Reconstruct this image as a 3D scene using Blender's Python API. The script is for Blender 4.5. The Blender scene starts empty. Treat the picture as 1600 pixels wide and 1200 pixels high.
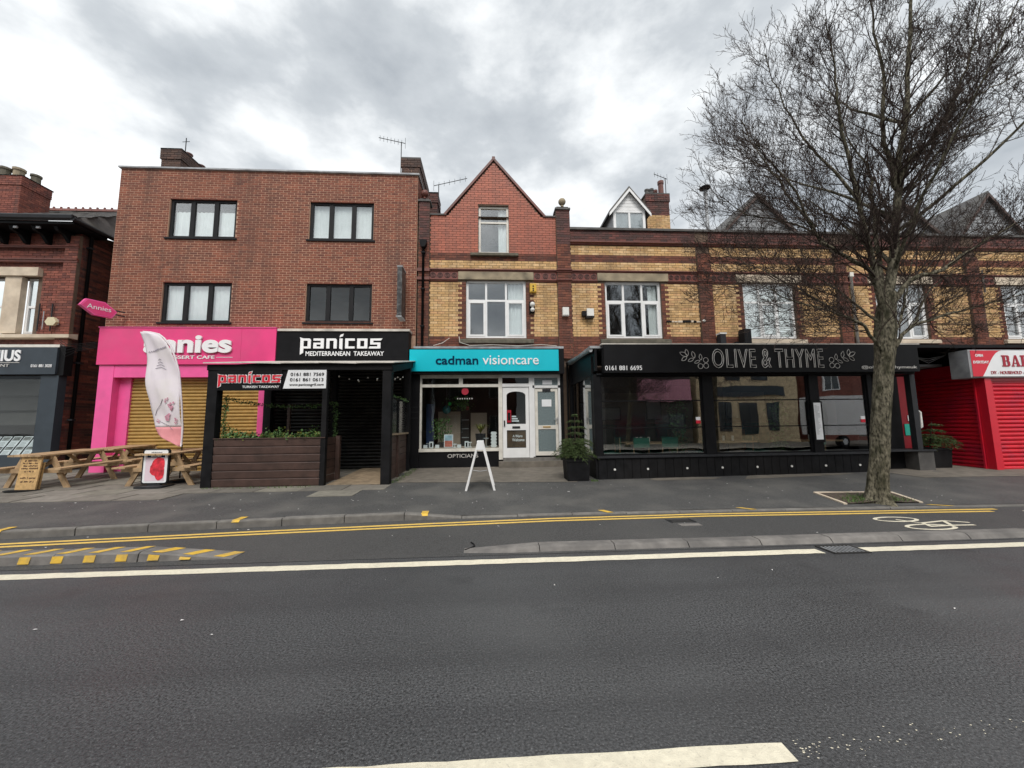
import bpy, math, random
from mathutils import Vector, Matrix, noise
random.seed(7)
RND = random.Random(11)
rad = math.radians
scene = bpy.context.scene
col = scene.collection

# ------------------------------------------------------------------ camera
cam = bpy.data.cameras.new('camera')
cam.sensor_width = 36.0
cam.lens = 13.5
cam.clip_start = 0.05
cam.clip_end = 600
camo = bpy.data.objects.new('camera', cam)
col.objects.link(camo)
TILT, ROLL, YAW = rad(6.19), rad(-0.68), rad(3.35)
_f = Vector((math.sin(YAW) * math.cos(TILT), math.cos(YAW) * math.cos(TILT), math.sin(TILT)))
_r = Vector((math.cos(YAW), -math.sin(YAW), 0))
_u = _r.cross(_f)
_r2 = _r * math.cos(ROLL) + _u * math.sin(ROLL)
_u2 = _u * math.cos(ROLL) - _r * math.sin(ROLL)
camo.matrix_world = Matrix(((_r2.x, _u2.x, -_f.x, 0), (_r2.y, _u2.y, -_f.y, 0), (_r2.z, _u2.z, -_f.z, 1.5), (0, 0, 0, 1)))
scene.camera = camo
CAM = Vector((0, 0, 1.5))

# ------------------------------------------------------------------ sky
SUN_EL, SUN_AZ = rad(50), rad(181)       # azimuth clockwise from +Y: hidden sun behind the camera
world = bpy.data.worlds.new('World')
scene.world = world
world.use_nodes = True
wn, wl = world.node_tree.nodes, world.node_tree.links
wn.clear()
def N(nodes, t, **kw):
    n = nodes.new(t)
    for k, v in kw.items():
        setattr(n, k, v)
    return n
wo = N(wn, 'ShaderNodeOutputWorld')
sky = N(wn, 'ShaderNodeTexSky', sky_type='NISHITA', sun_disc=False, sun_elevation=SUN_EL, sun_rotation=SUN_AZ)
bg1 = N(wn, 'ShaderNodeBackground'); bg1.inputs[1].default_value = 0.09
wl.new(sky.outputs[0], bg1.inputs[0])
tc = N(wn, 'ShaderNodeTexCoord')
sp = N(wn, 'ShaderNodeSeparateXYZ'); wl.new(tc.outputs['Generated'], sp.inputs[0])
def wmath(op, a, b=None):
    m = N(wn, 'ShaderNodeMath', operation=op)
    for i, v in enumerate((a, b)):
        if v is None: continue
        if isinstance(v, (int, float)): m.inputs[i].default_value = v
        else: wl.new(v, m.inputs[i])
    return m.outputs[0]
cb = N(wn, 'ShaderNodeCombineXYZ')
wl.new(sp.outputs[0], cb.inputs[0]); wl.new(sp.outputs[1], cb.inputs[1]); wl.new(wmath('MULTIPLY', sp.outputs[2], 1.9), cb.inputs[2])
n1 = N(wn, 'ShaderNodeTexNoise', noise_dimensions='3D')
n1.inputs['Scale'].default_value = 3.0; n1.inputs['Detail'].default_value = 7
n1.inputs['Roughness'].default_value = 0.55; n1.inputs['Distortion'].default_value = 0.0
off = N(wn, 'ShaderNodeVectorMath', operation='ADD'); off.inputs[1].default_value = (5.3, 2.2, 1.1)
wl.new(cb.outputs[0], off.inputs[0]); wl.new(off.outputs[0], n1.inputs['Vector'])
n2 = N(wn, 'ShaderNodeTexNoise'); n2.inputs['Scale'].default_value = 1.4; n2.inputs['Detail'].default_value = 3
wl.new(off.outputs[0], n2.inputs['Vector'])
cv = wmath('ADD', wmath('MULTIPLY', n1.outputs[0], 0.62), wmath('MULTIPLY', n2.outputs[0], 0.38))
rmp = N(wn, 'ShaderNodeValToRGB')
e = rmp.color_ramp.elements
SKYK = 1.0
e[0].position = 0.355; e[0].color = (0.30, 0.325, 0.35, 1)
e[1].position = 0.585; e[1].color = (0.84, 0.85, 0.855, 1)
q = e.new(0.455); q.color = (0.43, 0.455, 0.475, 1)
q = e.new(0.515); q.color = (0.62, 0.64, 0.65, 1)
wl.new(cv, rmp.inputs[0])
bg2 = N(wn, 'ShaderNodeBackground'); bg2.inputs[1].default_value = 0.94
wl.new(rmp.outputs[0], bg2.inputs[0])
mx = N(wn, 'ShaderNodeMixShader'); mx.inputs[0].default_value = 0.93
wl.new(bg1.outputs[0], mx.inputs[1]); wl.new(bg2.outputs[0], mx.inputs[2]); wl.new(mx.outputs[0], wo.inputs[0])

sl = bpy.data.lights.new('sun', 'SUN')
sl.energy = 1.45; sl.angle = rad(28); sl.color = (1.0, 0.965, 0.92)
so = bpy.data.objects.new('sun', sl); col.objects.link(so)
sd = Vector((math.sin(SUN_AZ) * math.cos(SUN_EL), math.cos(SUN_AZ) * math.cos(SUN_EL), math.sin(SUN_EL)))
so.rotation_euler = sd.to_track_quat('Z', 'Y').to_euler()
so.location = sd * 40
vs = scene.view_settings
vs.view_transform = 'Standard'; vs.look = 'None'; vs.gamma = 1.0; vs.use_curve_mapping = False
vs.exposure = 0.76
scene.render.engine = 'CYCLES'
scene.cycles.max_bounces = 5
scene.cycles.diffuse_bounces = 3
scene.cycles.glossy_bounces = 3
scene.cycles.transparent_max_bounces = 8

# ------------------------------------------------------------------ materials
MATS = {}
def mat(name, c, rough=0.65, var=0.12, scale=5.0, bump=0.0, bscale=60.0, metal=0.0, spec=0.5, attr=False,
        dirt=0.0, dscale=0.8, dcol=None, speck=None, stretch=None, stain=False, streak=0.0):
    if name in MATS: return MATS[name]
    m = bpy.data.materials.new(name); m.use_nodes = True
    n, l = m.node_tree.nodes, m.node_tree.links
    b = n['Principled BSDF']
    b.inputs['Roughness'].default_value = rough
    b.inputs['Metallic'].default_value = metal
    b.inputs['Specular IOR Level'].default_value = spec
    g = N(n, 'ShaderNodeNewGeometry')
    pos = g.outputs['Position']
    if stretch:
        mp = N(n, 'ShaderNodeMapping'); mp.inputs['Scale'].default_value = stretch
        l.new(pos, mp.inputs['Vector']); pos = mp.outputs[0]
    def nz(s, d=4.0):
        t = N(n, 'ShaderNodeTexNoise'); t.inputs['Scale'].default_value = s; t.inputs['Detail'].default_value = d
        l.new(pos, t.inputs['Vector']); return t.outputs[0]
    def mixc(fac, a, bb, mode='MIX'):
        x = N(n, 'ShaderNodeMix', data_type='RGBA', blend_type=mode)
        for i, v in ((0, fac), (6, a), (7, bb)):
            if isinstance(v, (int, float)): x.inputs[i].default_value = v
            elif isinstance(v, tuple): x.inputs[i].default_value = (*v[:3], 1)
            else: l.new(v, x.inputs[i])
        return x.outputs[2]
    def mr(v, a, bb, c1, c2):
        r = N(n, 'ShaderNodeMapRange'); l.new(v, r.inputs[0])
        for i, k in enumerate((a, bb, c1, c2)): r.inputs[i + 1].default_value = k
        return r.outputs[0]
    out = c
    if attr:
        a = N(n, 'ShaderNodeAttribute', attribute_name='tint'); out = a.outputs['Color']
    if var > 0:
        k = N(n, 'ShaderNodeCombineXYZ'); v = mr(nz(scale), 0.3, 0.7, 1 - var, 1 + var)
        for i in range(3): l.new(v, k.inputs[i])
        out = mixc(1.0, out, k.outputs[0], 'MULTIPLY')
    if dirt > 0:
        out = mixc(mr(nz(dscale, 6), 0.45, 0.7, 0.0, dirt), out, dcol or tuple(x * 0.35 for x in c[:3]))
    if streak:
        # rain streaks running down the wall
        sm_ = N(n, 'ShaderNodeMapping'); sm_.inputs['Scale'].default_value = (3.2, 3.2, 0.3); l.new(g.outputs['Position'], sm_.inputs['Vector'])
        t3 = N(n, 'ShaderNodeTexNoise'); t3.inputs['Scale'].default_value = 1.3; t3.inputs['Detail'].default_value = 6; l.new(sm_.outputs[0], t3.inputs['Vector'])
        out = mixc(mr(t3.outputs[0], 0.47, 0.72, 0.0, streak), out, (0.05, 0.038, 0.032))
    if stain:
        # tyre-polished bands along the carriageway and darker oil drips and damp marks
        st_ = N(n, 'ShaderNodeMapping'); st_.inputs['Scale'].default_value = (0.06, 1.1, 1); l.new(g.outputs['Position'], st_.inputs['Vector'])
        t2 = N(n, 'ShaderNodeTexNoise'); t2.inputs['Scale'].default_value = 1.6; t2.inputs['Detail'].default_value = 5; l.new(st_.outputs[0], t2.inputs['Vector'])
        out = mixc(mr(t2.outputs[0], 0.42, 0.66, 0.0, 0.55), out, (0.037, 0.037, 0.039))
        out = mixc(mr(nz(1.7, 5), 0.60, 0.74, 0.0, 0.6), out, (0.034, 0.034, 0.036))
        rr = N(n, 'ShaderNodeMapRange'); l.new(nz(0.8, 5), rr.inputs[0])
        for i, k_ in enumerate((0.35, 0.65, 0.38, 0.66)): rr.inputs[i + 1].default_value = k_
        l.new(rr.outputs[0], b.inputs['Roughness'])
    if speck:
        sc, amt, sc_col = speck
        out = mixc(mr(nz(sc, 2), 0.6, 0.72, 0.0, amt), out, sc_col)
    if isinstance(out, tuple): b.inputs['Base Color'].default_value = (*out[:3], 1)
    else: l.new(out, b.inputs['Base Color'])
    if bump > 0:
        bp = N(n, 'ShaderNodeBump'); bp.inputs['Strength'].default_value = bump; bp.inputs['Distance'].default_value = 0.01
        l.new(nz(bscale, 3), bp.inputs['Height']); l.new(bp.outputs[0], b.inputs['Normal'])
    MATS[name] = m
    return m
def glass(name, refl=0.09, tint=(0.93, 0.96, 0.96), rough=0.0):
    if name in MATS: return MATS[name]
    m = bpy.data.materials.new(name); m.use_nodes = True
    n, l = m.node_tree.nodes, m.node_tree.links; n.clear()
    o = N(n, 'ShaderNodeOutputMaterial'); x = N(n, 'ShaderNodeMixShader')
    t = N(n, 'ShaderNodeBsdfTransparent'); t.inputs[0].default_value = (*tint, 1)
    g = N(n, 'ShaderNodeBsdfGlossy'); g.inputs['Roughness'].default_value = rough; g.inputs[0].default_value = (1, 1, 1, 1)
    lw = N(n, 'ShaderNodeLayerWeight'); lw.inputs['Blend'].default_value = 0.5
    p = N(n, 'ShaderNodeMath', operation='POWER'); l.new(lw.outputs['Facing'], p.inputs[0]); p.inputs[1].default_value = 4
    r = N(n, 'ShaderNodeMapRange'); l.new(p.outputs[0], r.inputs[0]); r.inputs[3].default_value = refl; r.inputs[4].default_value = 0.8
    # slight unevenness of the sheet
    ge = N(n, 'ShaderNodeNewGeometry'); nt = N(n, 'ShaderNodeTexNoise'); nt.inputs['Scale'].default_value = 1.6; nt.inputs['Detail'].default_value = 1
    l.new(ge.outputs['Position'], nt.inputs['Vector'])
    bp = N(n, 'ShaderNodeBump'); bp.inputs['Strength'].default_value = 0.06; bp.inputs['Distance'].default_value = 0.03
    l.new(nt.outputs[0], bp.inputs['Height']); l.new(bp.outputs[0], g.inputs['Normal'])
    l.new(r.outputs[0], x.inputs[0]); l.new(t.outputs[0], x.inputs[1]); l.new(g.outputs[0], x.inputs[2]); l.new(x.outputs[0], o.inputs[0])
    MATS[name] = m
    return m

M = dict(
    brick=mat('brick', (0.2, 0.1, 0.08), 0.8, 0.16, 14, 0.35, 90, attr=True, dirt=0.25, dscale=1.1, dcol=(0.06, 0.042, 0.034), streak=0.4),
    ring=mat('frieze_relief', (0.045, 0.018, 0.015), 0.6, 0.3, 20), tile=mat('frieze_red', (0.21, 0.055, 0.038), 0.55, 0.3, 14, dirt=0.5, dscale=5, dcol=(0.07, 0.025, 0.02)), grimy=mat('grimy_stone', (0.12, 0.108, 0.08), 0.9, 0.35, 8, 0.4, 50, dirt=0.6, dscale=4, dcol=(0.045, 0.043, 0.035)),
    brickp=mat('painted_brick', (0.4, 0.1, 0.06), 0.55, 0.1, 9, 0.2, 60, attr=True, dirt=0.3, dscale=1.2, dcol=(0.16, 0.05, 0.04), streak=0.3),
    mortar_l=mat('mortar_light', (0.54, 0.335, 0.23), 0.9, 0.15, 8, 0.2, 80, dirt=0.5, dcol=(0.27, 0.165, 0.12), streak=0.45),
    mortar_d=mat('mortar_dark', (0.12, 0.08, 0.055), 0.9, 0.2, 8, 0.3, 80, dirt=0.4, dcol=(0.05, 0.04, 0.035)),
    terracotta=mat('terracotta', (0.15, 0.041, 0.026), 0.5, 0.25, 9, 0.15, 40, dirt=0.5, dcol=(0.035, 0.02, 0.018)),
    stone=mat('buff_stone', (0.33, 0.27, 0.18), 0.85, 0.25, 6, 0.4, 50, dirt=0.75, dscale=3, dcol=(0.07, 0.06, 0.045)),
    stonel=mat('painted_stone', (0.62, 0.52, 0.40), 0.75, 0.12, 5, 0.2, 50, dirt=0.35, dscale=2, dcol=(0.25, 0.17, 0.1)),
    coping=mat('dark_coping', (0.09, 0.085, 0.08), 0.7, 0.3, 4, 0.3, 40, dirt=0.4),
    lead=mat('lead_flashing', (0.33, 0.34, 0.35), 0.6, 0.25, 5, 0.3, 30, dirt=0.5, dscale=2),
    slate=mat('slate', (0.085, 0.08, 0.078), 0.6, 0.3, 5, 0.3, 30, dirt=0.4, dscale=1.5, dcol=(0.12, 0.11, 0.08)),
    white=mat('white_upvc', (0.80, 0.80, 0.79), 0.35, 0.04, 4, dirt=0.12, dscale=3, dcol=(0.45, 0.43, 0.4)),
    offwhite=mat('old_white_paint', (0.70, 0.67, 0.60), 0.5, 0.08, 6, dirt=0.35, dscale=4, dcol=(0.35, 0.3, 0.24)),
    anth=mat('anthracite_upvc', (0.017, 0.017, 0.018), 0.5, 0.1, 5, spec=0.15),
    greypaint=mat('slate_grey_paint', (0.040, 0.052, 0.064), 0.5, 0.1, 4, spec=0.3, dirt=0.25),
    black=mat('black_paint', (0.009, 0.009, 0.010), 0.5, 0.2, 4, spec=0.1, dirt=0.2, dcol=(0.02, 0.02, 0.02)),
    blackm=mat('black_timber', (0.012, 0.012, 0.013), 0.6, 0.3, 5, 0.25, 30, spec=0.08, dirt=0.4, dcol=(0.022, 0.02, 0.019)),
    gunmetal=mat('dark_metal', (0.03, 0.031, 0.034), 0.5, 0.15, 6, metal=0.0, spec=0.2),
    steel=mat('galvanised_steel', (0.55, 0.56, 0.57), 0.35, 0.15, 9, metal=0.85),
    pink=mat('pink_panel', (0.74, 0.045, 0.20), 0.45, 0.07, 2, dirt=0.35, dscale=1.3, dcol=(0.55, 0.10, 0.2)),
    pink2=mat('pink_frame', (0.84, 0.10, 0.33), 0.45, 0.06, 3, dirt=0.3, dscale=2.5, dcol=(0.5, 0.08, 0.2)),
    gold=mat('gold_shutter', (0.42, 0.26, 0.075), 0.42, 0.14, 6, metal=0.15, dirt=0.25, dscale=2, dcol=(0.2, 0.12, 0.04)),
    shutblack=mat('black_shutter', (0.010, 0.0095, 0.009), 0.4, 0.3, 6, spec=0.3, dirt=0.35, dscale=3, dcol=(0.05, 0.048, 0.042)),
    red=mat('red_shutter', (0.60, 0.008, 0.024), 0.45, 0.1, 5, dirt=0.45, dscale=2.2, dcol=(0.30, 0.02, 0.06)),
    redpaint=mat('red_paint', (0.60, 0.01, 0.028), 0.35, 0.06, 4),
    teal=mat('turquoise_panel', (0.0, 0.50, 0.60), 0.32, 0.03, 3),
    navy=mat('navy_print', (0.004, 0.03, 0.07), 0.7, 0.0, spec=0.05),
    whiteprint=mat('white_print', (0.82, 0.82, 0.82), 0.45, 0.0),
    silver=mat('brushed_letter', (0.55, 0.53, 0.50), 0.4, 0.05),
    redprint=mat('red_print', (0.62, 0.012, 0.035), 0.45, 0.0),
    maroon=mat('maroon_print', (0.36, 0.01, 0.03), 0.5, 0.0),
    darkprint=mat('dark_print', (0.015, 0.015, 0.016), 0.6, 0.0, spec=0.1),
    brownprint=mat('brown_marker', (0.07, 0.03, 0.015), 0.6, 0.0),
    signwhite=mat('white_sign_board', (0.80, 0.81, 0.82), 0.4, 0.03, 3, dirt=0.1, dcol=(0.5, 0.5, 0.5)),
    kraft=mat('kraft_board', (0.52, 0.33, 0.14), 0.8, 0.2, 18, 0.2, 60),
    pine=mat('pine_timber', (0.44, 0.30, 0.165), 0.65, 0.25, 7, 0.3, 40, dirt=0.35, dscale=3, dcol=(0.2, 0.13, 0.08), attr=False),
    brownwood=mat('brown_stained_board', (0.075, 0.042, 0.033), 0.55, 0.25, 5, 0.3, 40, dirt=0.35, dscale=2, dcol=(0.03, 0.02, 0.015)),
    deck=mat('deck_board', (0.33, 0.25, 0.165), 0.7, 0.25, 7, 0.4, 40, dirt=0.45, dscale=2.5, dcol=(0.14, 0.11, 0.07)),
    leaf=mat('leaf', (0.075, 0.15, 0.04), 0.55, 0.5, 9),
    leafy=mat('yellow_green_leaf', (0.16, 0.16, 0.03), 0.55, 0.4, 9),
    needle=mat('fir_needle', (0.075, 0.115, 0.035), 0.6, 0.5, 12),
    bark=mat('bark', (0.135, 0.122, 0.088), 0.95, 0.9, 34, 1.0, 45, spec=0.15, dirt=0.9, dscale=9, dcol=(0.032, 0.032, 0.018), stretch=(1, 1, 0.42)),
    twig=mat('twig', (0.052, 0.038, 0.032), 0.9, 0.35, 6, spec=0.2),
    soil=mat('soil', (0.075, 0.055, 0.04), 0.95, 0.5, 12, 1.0, 40),
    grass=mat('grass', (0.075, 0.13, 0.03), 0.7, 0.4, 12),
    asphalt=mat('road_asphalt', (0.063, 0.064, 0.066), 0.5, 0.9, 72, 0.65, 80, spec=0.5, dirt=0.75, dscale=0.5, dcol=(0.090, 0.091, 0.092), stain=True, speck=(84, 0.8, (0.19, 0.19, 0.19))),
    lane=mat('cycle_lane_asphalt', (0.066, 0.065, 0.064), 0.65, 0.45, 55, 0.7, 80, spec=0.35, dirt=0.5, dscale=0.6, dcol=(0.10, 0.097, 0.092), speck=(160, 0.35, (0.16, 0.155, 0.15))),
    pave=mat('pavement_asphalt', (0.070, 0.069, 0.067), 0.66, 0.4, 40, 0.5, 70, spec=0.4, dirt=0.8, dscale=1.2, dcol=(0.125, 0.12, 0.11), speck=(120, 0.3, (0.18, 0.175, 0.17))),
    flag=mat('concrete_flag', (0.19, 0.172, 0.145), 0.85, 0.18, 7, 0.3, 60, dirt=0.5, dscale=1.1, dcol=(0.10, 0.092, 0.075)),
    forecourt=mat('forecourt_concrete', (0.16, 0.14, 0.115), 0.85, 0.22, 5, 0.4, 50, dirt=0.6, dscale=1.6, dcol=(0.085, 0.078, 0.062)),
    kerb=mat('kerb_concrete', (0.175, 0.165, 0.15), 0.85, 0.2, 9, 0.35, 60, dirt=0.6, dscale=1.7, dcol=(0.10, 0.093, 0.085)),
    kerbg=mat('island_kerb_concrete', (0.195, 0.182, 0.168), 0.85, 0.2, 9, 0.3, 60, dirt=0.75, dscale=2.6, dcol=(0.10, 0.094, 0.09)),
    wpaint=mat('road_white', (0.80, 0.74, 0.58), 0.6, 0.1, 30, 0.3, 120, dirt=0.3, dscale=6, dcol=(0.5, 0.45, 0.36), speck=(60, 0.3, (0.2, 0.19, 0.17))),
    ypaint=mat('road_yellow', (0.78, 0.52, 0.12), 0.6, 0.12, 25, 0.3, 120, dirt=0.3, dscale=5, dcol=(0.5, 0.36, 0.12), speck=(50, 0.3, (0.18, 0.15, 0.09))),
    ypaint2=mat('kerb_yellow', (0.72, 0.45, 0.05), 0.6, 0.15, 14, dirt=0.6, dscale=8, dcol=(0.34, 0.26, 0.14)),
    iron=mat('cast_iron', (0.045, 0.043, 0.042), 0.55, 0.2, 20, metal=0.4),
    plastic=mat('white_plastic', (0.72, 0.71, 0.67), 0.4, 0.05),
    yellowbox=mat('yellow_alarm_box', (0.62, 0.38, 0.03), 0.4, 0.05),
    green=mat('green_leather', (0.014, 0.16, 0.105), 0.4, 0.1),
    curtain=mat('net_curtain', (0.86, 0.86, 0.85), 0.9, 0.06, 4),
    interior=mat('interior_dark', (0.06, 0.055, 0.05), 0.9, 0.2, 2),
    interior2=mat('interior_plaster', (0.42, 0.33, 0.26), 0.9, 0.1, 2),
    flagcloth=mat('flag_cloth', (0.72, 0.66, 0.70), 0.8, 0.06, 3, dirt=0.5, dscale=2.2, dcol=(0.70, 0.67, 0.60)),
    flagpink=mat('flag_pink_hem', (0.66, 0.26, 0.28), 0.8, 0.1, 5),
    petal=mat('petal', (0.8, 0.78, 0.76), 0.7, 0.05),
    roofsheet=mat('roof_sheet', (0.62, 0.58, 0.52), 0.5, 0.15, 3, dirt=0.5, dscale=2),
    buff=mat('buff_sandstone', (0.62, 0.49, 0.31), 0.85, 0.3, 4, dirt=0.3),
    blankpink=mat('pale_pink_render', (0.65, 0.30, 0.38), 0.8, 0.05),
    opbrick=mat('far_red_brick', (0.22, 0.075, 0.055), 0.85, 0.3, 6, dirt=0.3),
)
GL = glass('window_glass', 0.15)
GLS = glass('shop_glass', 0.022, (0.9, 0.93, 0.93))
GLO = glass('extension_glass', 0.23, (0.9, 0.93, 0.93))
GLT = mat('obscured_glass', (0.16, 0.2, 0.205), 0.25, 0.35, 40, 0.4, 60)

# ------------------------------------------------------------------ mesh helpers
ORG = {}
class MB:
    def __init__(s): s.v = []; s.f = []; s.c = []; s.mi = []
    def add(s, verts, faces, c=None, mi=0):
        o = len(s.v); s.v += [tuple(p) for p in verts]
        for f in faces: s.f.append(tuple(i + o for i in f)); s.c.append(c); s.mi.append(mi)
        return s
    def box(s, x0, x1, y0, y1, z0, z1, c=None, mi=0, back=True):
        v = [(x0, y0, z0), (x1, y0, z0), (x1, y1, z0), (x0, y1, z0), (x0, y0, z1), (x1, y0, z1), (x1, y1, z1), (x0, y1, z1)]
        f = [(0, 1, 5, 4), (1, 2, 6, 5), (3, 0, 4, 7), (4, 5, 6, 7), (0, 3, 2, 1)]
        if back: f.append((2, 3, 7, 6))
        return s.add(v, f, c, mi)
    def prism(s, poly, axis, a, b, c=None, mi=0):
        # poly: 2-D outline; axis 'y' -> (x,z) extruded in y ; 'x' -> (y,z) extruded in x ; 'z' -> (x,y) extruded in z
        n = len(poly)
        def p(u, w, t): return (u, t, w) if axis == 'y' else ((t, u, w) if axis == 'x' else (u, w, t))
        v = [p(u, w, a) for u, w in poly] + [p(u, w, b) for u, w in poly]
        f = [tuple(range(n)), tuple(range(2 * n - 1, n - 1, -1))]
        f += [(i, i + n, (i + 1) % n + n, (i + 1) % n) for i in range(n)]
        return s.add(v, f, c, mi)
    def quad(s, a, b, c_, d, c=None, mi=0): return s.add([a, b, c_, d], [(0, 1, 2, 3)], c, mi)
    def tube(s, pts, r, k=6, cap=True, c=None, mi=0):
        pts = [Vector(p) for p in pts]; n = len(pts)
        rs = r if isinstance(r, (list, tuple)) else [r] * n
        v = []; up = None
        for i, p in enumerate(pts):
            t = (pts[min(i + 1, n - 1)] - pts[max(i - 1, 0)])
            t = t.normalized() if t.length > 1e-9 else Vector((0, 0, 1))
            if up is None:
                up = Vector((0, 0, 1)) if abs(t.z) < 0.9 else Vector((1, 0, 0))
            a = t.cross(up)
            if a.length < 1e-6: a = t.cross(Vector((0.3, 1, 0.1)))
            a.normalize(); bb = t.cross(a); up = -bb if False else a.cross(t)
            for j in range(k):
                w = 2 * math.pi * j / k
                v.append(tuple(p + (a * math.cos(w) + bb * math.sin(w)) * rs[i]))
        f = [(i * k + j, i * k + (j + 1) % k, (i + 1) * k + (j + 1) % k, (i + 1) * k + j) for i in range(n - 1) for j in range(k)]
        if cap: f += [tuple(range(k)), tuple(range((n - 1) * k, n * k))]
        return s.add(v, f, c, mi)
    def lathe(s, prof, cx, cy, k=12, z0=0, c=None, mi=0):
        v = []; n = len(prof)
        for r, z in prof:
            for j in range(k):
                w = 2 * math.pi * j / k; v.append((cx + r * math.cos(w), cy + r * math.sin(w), z0 + z))
        f = [(i * k + j, i * k + (j + 1) % k, (i + 1) * k + (j + 1) % k, (i + 1) * k + j) for i in range(n - 1) for j in range(k)]
        f += [tuple(range(k - 1, -1, -1)), tuple(range((n - 1) * k, n * k))]
        return s.add(v, f, c, mi)
    def disc_y(s, cx, y, cz, r, k=14, depth=0.01, c=None, mi=0):
        return s.prism([(cx + r * math.cos(2 * math.pi * i / k), cz + r * math.sin(2 * math.pi * i / k)) for i in range(k)], 'y', y, y + depth, c, mi)
    def sphere(s, cx, cy, cz, r, k=8, sq=1.0):
        return s.lathe([(max(0.002, r * math.sin(math.pi * i / k)), -r * sq * math.cos(math.pi * i / k)) for i in range(k + 1)], cx, cy, 2 * k, cz)
    def mesh(s, name, mats, off=(0, 0, 0), smooth=False):
        me = bpy.data.meshes.new(name)
        me.from_pydata([(x - off[0], y - off[1], z - off[2]) for x, y, z in s.v], [], s.f)
        mats = mats if isinstance(mats, (list, tuple)) else [mats]
        for m in mats: me.materials.append(m)
        if len(mats) > 1: me.polygons.foreach_set('material_index', s.mi)
        if any(x is not None for x in s.c):
            at = me.color_attributes.new('tint', 'FLOAT_COLOR', 'CORNER'); d = []
            for f, cc in zip(s.f, s.c):
                cc = cc or (0.5, 0.5, 0.5); d += [cc[0], cc[1], cc[2], 1.0] * len(f)
            at.data.foreach_set('color', d)
        if smooth: me.polygons.foreach_set('use_smooth', [True] * len(me.polygons))
        me.update()
        return me
    def build(s, name, mats, parent=None, local=False, smooth=False, **tags):
        off = (0, 0, 0)
        if parent is not None and not local: off = ORG.get(parent.name, (0, 0, 0))
        o = bpy.data.objects.new(name, s.mesh(name, mats, off, smooth))
        col.objects.link(o)
        if parent is not None:
            o.parent = parent; ORG[o.name] = ORG.get(parent.name, (0, 0, 0)) if not local else (0, 0, 0)
        tag(o, **tags)
        return o
def tag(o, label=None, cat=None, group=None, kind=None):
    if label: o['label'] = label
    if cat: o['category'] = cat
    if group: o['group'] = group
    if kind: o['kind'] = kind
    return o
def thing(name, label, cat, loc=(0, 0, 0), group=None, rz=0.0):
    o = bpy.data.objects.new(name, None); o.empty_display_size = 0.2; col.objects.link(o)
    o.location = loc; o.rotation_euler = (0, 0, rz); ORG[o.name] = tuple(loc)
    return tag(o, label, cat, group)
def copy_tree(o, parent=None):
    c = o.copy(); col.objects.link(c)
    if parent is not None: c.parent = parent
    for ch in list(o.children): copy_tree(ch, c)
    return c
def inst(name, mesh, parent, loc=(0, 0, 0), rot=(0, 0, 0), scl=(1, 1, 1)):
    # object sharing mesh data; loc in world coordinates
    o = bpy.data.objects.new(name, mesh); col.objects.link(o)
    off = ORG.get(parent.name, (0, 0, 0)) if parent else (0, 0, 0)
    o.parent = parent; o.location = (loc[0] - off[0], loc[1] - off[1], loc[2] - off[2]); o.rotation_euler = rot; o.scale = scl
    return o

def text_mb(body, x0, x1, z0, z1, y, depth=0.01, bold=0.0, wire=0.0, spacing=1.0, mirror=False, mapf=None, shear=0.0):
    cu = bpy.data.curves.new('t', 'FONT'); cu.body = body; cu.size = 1.0; cu.space_character = spacing; cu.shear = shear
    cu.resolution_u = 4
    if wire: cu.fill_mode = 'NONE'
    else: cu.extrude = 0.02
    cu.offset = bold
    ob = bpy.data.objects.new('t', cu); col.objects.link(ob)
    dg = bpy.context.evaluated_depsgraph_get()
    me = bpy.data.meshes.new_from_object(ob.evaluated_get(dg))
    vs_ = [v.co.copy() for v in me.vertices]
    ax = min(v.x for v in vs_); bx = max(v.x for v in vs_); az = min(v.y for v in vs_); bz = max(v.y for v in vs_)
    sx = (x1 - x0) / (bx - ax); sz = (z1 - z0) / (bz - az)
    def P(v):
        X = x0 + (v.x - ax) * sx
        if mirror: X = x1 - (v.x - ax) * sx
        return (X, y + (0 if v.z > 0 else depth), z0 + (v.y - az) * sz)
    mb = MB()
    if wire:
        nb = {}
        for ed in me.edges:
            a, b = ed.vertices; nb.setdefault(a, []).append(b); nb.setdefault(b, []).append(a)
        seen = set()
        for st in nb:
            if st in seen: continue
            loop = [st]; seen.add(st); cur = st
            while True:
                nx = [q for q in nb[cur] if q not in seen]
                if not nx: break
                cur = nx[0]; seen.add(cur); loop.append(cur)
            pts = [P(vs_[i]) for i in loop] + [P(vs_[loop[0]]), P(vs_[loop[1]])] if len(loop) > 2 else []
            if pts: mb.tube([(p[0], y, p[2]) for p in pts], wire, 4, False)
    else:
        mb.add([P(v) for v in vs_], [tuple(p.vertices) if not mirror else tuple(reversed(p.vertices)) for p in me.polygons])
    if mapf: mb.v = [mapf(*p) for p in mb.v]
    bpy.data.objects.remove(ob); bpy.data.curves.remove(cu); bpy.data.meshes.remove(me)
    return mb

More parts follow.
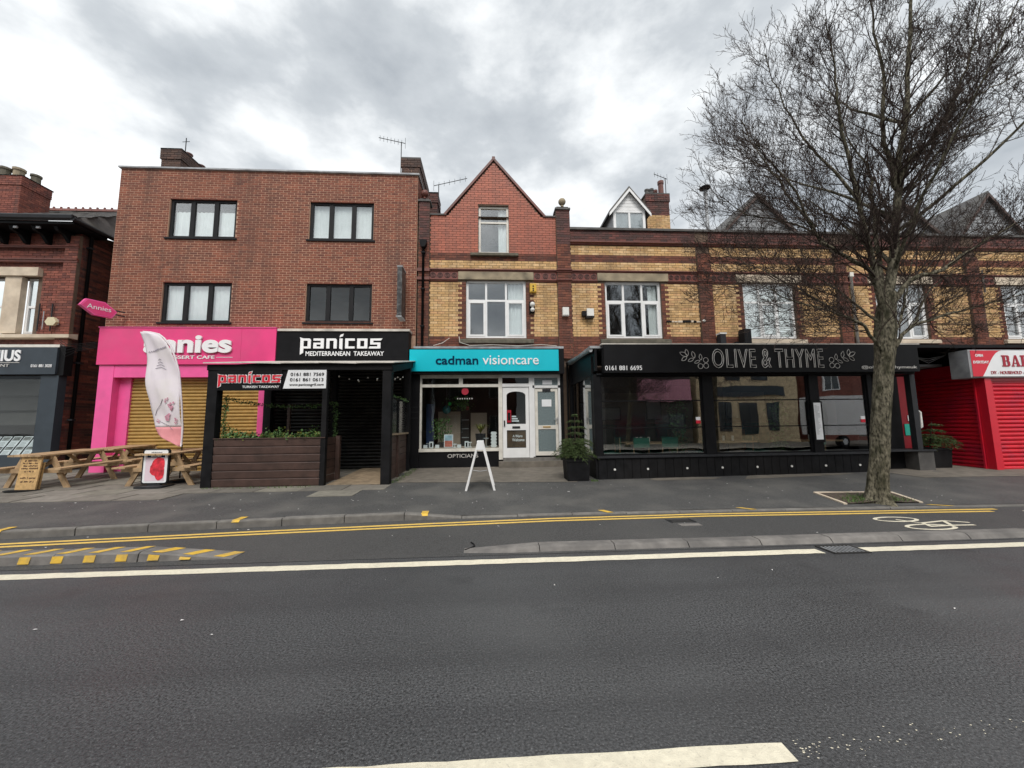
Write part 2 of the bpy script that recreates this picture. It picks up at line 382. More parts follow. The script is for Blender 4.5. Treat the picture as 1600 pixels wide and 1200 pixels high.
# ------------------------------------------------------------------ walls and bricks
def wall_holes(mb, x0, x1, z0, z1, y0, y1, holes):
    xs = sorted({x0, x1, *[h[0] for h in holes], *[h[1] for h in holes]}); zs = sorted({z0, z1, *[h[2] for h in holes], *[h[3] for h in holes]})
    xs = [x for x in xs if x0 <= x <= x1]; zs = [z for z in zs if z0 <= z <= z1]
    for i in range(len(xs) - 1):
        for j in range(len(zs) - 1):
            a, b, c, d = xs[i], xs[i + 1], zs[j], zs[j + 1]; mx_, mz_ = (a + b) / 2, (c + d) / 2
            if any(h[0] < mx_ < h[1] and h[2] < mz_ < h[3] for h in holes): continue
            mb.quad((a, y0, c), (b, y0, c), (b, y0, d), (a, y0, d)); mb.quad((b, y1, c), (a, y1, c), (a, y1, d), (b, y1, d))
    for a, b, c, d in holes:
        mb.quad((a, y0, c), (a, y1, c), (a, y1, d), (a, y0, d)); mb.quad((b, y1, c), (b, y0, c), (b, y0, d), (b, y1, d))
        mb.quad((a, y1, c), (a, y0, c), (b, y0, c), (b, y1, c)); mb.quad((a, y0, d), (a, y1, d), (b, y1, d), (b, y0, d))
    return mb
PAL = dict(
    left=[(0.205, 0.060, 0.032), (0.22, 0.066, 0.035), (0.19, 0.056, 0.030), (0.175, 0.051, 0.029), (0.235, 0.073, 0.039), (0.155, 0.045, 0.027)],
    umber=[(0.075, 0.042, 0.032), (0.09, 0.05, 0.036), (0.06, 0.034, 0.027), (0.105, 0.055, 0.04)],
    yellow=[(0.63, 0.40, 0.18), (0.66, 0.43, 0.205), (0.60, 0.365, 0.155), (0.69, 0.465, 0.24), (0.54, 0.34, 0.15), (0.64, 0.375, 0.18)],
    dred=[(0.155, 0.046, 0.026), (0.18, 0.056, 0.031), (0.125, 0.038, 0.023), (0.205, 0.068, 0.038), (0.10, 0.033, 0.022), (0.165, 0.051, 0.030)],
    sooty=[(0.085, 0.035, 0.030), (0.12, 0.042, 0.034), (0.065, 0.030, 0.027), (0.15, 0.05, 0.04), (0.10, 0.04, 0.035)],
    paint=[(0.36, 0.092, 0.046), (0.375, 0.098, 0.05), (0.345, 0.087, 0.044), (0.385, 0.104, 0.054)],
    gen=[(0.20, 0.058, 0.040), (0.23, 0.068, 0.045), (0.17, 0.05, 0.036), (0.135, 0.042, 0.032), (0.26, 0.082, 0.055)],
)
class Bricks:
    def __init__(s, parent, L, H, joint=0.012): s.p = parent; s.L = L; s.H = H; s.j = joint; s.items = []
    def row(s, k, z, segs, y, orient='y'):
        # segs: (a, b, palette); bricks along a..b in course k whose bed is z, front face at y
        for a, b, pal in segs:
            if b - a < 0.03: continue
            o = s.L / 2 if k % 2 else 0.0
            base = math.floor((a - o) / s.L) * s.L + o
            x = base
            while x < b - 1e-6:
                u, w = max(x, a), min(x + s.L, b)
                if w - u > 0.045: s.items.append((u + s.j / 2, w - s.j / 2, z + s.j / 2, z + s.H - s.j / 2, y + RND.uniform(-0.0015, 0.0015), pal, RND.choice(PAL[pal]), orient))
                x += s.L
    def finish(s, limit=300):
        full = s.L - s.j - 1e-4
        def dist(i):
            u, w, z, t, y, _, _, o = i
            p = Vector(((u + w) / 2, y, z)) if o == 'y' else Vector((y, (u + w) / 2, z))
            return (p - CAM).length
        idx = sorted((n for n, i in enumerate(s.items) if i[1] - i[0] > full), key=lambda n: dist(s.items[n]))[:limit]
        single = set(idx); cache = {}; mb = MB(); mbp = MB()
        D = 0.05
        for n, (u, w, z, t, y, pal, c, o) in enumerate(s.items):
            if n in single:
                key = (pal, c, o)
                if key not in cache:
                    q = MB()
                    if o == 'y': q.box(0, s.L - s.j, 0, D, 0, s.H - s.j, c, 0, False)
                    else: q.box(-D, 0, 0, s.L - s.j, 0, s.H - s.j, c, 0)
                    cache[key] = q.mesh('brick', M['brickp'] if pal == 'paint' else M['brick'])
                inst('brick', cache[key], s.p, (u, y, z) if o == 'y' else (y, u, z))
            else:
                k = RND.uniform(0.86, 1.14); cc = tuple(v * k for v in c)
                t_ = mbp if pal == 'paint' else mb
                if o == 'y': t_.box(u, w, y, y + D, z, t, cc, 0, False)
                else: t_.box(y - D, y, u, w, z, t, cc, 0)
        if mb.v: mb.build('brickwork', M['brick'], s.p, kind='stuff')
        if mbp.v: mbp.build('painted_brickwork', M['brickp'], s.p, kind='stuff')
def minus(a, b, cuts):
    # interval a..b minus cut intervals
    out = []; x = a
    for c, d in sorted(cuts):
        if d <= x or c >= b: continue
        if c > x: out.append((x, c))
        x = max(x, d)
    if x < b: out.append((x, b))
    return out

def window(parent, x0, x1, z0, z1, y, xs, zs, fm, fw=0.07, openers=(), gl=None, depth=0.07, curtain=None, sill=True, bw=None):
    # xs: interior mullion positions (fractions); zs: transom fractions; openers: cells (i,j) with a heavier sash
    gl = gl or GL
    bw = bw or fw * 0.8
    mb = MB()
    wf = mb
    wf.box(x0, x1, y, y + depth, z0, z0 + fw); wf.box(x0, x1, y, y + depth, z1 - fw, z1)
    wf.box(x0, x0 + fw, y + 0.001, y + depth, z0 + fw, z1 - fw); wf.box(x1 - fw, x1, y + 0.001, y + depth, z0 + fw, z1 - fw)
    w = wf.build('window', fm, parent)
    X = [x0 + fw] + [x0 + (x1 - x0) * t for t in xs] + [x1 - fw]
    Z = [z0 + fw] + [z0 + (z1 - z0) * t for t in zs] + [z1 - fw]
    for i in range(1, len(X) - 1): MB().box(X[i] - bw / 2, X[i] + bw / 2, y + 0.004, y + depth, z0 + fw, z1 - fw).build('mullion', fm, w)
    for j in range(1, len(Z) - 1):
        for i in range(len(X) - 1):
            a = X[i] + (bw / 2 if i else 0); b = X[i + 1] - (bw / 2 if i + 1 < len(X) - 1 else 0)
            MB().box(a, b, y + 0.006, y + depth, Z[j] - bw / 2, Z[j] + bw / 2).build('transom', fm, w)
    for i in range(len(X) - 1):
        for j in range(len(Z) - 1):
            a = X[i] + (bw / 2 if i else 0); b = X[i + 1] - (bw / 2 if i + 1 < len(X) - 1 else 0)
            c = Z[j] + (bw / 2 if j else 0); d = Z[j + 1] - (bw / 2 if j + 1 < len(Z) - 1 else 0)
            if (i, j) in openers:
                s = fw * 0.75; q = MB()
                q.box(a, b, y - 0.012, y + depth * 0.8, c, c + s); q.box(a, b, y - 0.012, y + depth * 0.8, d - s, d)
                q.box(a, a + s, y - 0.011, y + depth * 0.8, c + s, d - s); q.box(b - s, b, y - 0.011, y + depth * 0.8, c + s, d - s)
                q.build('sash', fm, w); a += s; b -= s; c += s; d -= s
            MB().box(a, b, y + depth * 0.45, y + depth * 0.45 + 0.008, c, d).build('pane', gl, w)
    if curtain:
        for (a, b, c, d, amp) in curtain:
            n = max(6, int((b - a) / 0.035)); v = []; f = []
            for i in range(n + 1):
                xx = a + (b - a) * i / n; yy = y + depth + 0.05 + amp * math.sin(i * 1.7) * (0.6 + 0.4 * math.sin(i * 0.37))
                v += [(xx, yy, c), (xx, yy, d)]
            f = [(2 * i, 2 * i + 2, 2 * i + 3, 2 * i + 1) for i in range(n)]
            MB().add(v, f).build('curtain', M['curtain'], w, smooth=True)
    return w
def shutter(parent, x0, x1, z0, z1, y, pitch, m, axis='x', name='roller_shutter'):
    r = MB(); h_ = z1 - int((z1 - z0) / pitch) * pitch
    if axis == 'x': r.box(x0, x1, y - 0.005, y + 0.06, z1 - max(0.02, z1 - z0 - int((z1 - z0) / pitch) * pitch), z1)
    else: r.box(y - 0.005, y + 0.03, x0, x1, z1 - max(0.02, z1 - z0 - int((z1 - z0) / pitch) * pitch), z1)
    rs = r.build(name, m, parent)
    for a_, b_ in ((x0 - 0.04, x0 - 0.001), (x1 + 0.001, x1 + 0.04)):
        r = MB()
        if axis == 'x': r.box(a_, b_, y - 0.03, y + 0.06, z0, z1)
        else: r.box(y - 0.06, y + 0.03, a_, b_, z0, z1)
        r.build('guide_rail', m, rs)
    h = pitch; prof = [(0.02, 0), (0.0, 0.06 * h), (-0.020, 0.25 * h), (-0.026, 0.5 * h), (-0.020, 0.75 * h), (0.0, 0.93 * h), (0.02, 0.985 * h)]
    L = x1 - x0
    q = MB()
    if axis == 'x': q.prism(prof + [(0.03, 0.985 * h), (0.03, 0)], 'x', 0, L)
    else: q.prism([(-0.0 + 0.0, 0)] , 'x', 0, 0) if False else None
    if axis != 'x':
        n = len(prof); v = [(-a, 0, b) for a, b in prof] + [(-a, L, b) for a, b in prof]
        # outside of the flank faces -x
        v = [(a, 0, b) for a, b in prof] + [(a, L, b) for a, b in prof]
        q.add(v, [(i, i + n, i + n + 1, i + 1) for i in range(n - 1)])
    me = q.mesh('slat', m)
    k = int((z1 - z0) / h)
    for i in range(k):
        loc = (x0, y, z0 + i * h) if axis == 'x' else (y, x0, z0 + i * h)
        inst('slat', me, rs, loc)
    return rs

# ================================================================== GROUND
def lerp_poly(P, x):
    if x <= P[0][0]: (a, b), (c, d) = P[0], P[1]
    elif x >= P[-1][0]: (a, b), (c, d) = P[-2], P[-1]
    else:
        for i in range(len(P) - 1):
            if P[i][0] <= x <= P[i + 1][0]: (a, b), (c, d) = P[i], P[i + 1]; break
    return b + (d - b) * (x - a) / (c - a)
KERB = [(-16, 5.28), (-6.8, 5.97), (-4.6, 6.2), (-1.1, 6.47), (1.5, 6.52), (4, 6.48), (9, 6.32), (18, 5.98)]
YEL = [(-16, 4.95), (-6.5, 5.64), (-3.5, 5.93), (-1.0, 6.13), (1.0, 6.26), (3.5, 6.3), (9.5, 6.08)]
def yk(x): return lerp_poly(KERB, x)
def clip(v, a=0.0, b=1.0): return max(a, min(b, v))
def kz(x): return 0.115 - 0.088 * clip((x + 1.376) / 0.914)
def gz(x, y):
    a = yk(x); z9 = 0.19 + 0.008 * clip(x - 2, 0, 9) + 0.02 * clip((-6 - x) / 5)
    if y < 9: return kz(x) + (z9 - kz(x)) * clip((y - a) / (9 - a))
    return z9 + (y - 9) * (0.025 + 0.02 * clip((-6 - x) / 5))

MB().quad((-300, -200, -0.06), (300, -200, -0.06), (300, 300, -0.06), (-300, 300, -0.06)).build('ground', M['pave'], kind='structure')
MB().quad((-80, -0.9, 0), (80, -0.9, 0), (80, 5.4, 0), (-80, 5.4, 0)).build('road', M['asphalt'], kind='structure')
mb = MB(); xs = [-80, -40] + [-16 + 0.5 * i for i in range(69)] + [40, 80]
for a, b in zip(xs, xs[1:]):
    mb.quad((a, 4.66, 0.004), (b, 4.66, 0.004), (b, yk(max(-16, min(18, b))) + 0.06, 0.004), (a, yk(max(-16, min(18, a))) + 0.06, 0.004))
mb.build('cycle_lane', M['lane'], kind='structure')
mb = MB(); XS = [-40, -30, -22] + [-16 + 0.5 * i for i in range(69)] + [24, 32, 45]
T = [0, 0.02, 0.06, 0.12, 0.2, 0.3, 0.4, 0.5, 0.6, 0.7, 0.8, 0.9, 1.0]
g = []
for x in XS:
    a = yk(clip(x, -16, 18)) + 0.10
    g.append([(x, a + (9 - a) * t, gz(x, a + (9 - a) * t)) for t in T] + [(x, yy, gz(x, yy)) for yy in (9.6, 10.4, 11.2, 12.0, 13, 15, 18)])
n = len(g[0])
mb.add([p for r_ in g for p in r_], [(i * n + j, (i + 1) * n + j, (i + 1) * n + j + 1, i * n + j + 1) for i in range(len(g) - 1) for j in range(n - 1)])
pavement = mb.build('pavement', M['pave'], kind='structure')

# kerb line with its stones
def kerb_mesh(h, w=0.14, L=0.905):
    q = MB(); q.prism([(0, -0.05), (0, h - 0.022), (0.006, h - 0.006), (0.022, h), (w, h), (w, -0.05)], 'x', 0, L); return q.mesh('kerbstone', M['kerb'])
kerb = tag(bpy.data.objects.new('kerb', None), kind='structure'); col.objects.link(kerb)
kmh, kml = kerb_mesh(0.118), kerb_mesh(0.030)
kmt = MB(); h0, h1 = 0.118, 0.030
v = []
for X, h in ((0, h0), (0.905, h1)): v += [(X, 0, -0.05), (X, 0, h - 0.02), (X, 0.02, h), (X, 0.14, h), (X, 0.14, -0.05)]
kmt.add(v, [(0, 5, 6, 1), (1, 6, 7, 2), (2, 7, 8, 3), (3, 8, 9, 4), (0, 1, 2, 3, 4), (9, 8, 7, 6, 5)])
kmt = kmt.mesh('kerbstone', M['kerb'])
x = -16.0
while x < 18:
    x2 = x + 0.914; a = math.atan2(yk(x2) - yk(x), x2 - x)
    me = kmh if x2 < -0.85 else (kmt if x < -0.85 else kml)
    inst('kerbstone', me, kerb, (x, yk(x) + RND.uniform(-0.006, 0.006), RND.uniform(-0.004, 0.003)), (0, 0, a))
    x = x2
def top_mark(pts, z, m, name, parent, **k):
    return MB().add([(p[0], p[1], z) for p in pts], [tuple(range(len(pts)))]).build(name, m, parent, **k)
def kerb_tick(x, slant, w=0.11):
    y = yk(x); z = kz(x) + 0.008
    mb = MB(); mb.quad((x, y + 0.015, z), (x + w, y + 0.015, z), (x + w + slant, y + 0.2, z + 0.005), (x + slant, y + 0.2, z + 0.005))
    if kz(x) > 0.08: mb.quad((x, y - 0.012, z - 0.03), (x + w, y - 0.012, z - 0.03), (x + w, y + 0.015, z), (x, y + 0.015, z))
    mb.build('paint_mark', M['ypaint2'], kerb)
for x, s in ((-6.95, 0.0), (-3.92, 0.02), (-1.12, -0.01), (1.96, -0.12), (4.43, -0.2), (7.9, -0.35)): kerb_tick(x, s)

# kerb islands that separate the cycle lane
isl = tag(bpy.data.objects.new('striped_kerb_island', None), kind='structure'); col.objects.link(isl)
def island_mesh(L, ha, hb, w=0.27, batter=0.02, d0=0.0, d1=0.0):
    q = MB(); v = []
    for X, h, d in ((0, ha, d0), (L, hb, d1)):
        v += [(X, d, -0.03), (X, d + batter, max(0.004, h - 0.015)), (X, d + batter + 0.025, max(0.008, h)), (X, w - 0.03, max(0.008, h)), (X, w, max(0.004, h - 0.03)), (X, w, -0.03)]
    q.add(v, [(0, 6, 7, 1), (1, 7, 8, 2), (2, 8, 9, 3), (3, 9, 10, 4), (4, 10, 11, 5), (0, 1, 2, 3, 4, 5), (11, 10, 9, 8, 7, 6)])
    return q.mesh('kerbstone', M['kerbg'])
im = island_mesh(0.905, 0.105, 0.105)
for i in range(13):
    inst('kerbstone', im, isl, (-4.02 - 0.914 * (i + 1), 4.80 + RND.uniform(-0.004, 0.004), 0.002))
inst('kerbstone', island_mesh(1.02, 0.105, 0.006), isl, (-4.015, 4.80, 0.002))
for i in range(36):
    x = -3.22 - 0.345 * i
    t = clip((x + 4.0) / 1.0); h = 0.105 - 0.099 * t; sl = 0.099 if x > -4.0 else 0.0
    mb = MB()
    zz_ = lambda X: (0.105 - 0.099 * clip((X + 4.0) / 1.0)) + 0.006
    a, b, c, d = x, x + 0.12, x + 0.24, x + 0.12
    mb.quad((a, 4.845, zz_(a)), (b, 4.845, zz_(b)), (c, 5.045, zz_(c)), (d, 5.045, zz_(d)))
    if zz_(a) > 0.05: mb.quad((a, 4.796, 0.02), (b, 4.796, 0.02), (b, 4.815, zz_(b) - 0.02), (a, 4.815, zz_(a) - 0.02))
    mb.build('stripe', M['ypaint2'], isl)
isr = tag(bpy.data.objects.new('plain_kerb_island', None), kind='structure'); col.objects.link(isr)
ims = island_mesh(0.905, 0.062, 0.062, 0.25, 0.06)
inst('kerbstone', island_mesh(0.90, 0.004, 0.062, 0.25, 0.06, 0.02, 0), isr, (-0.32, 4.70, 0.002))
for i in range(15):
    inst('kerbstone', ims, isr, (0.59 + 0.914 * i, 4.70 - 0.004 * i + RND.uniform(-0.005, 0.005), RND.uniform(-0.003, 0.004)), (0, 0, RND.uniform(-0.006, 0.004)))

# painted lines: sheets 4 mm above the asphalt, edges a little ragged
def strip(P, w, z, m, name, parent=None, x0=None, x1=None, step=0.12, jag=0.006, **k):
    mb = MB(); x = x0; A = []
    while x <= x1 + 1e-6:
        y = P(x); A.append(((x, y - w / 2 + RND.uniform(-jag, jag), z), (x, y + w / 2 + RND.uniform(-jag, jag), z))); x += step
    for (a, b), (c, d) in zip(A, A[1:]): mb.quad(a, c, d, b)
    return mb.build(name, m, parent, **k)
road = bpy.data.objects['road']; lane = bpy.data.objects['cycle_lane']
strip(lambda x: 4.455, 0.15, 0.004, M['wpaint'], 'edge_line', road, -30, 3.90)
strip(lambda x: 4.455, 0.15, 0.004, M['wpaint'], 'edge_line', road, 4.38, 30)
strip(lambda x: 1.86 - 0.005 * x, 0.105, 0.004, M['wpaint'], 'centre_line', road, -0.8, 1.40, jag=0.004)
for dy in (-0.08, 0.07):
    strip(lambda x: lerp_poly(YEL, x) + dy, 0.078, 0.008, M['ypaint'], 'yellow_line', lane, -16, 8.6 + dy * 2, 0.25, jag=0.003)
strip(lambda x: 5.98, 0.1, 0.008, M['wpaint'], 'bay_line', lane, 8.75, 14, 0.3)
# worn scrapes and flecks of thermoplastic near the centre line
mb = MB()
for i in range(110):
    x = 1.42 + 2.2 * RND.random() ** 1.6; y = 1.86 - 0.02 * (x - 1.4) + RND.gauss(0, 0.03) + 0.08 * (x - 1.4); r_ = RND.uniform(0.001, 0.004)
    k = RND.randint(4, 6); a0 = RND.uniform(0, 6)
    mb.add([(x + r_ * RND.uniform(0.6, 1.5) * math.cos(a0 + 6.283 * j / k) * 1.5, y + r_ * math.sin(a0 + 6.283 * j / k), 0.003) for j in range(k)], [tuple(range(k))])
mb.build('paint_flecks', M['wpaint'], road, kind='stuff')
# cycle symbol
def stroke(P, w, z, closed=False):
    mb = MB(); P = [Vector((p[0], p[1], 0)) for p in P]; n = len(P); L = []
    for i in range(n):
        a = P[(i - 1) % n] if closed or i else P[i]; b = P[(i + 1) % n] if closed or i < n - 1 else P[i]
        t = (b - a).normalized(); nn = Vector((-t.y, t.x, 0)) * w / 2
        L.append((tuple((P[i] + nn).to_2d()) + (z,), tuple((P[i] - nn).to_2d()) + (z,)))
    for i in range(n if closed else n - 1): mb.quad(L[i][1], L[(i + 1) % n][1], L[(i + 1) % n][0], L[i][0])
    return mb
def ell(cx, cy, rx, ry, k=22): return [(cx + rx * math.cos(6.2832 * i / k), cy + ry * math.sin(6.2832 * i / k)) for i in range(k)]
bk = MB()
for P, cl, z in ((ell(6.19, 5.72, 0.31, 0.135), True, 0.008), (ell(6.22, 5.27, 0.33, 0.135), True, 0.0085), ([(6.17, 5.70), (6.32, 5.47), (6.78, 5.56), (7.02, 5.43)], False, 0.0094),
                 ([(6.34, 5.49), (6.24, 5.28)], False, 0.0098), ([(6.22, 5.29), (6.62, 5.31), (6.93, 5.30)], False, 0.0102), ([(6.76, 5.55), (6.6, 5.33)], False, 0.0106)):
    s = stroke(P, 0.05, z, cl); bk.add(s.v, s.f)
bk.build('cycle_symbol', M['wpaint'], lane)

# gully gratings and covers
def grate(x, y, w, d, name, label, rz=0):
    t = thing(name, label, 'drain', (x, y, 0.006), rz=rz)
    f = MB(); f.box(-w / 2, w / 2, -d / 2, -d / 2 + 0.03, -0.03, 0.006); f.box(-w / 2, w / 2, d / 2 - 0.03, d / 2, -0.03, 0.006)
    f.box(-w / 2, -w / 2 + 0.03, -d / 2 + 0.03, d / 2 - 0.03, -0.03, 0.005); f.box(w / 2 - 0.03, w / 2, -d / 2 + 0.03, d / 2 - 0.03, -0.03, 0.005); f.build('frame', M['iron'], t, local=True)
    MB().quad((-w / 2 + 0.03, -d / 2 + 0.03, -0.002), (w / 2 - 0.03, -d / 2 + 0.03, -0.002), (w / 2 - 0.03, d / 2 - 0.03, -0.002), (-w / 2 + 0.03, d / 2 - 0.03, -0.002)).build('sump', M['iron'], t, local=True)
    n_ = 8
    for i in range(n_):
        u = -w / 2 + 0.05 + (w - 0.1) * i / (n_ - 1)
        MB().box(u - 0.008, u + 0.008, -d / 2 + 0.03, d / 2 - 0.03, -0.001, 0.004).build('bar', M['lead'], t, local=True)
grate(4.14, 4.48, 0.44, 0.28, 'gully_grate', 'slatted iron gully grate interrupting the white edge line')
t = thing('access_cover', 'small rectangular iron cover with a pale patch in the cycle lane', 'drain', (2.93, 5.98, 0.008))
MB().box(2.78, 3.1, 5.90, 6.06, 0.003, 0.010).build('lid', M['iron'], t)
MB().box(2.74, 2.77, 5.88, 6.08, 0.003, 0.011).build('frame', M['gunmetal'], t)
MB().box(3.11, 3.14, 5.88, 6.08, 0.003, 0.011).build('frame', M['gunmetal'], t)
MB().box(2.80, 3.12, 5.68, 5.80, 0.003, 0.009).build('cover_plate', M['kerbg'], t)
# curl of black cable on the lane
tag(MB().tube([(-0.31, 4.86, 0.012), (-0.24, 4.93, 0.012), (-0.2, 5.0, 0.012), (-0.21, 5.08, 0.012), (-0.25, 5.16, 0.012)], 0.010, 5).build('cable_offcut', M['darkprint']), 'short curved black offcut lying by the tip of the plain kerb island', 'debris')

# concrete flags along the shop fronts, bedded a little unevenly
FT = [(0.19, 0.172, 0.145), (0.22, 0.20, 0.172), (0.165, 0.15, 0.127), (0.205, 0.19, 0.155), (0.145, 0.132, 0.112)]
flagm = []
for c in FT:
    q = MB(); q.box(0.004, 0.891, 0.004, 0.591, -0.03, 0.008, c); flagm.append(q.mesh('flagstone', mat('flag_tinted', (0.19, 0.17, 0.145), 0.85, 0.18, 7, 0.3, 60, attr=True, dirt=0.45, dscale=1.3, dcol=(0.095, 0.088, 0.072))))
for r_ in range(7):
    y = 7.92 + 0.6 * r_; x = -16.2 + 0.45 * (r_ % 2)
    while x < -2.05:
        cx, cy = x + 0.45, y + 0.3
        keep = True
        if r_ == 0: keep = (x < -6.9) or (-5.0 < x < -2.2) and RND.random() < 0.85
        if r_ >= 2 and -6.2 < cx < -2.4 and False: keep = False
        if keep and x + 0.9 < -1.95 + 0.02:
            s = (gz(cx, cy + 0.2) - gz(cx, cy - 0.2)) / 0.4
            inst('flagstone', RND.choice(flagm), pavement, (x, y, gz(cx, y) + 0.002 + RND.uniform(-0.002, 0.004)), (math.atan(s), RND.uniform(-0.003, 0.003), RND.uniform(-0.004, 0.004)))
        x += 0.9
# concrete forecourt before the optician and worn patches by the restaurant
def patch(poly, m, name, dz=0.006, div=8):
    mb = MB()
    # poly given as left edge and right edge samples
    L, R_ = poly
    n_ = len(L)
    v = []
    for a, b in zip(L, R_):
        for i in range(div + 1):
            t = i / div; X = a[0] + (b[0] - a[0]) * t; Y = a[1] + (b[1] - a[1]) * t; v.append((X, Y, gz(X, Y) + dz))
    mb.add(v, [(i * (div + 1) + j, i * (div + 1) + j + 1, (i + 1) * (div + 1) + j + 1, (i + 1) * (div + 1) + j) for i in range(n_ - 1) for j in range(div)])
    return mb.build(name, m, pavement)
patch(([(-2.2, 9.35), (-2.25, 10), (-2.3, 11), (-2.3, 12.1)], [(2.0, 8.95), (2.2, 9.6), (2.4, 10.6), (2.4, 12.1)]), M['forecourt'], 'forecourt')
patch(([(3.9, 8.85), (3.7, 9.0), (3.9, 9.15)], [(5.2, 8.85), (5.5, 8.98), (4.9, 9.15)]), M['forecourt'], 'mortar_patch')
patch(([(5.9, 8.75), (6.1, 9.0), (6.3, 9.15)], [(8.3, 8.9), (8.9, 9.05), (8.3, 9.15)]), M['forecourt'], 'mortar_patch')
patch(([(9.9, 8.4), (9.7, 8.9), (9.6, 9.6), (11.5, 10.4), (12, 11.5)], [(17, 8.2), (17, 8.9), (17, 9.6), (17, 10.4), (17, 11.5)]), M['forecourt'], 'forecourt')

# litter of pale petals
mb = MB(); R3 = random.Random(5)
for i in range(150):
    x = R3.uniform(-11, 9); zone_ = R3.random()
    if zone_ < 0.78: y = R3.uniform(yk(x) + 0.2, 8.9); z = gz(x, y) + 0.004
    elif zone_ < 0.92: y = R3.uniform(5.1, yk(x) - 0.1); z = 0.008
    else: y = R3.uniform(3.0, 4.3); x *= 0.5; z = 0.004; 
    r_ = R3.uniform(0.005, 0.013) * (2.2 if R3.random() < 0.04 else 1); a0 = R3.uniform(0, 6.28); k = 5
    mb.add([(x + r_ * R3.uniform(0.7, 1.4) * math.cos(a0 + 6.283 * j / k) * 1.3, y + r_ * R3.uniform(0.6, 1.2) * math.sin(a0 + 6.283 * j / k), z + R3.uniform(0, 0.006)) for j in range(k)], [tuple(range(k))])
mb.build('petal_litter', M['petal'], label='scattered pale petals and litter flecks on pavement and road', kind='stuff')

# tree pit
pit = thing('tree_pit_edging', 'pale timber edging boards round the soil pit of the street tree', 'edging', (6.9, 6.75, 0.06))
PP = [(6.40, 7.45), (6.30, 6.62), (7.62, 6.56), (7.80, 7.2)]
PP = [(6.40, 7.42), (6.28, 6.64), (7.66, 6.60), (7.86, 7.30)]
for a, b in ((0, 1), (0, 3), (3, 2)):
    A, B = Vector(PP[a]), Vector(PP[b]); d = (B - A).normalized(); nn = Vector((-d.y, d.x)) * 0.03
    q = MB(); pts = [A + nn, A - nn, B - nn, B + nn]
    q.add([(p.x, p.y, gz(p.x, p.y) - 0.05) for p in pts] + [(p.x, p.y, gz(p.x, p.y) + 0.022) for p in pts], [(0, 1, 2, 3), (7, 6, 5, 4), (0, 4, 5, 1), (1, 5, 6, 2), (2, 6, 7, 3), (3, 7, 4, 0)])
    q.build('edging_board', M['stonel'], pit)
mb = MB(); v = []
for j in range(9):
    for i in range(11):
        t, u = i / 10, j / 8
        x = (PP[1][0] * (1 - t) + PP[2][0] * t) * (1 - u) + (PP[0][0] * (1 - t) + PP[3][0] * t) * u
        y = (PP[1][1] * (1 - t) + PP[2][1] * t) * (1 - u) + (PP[0][1] * (1 - t) + PP[3][1] * t) * u
        v.append((x, y, gz(x, y) + 0.006 + RND.uniform(0, 0.012) + 0.05 * math.exp(-((x - 6.98) ** 2 + (y - 6.75) ** 2) / 0.08)))
mb.add(v, [(j * 11 + i, j * 11 + i + 1, (j + 1) * 11 + i + 1, (j + 1) * 11 + i) for j in range(8) for i in range(10)])
soil = mb.build('soil', M['soil'], kind='structure')
def blades(name, pts, hmin, hmax, m, parent, seed, label=None, w=0.006):
    r_ = random.Random(seed); mb = MB()
    for (x, y, z) in pts:
        h = r_.uniform(hmin, hmax); a = r_.uniform(0, 6.28); lx, ly = math.cos(a) * h * 0.5, math.sin(a) * h * 0.5; px, py = -math.sin(a) * w, math.cos(a) * w
        mb.add([(x - px, y - py, z), (x + px, y + py, z), (x + lx * 0.5 + px * .7, y + ly * 0.5 + py * .7, z + h * 0.7), (x + lx, y + ly, z + h)], [(0, 1, 2), (0, 2, 3)])
    o = mb.build(name, m, parent, kind='stuff')
    if label: o['label'] = label
    return o
R3 = random.Random(3); pts = []
for i in range(700):
    a = R3.gauss(0, 1); b = R3.gauss(0, 1); x = 6.98 + 0.3 * a; y = 6.76 + 0.13 * b
    if 6.36 < x < 7.66 and 6.63 < y < 7.3 and (x - 6.98) ** 2 + (y - 6.75) ** 2 > 0.03: pts.append((x, y, gz(x, y) + 0.01))
blades('grass_tufts', pts, 0.03, 0.09, M['grass'], None, 4, 'sparse green grass growing in the tree pit')
R3 = random.Random(8); pts = []
for i in range(220): x = R3.uniform(-2.35, -2.15); y = R3.uniform(9.3, 11.6); pts.append((x + 0.06 * R3.random(), y, gz(x, y)))
for i in range(160): x = R3.uniform(-6.3, -3.8); y = 8.98 - 0.06 * R3.random(); pts.append((x, y, gz(x, y)))
for i in range(60): x = R3.uniform(2.35, 2.5); y = 9.05 - 0.1 * R3.random(); pts.append((x, y, gz(x, y)))
blades('weeds', pts, 0.02, 0.06, M['grass'], None, 9, 'thin weeds and moss along the foot of the shelter')

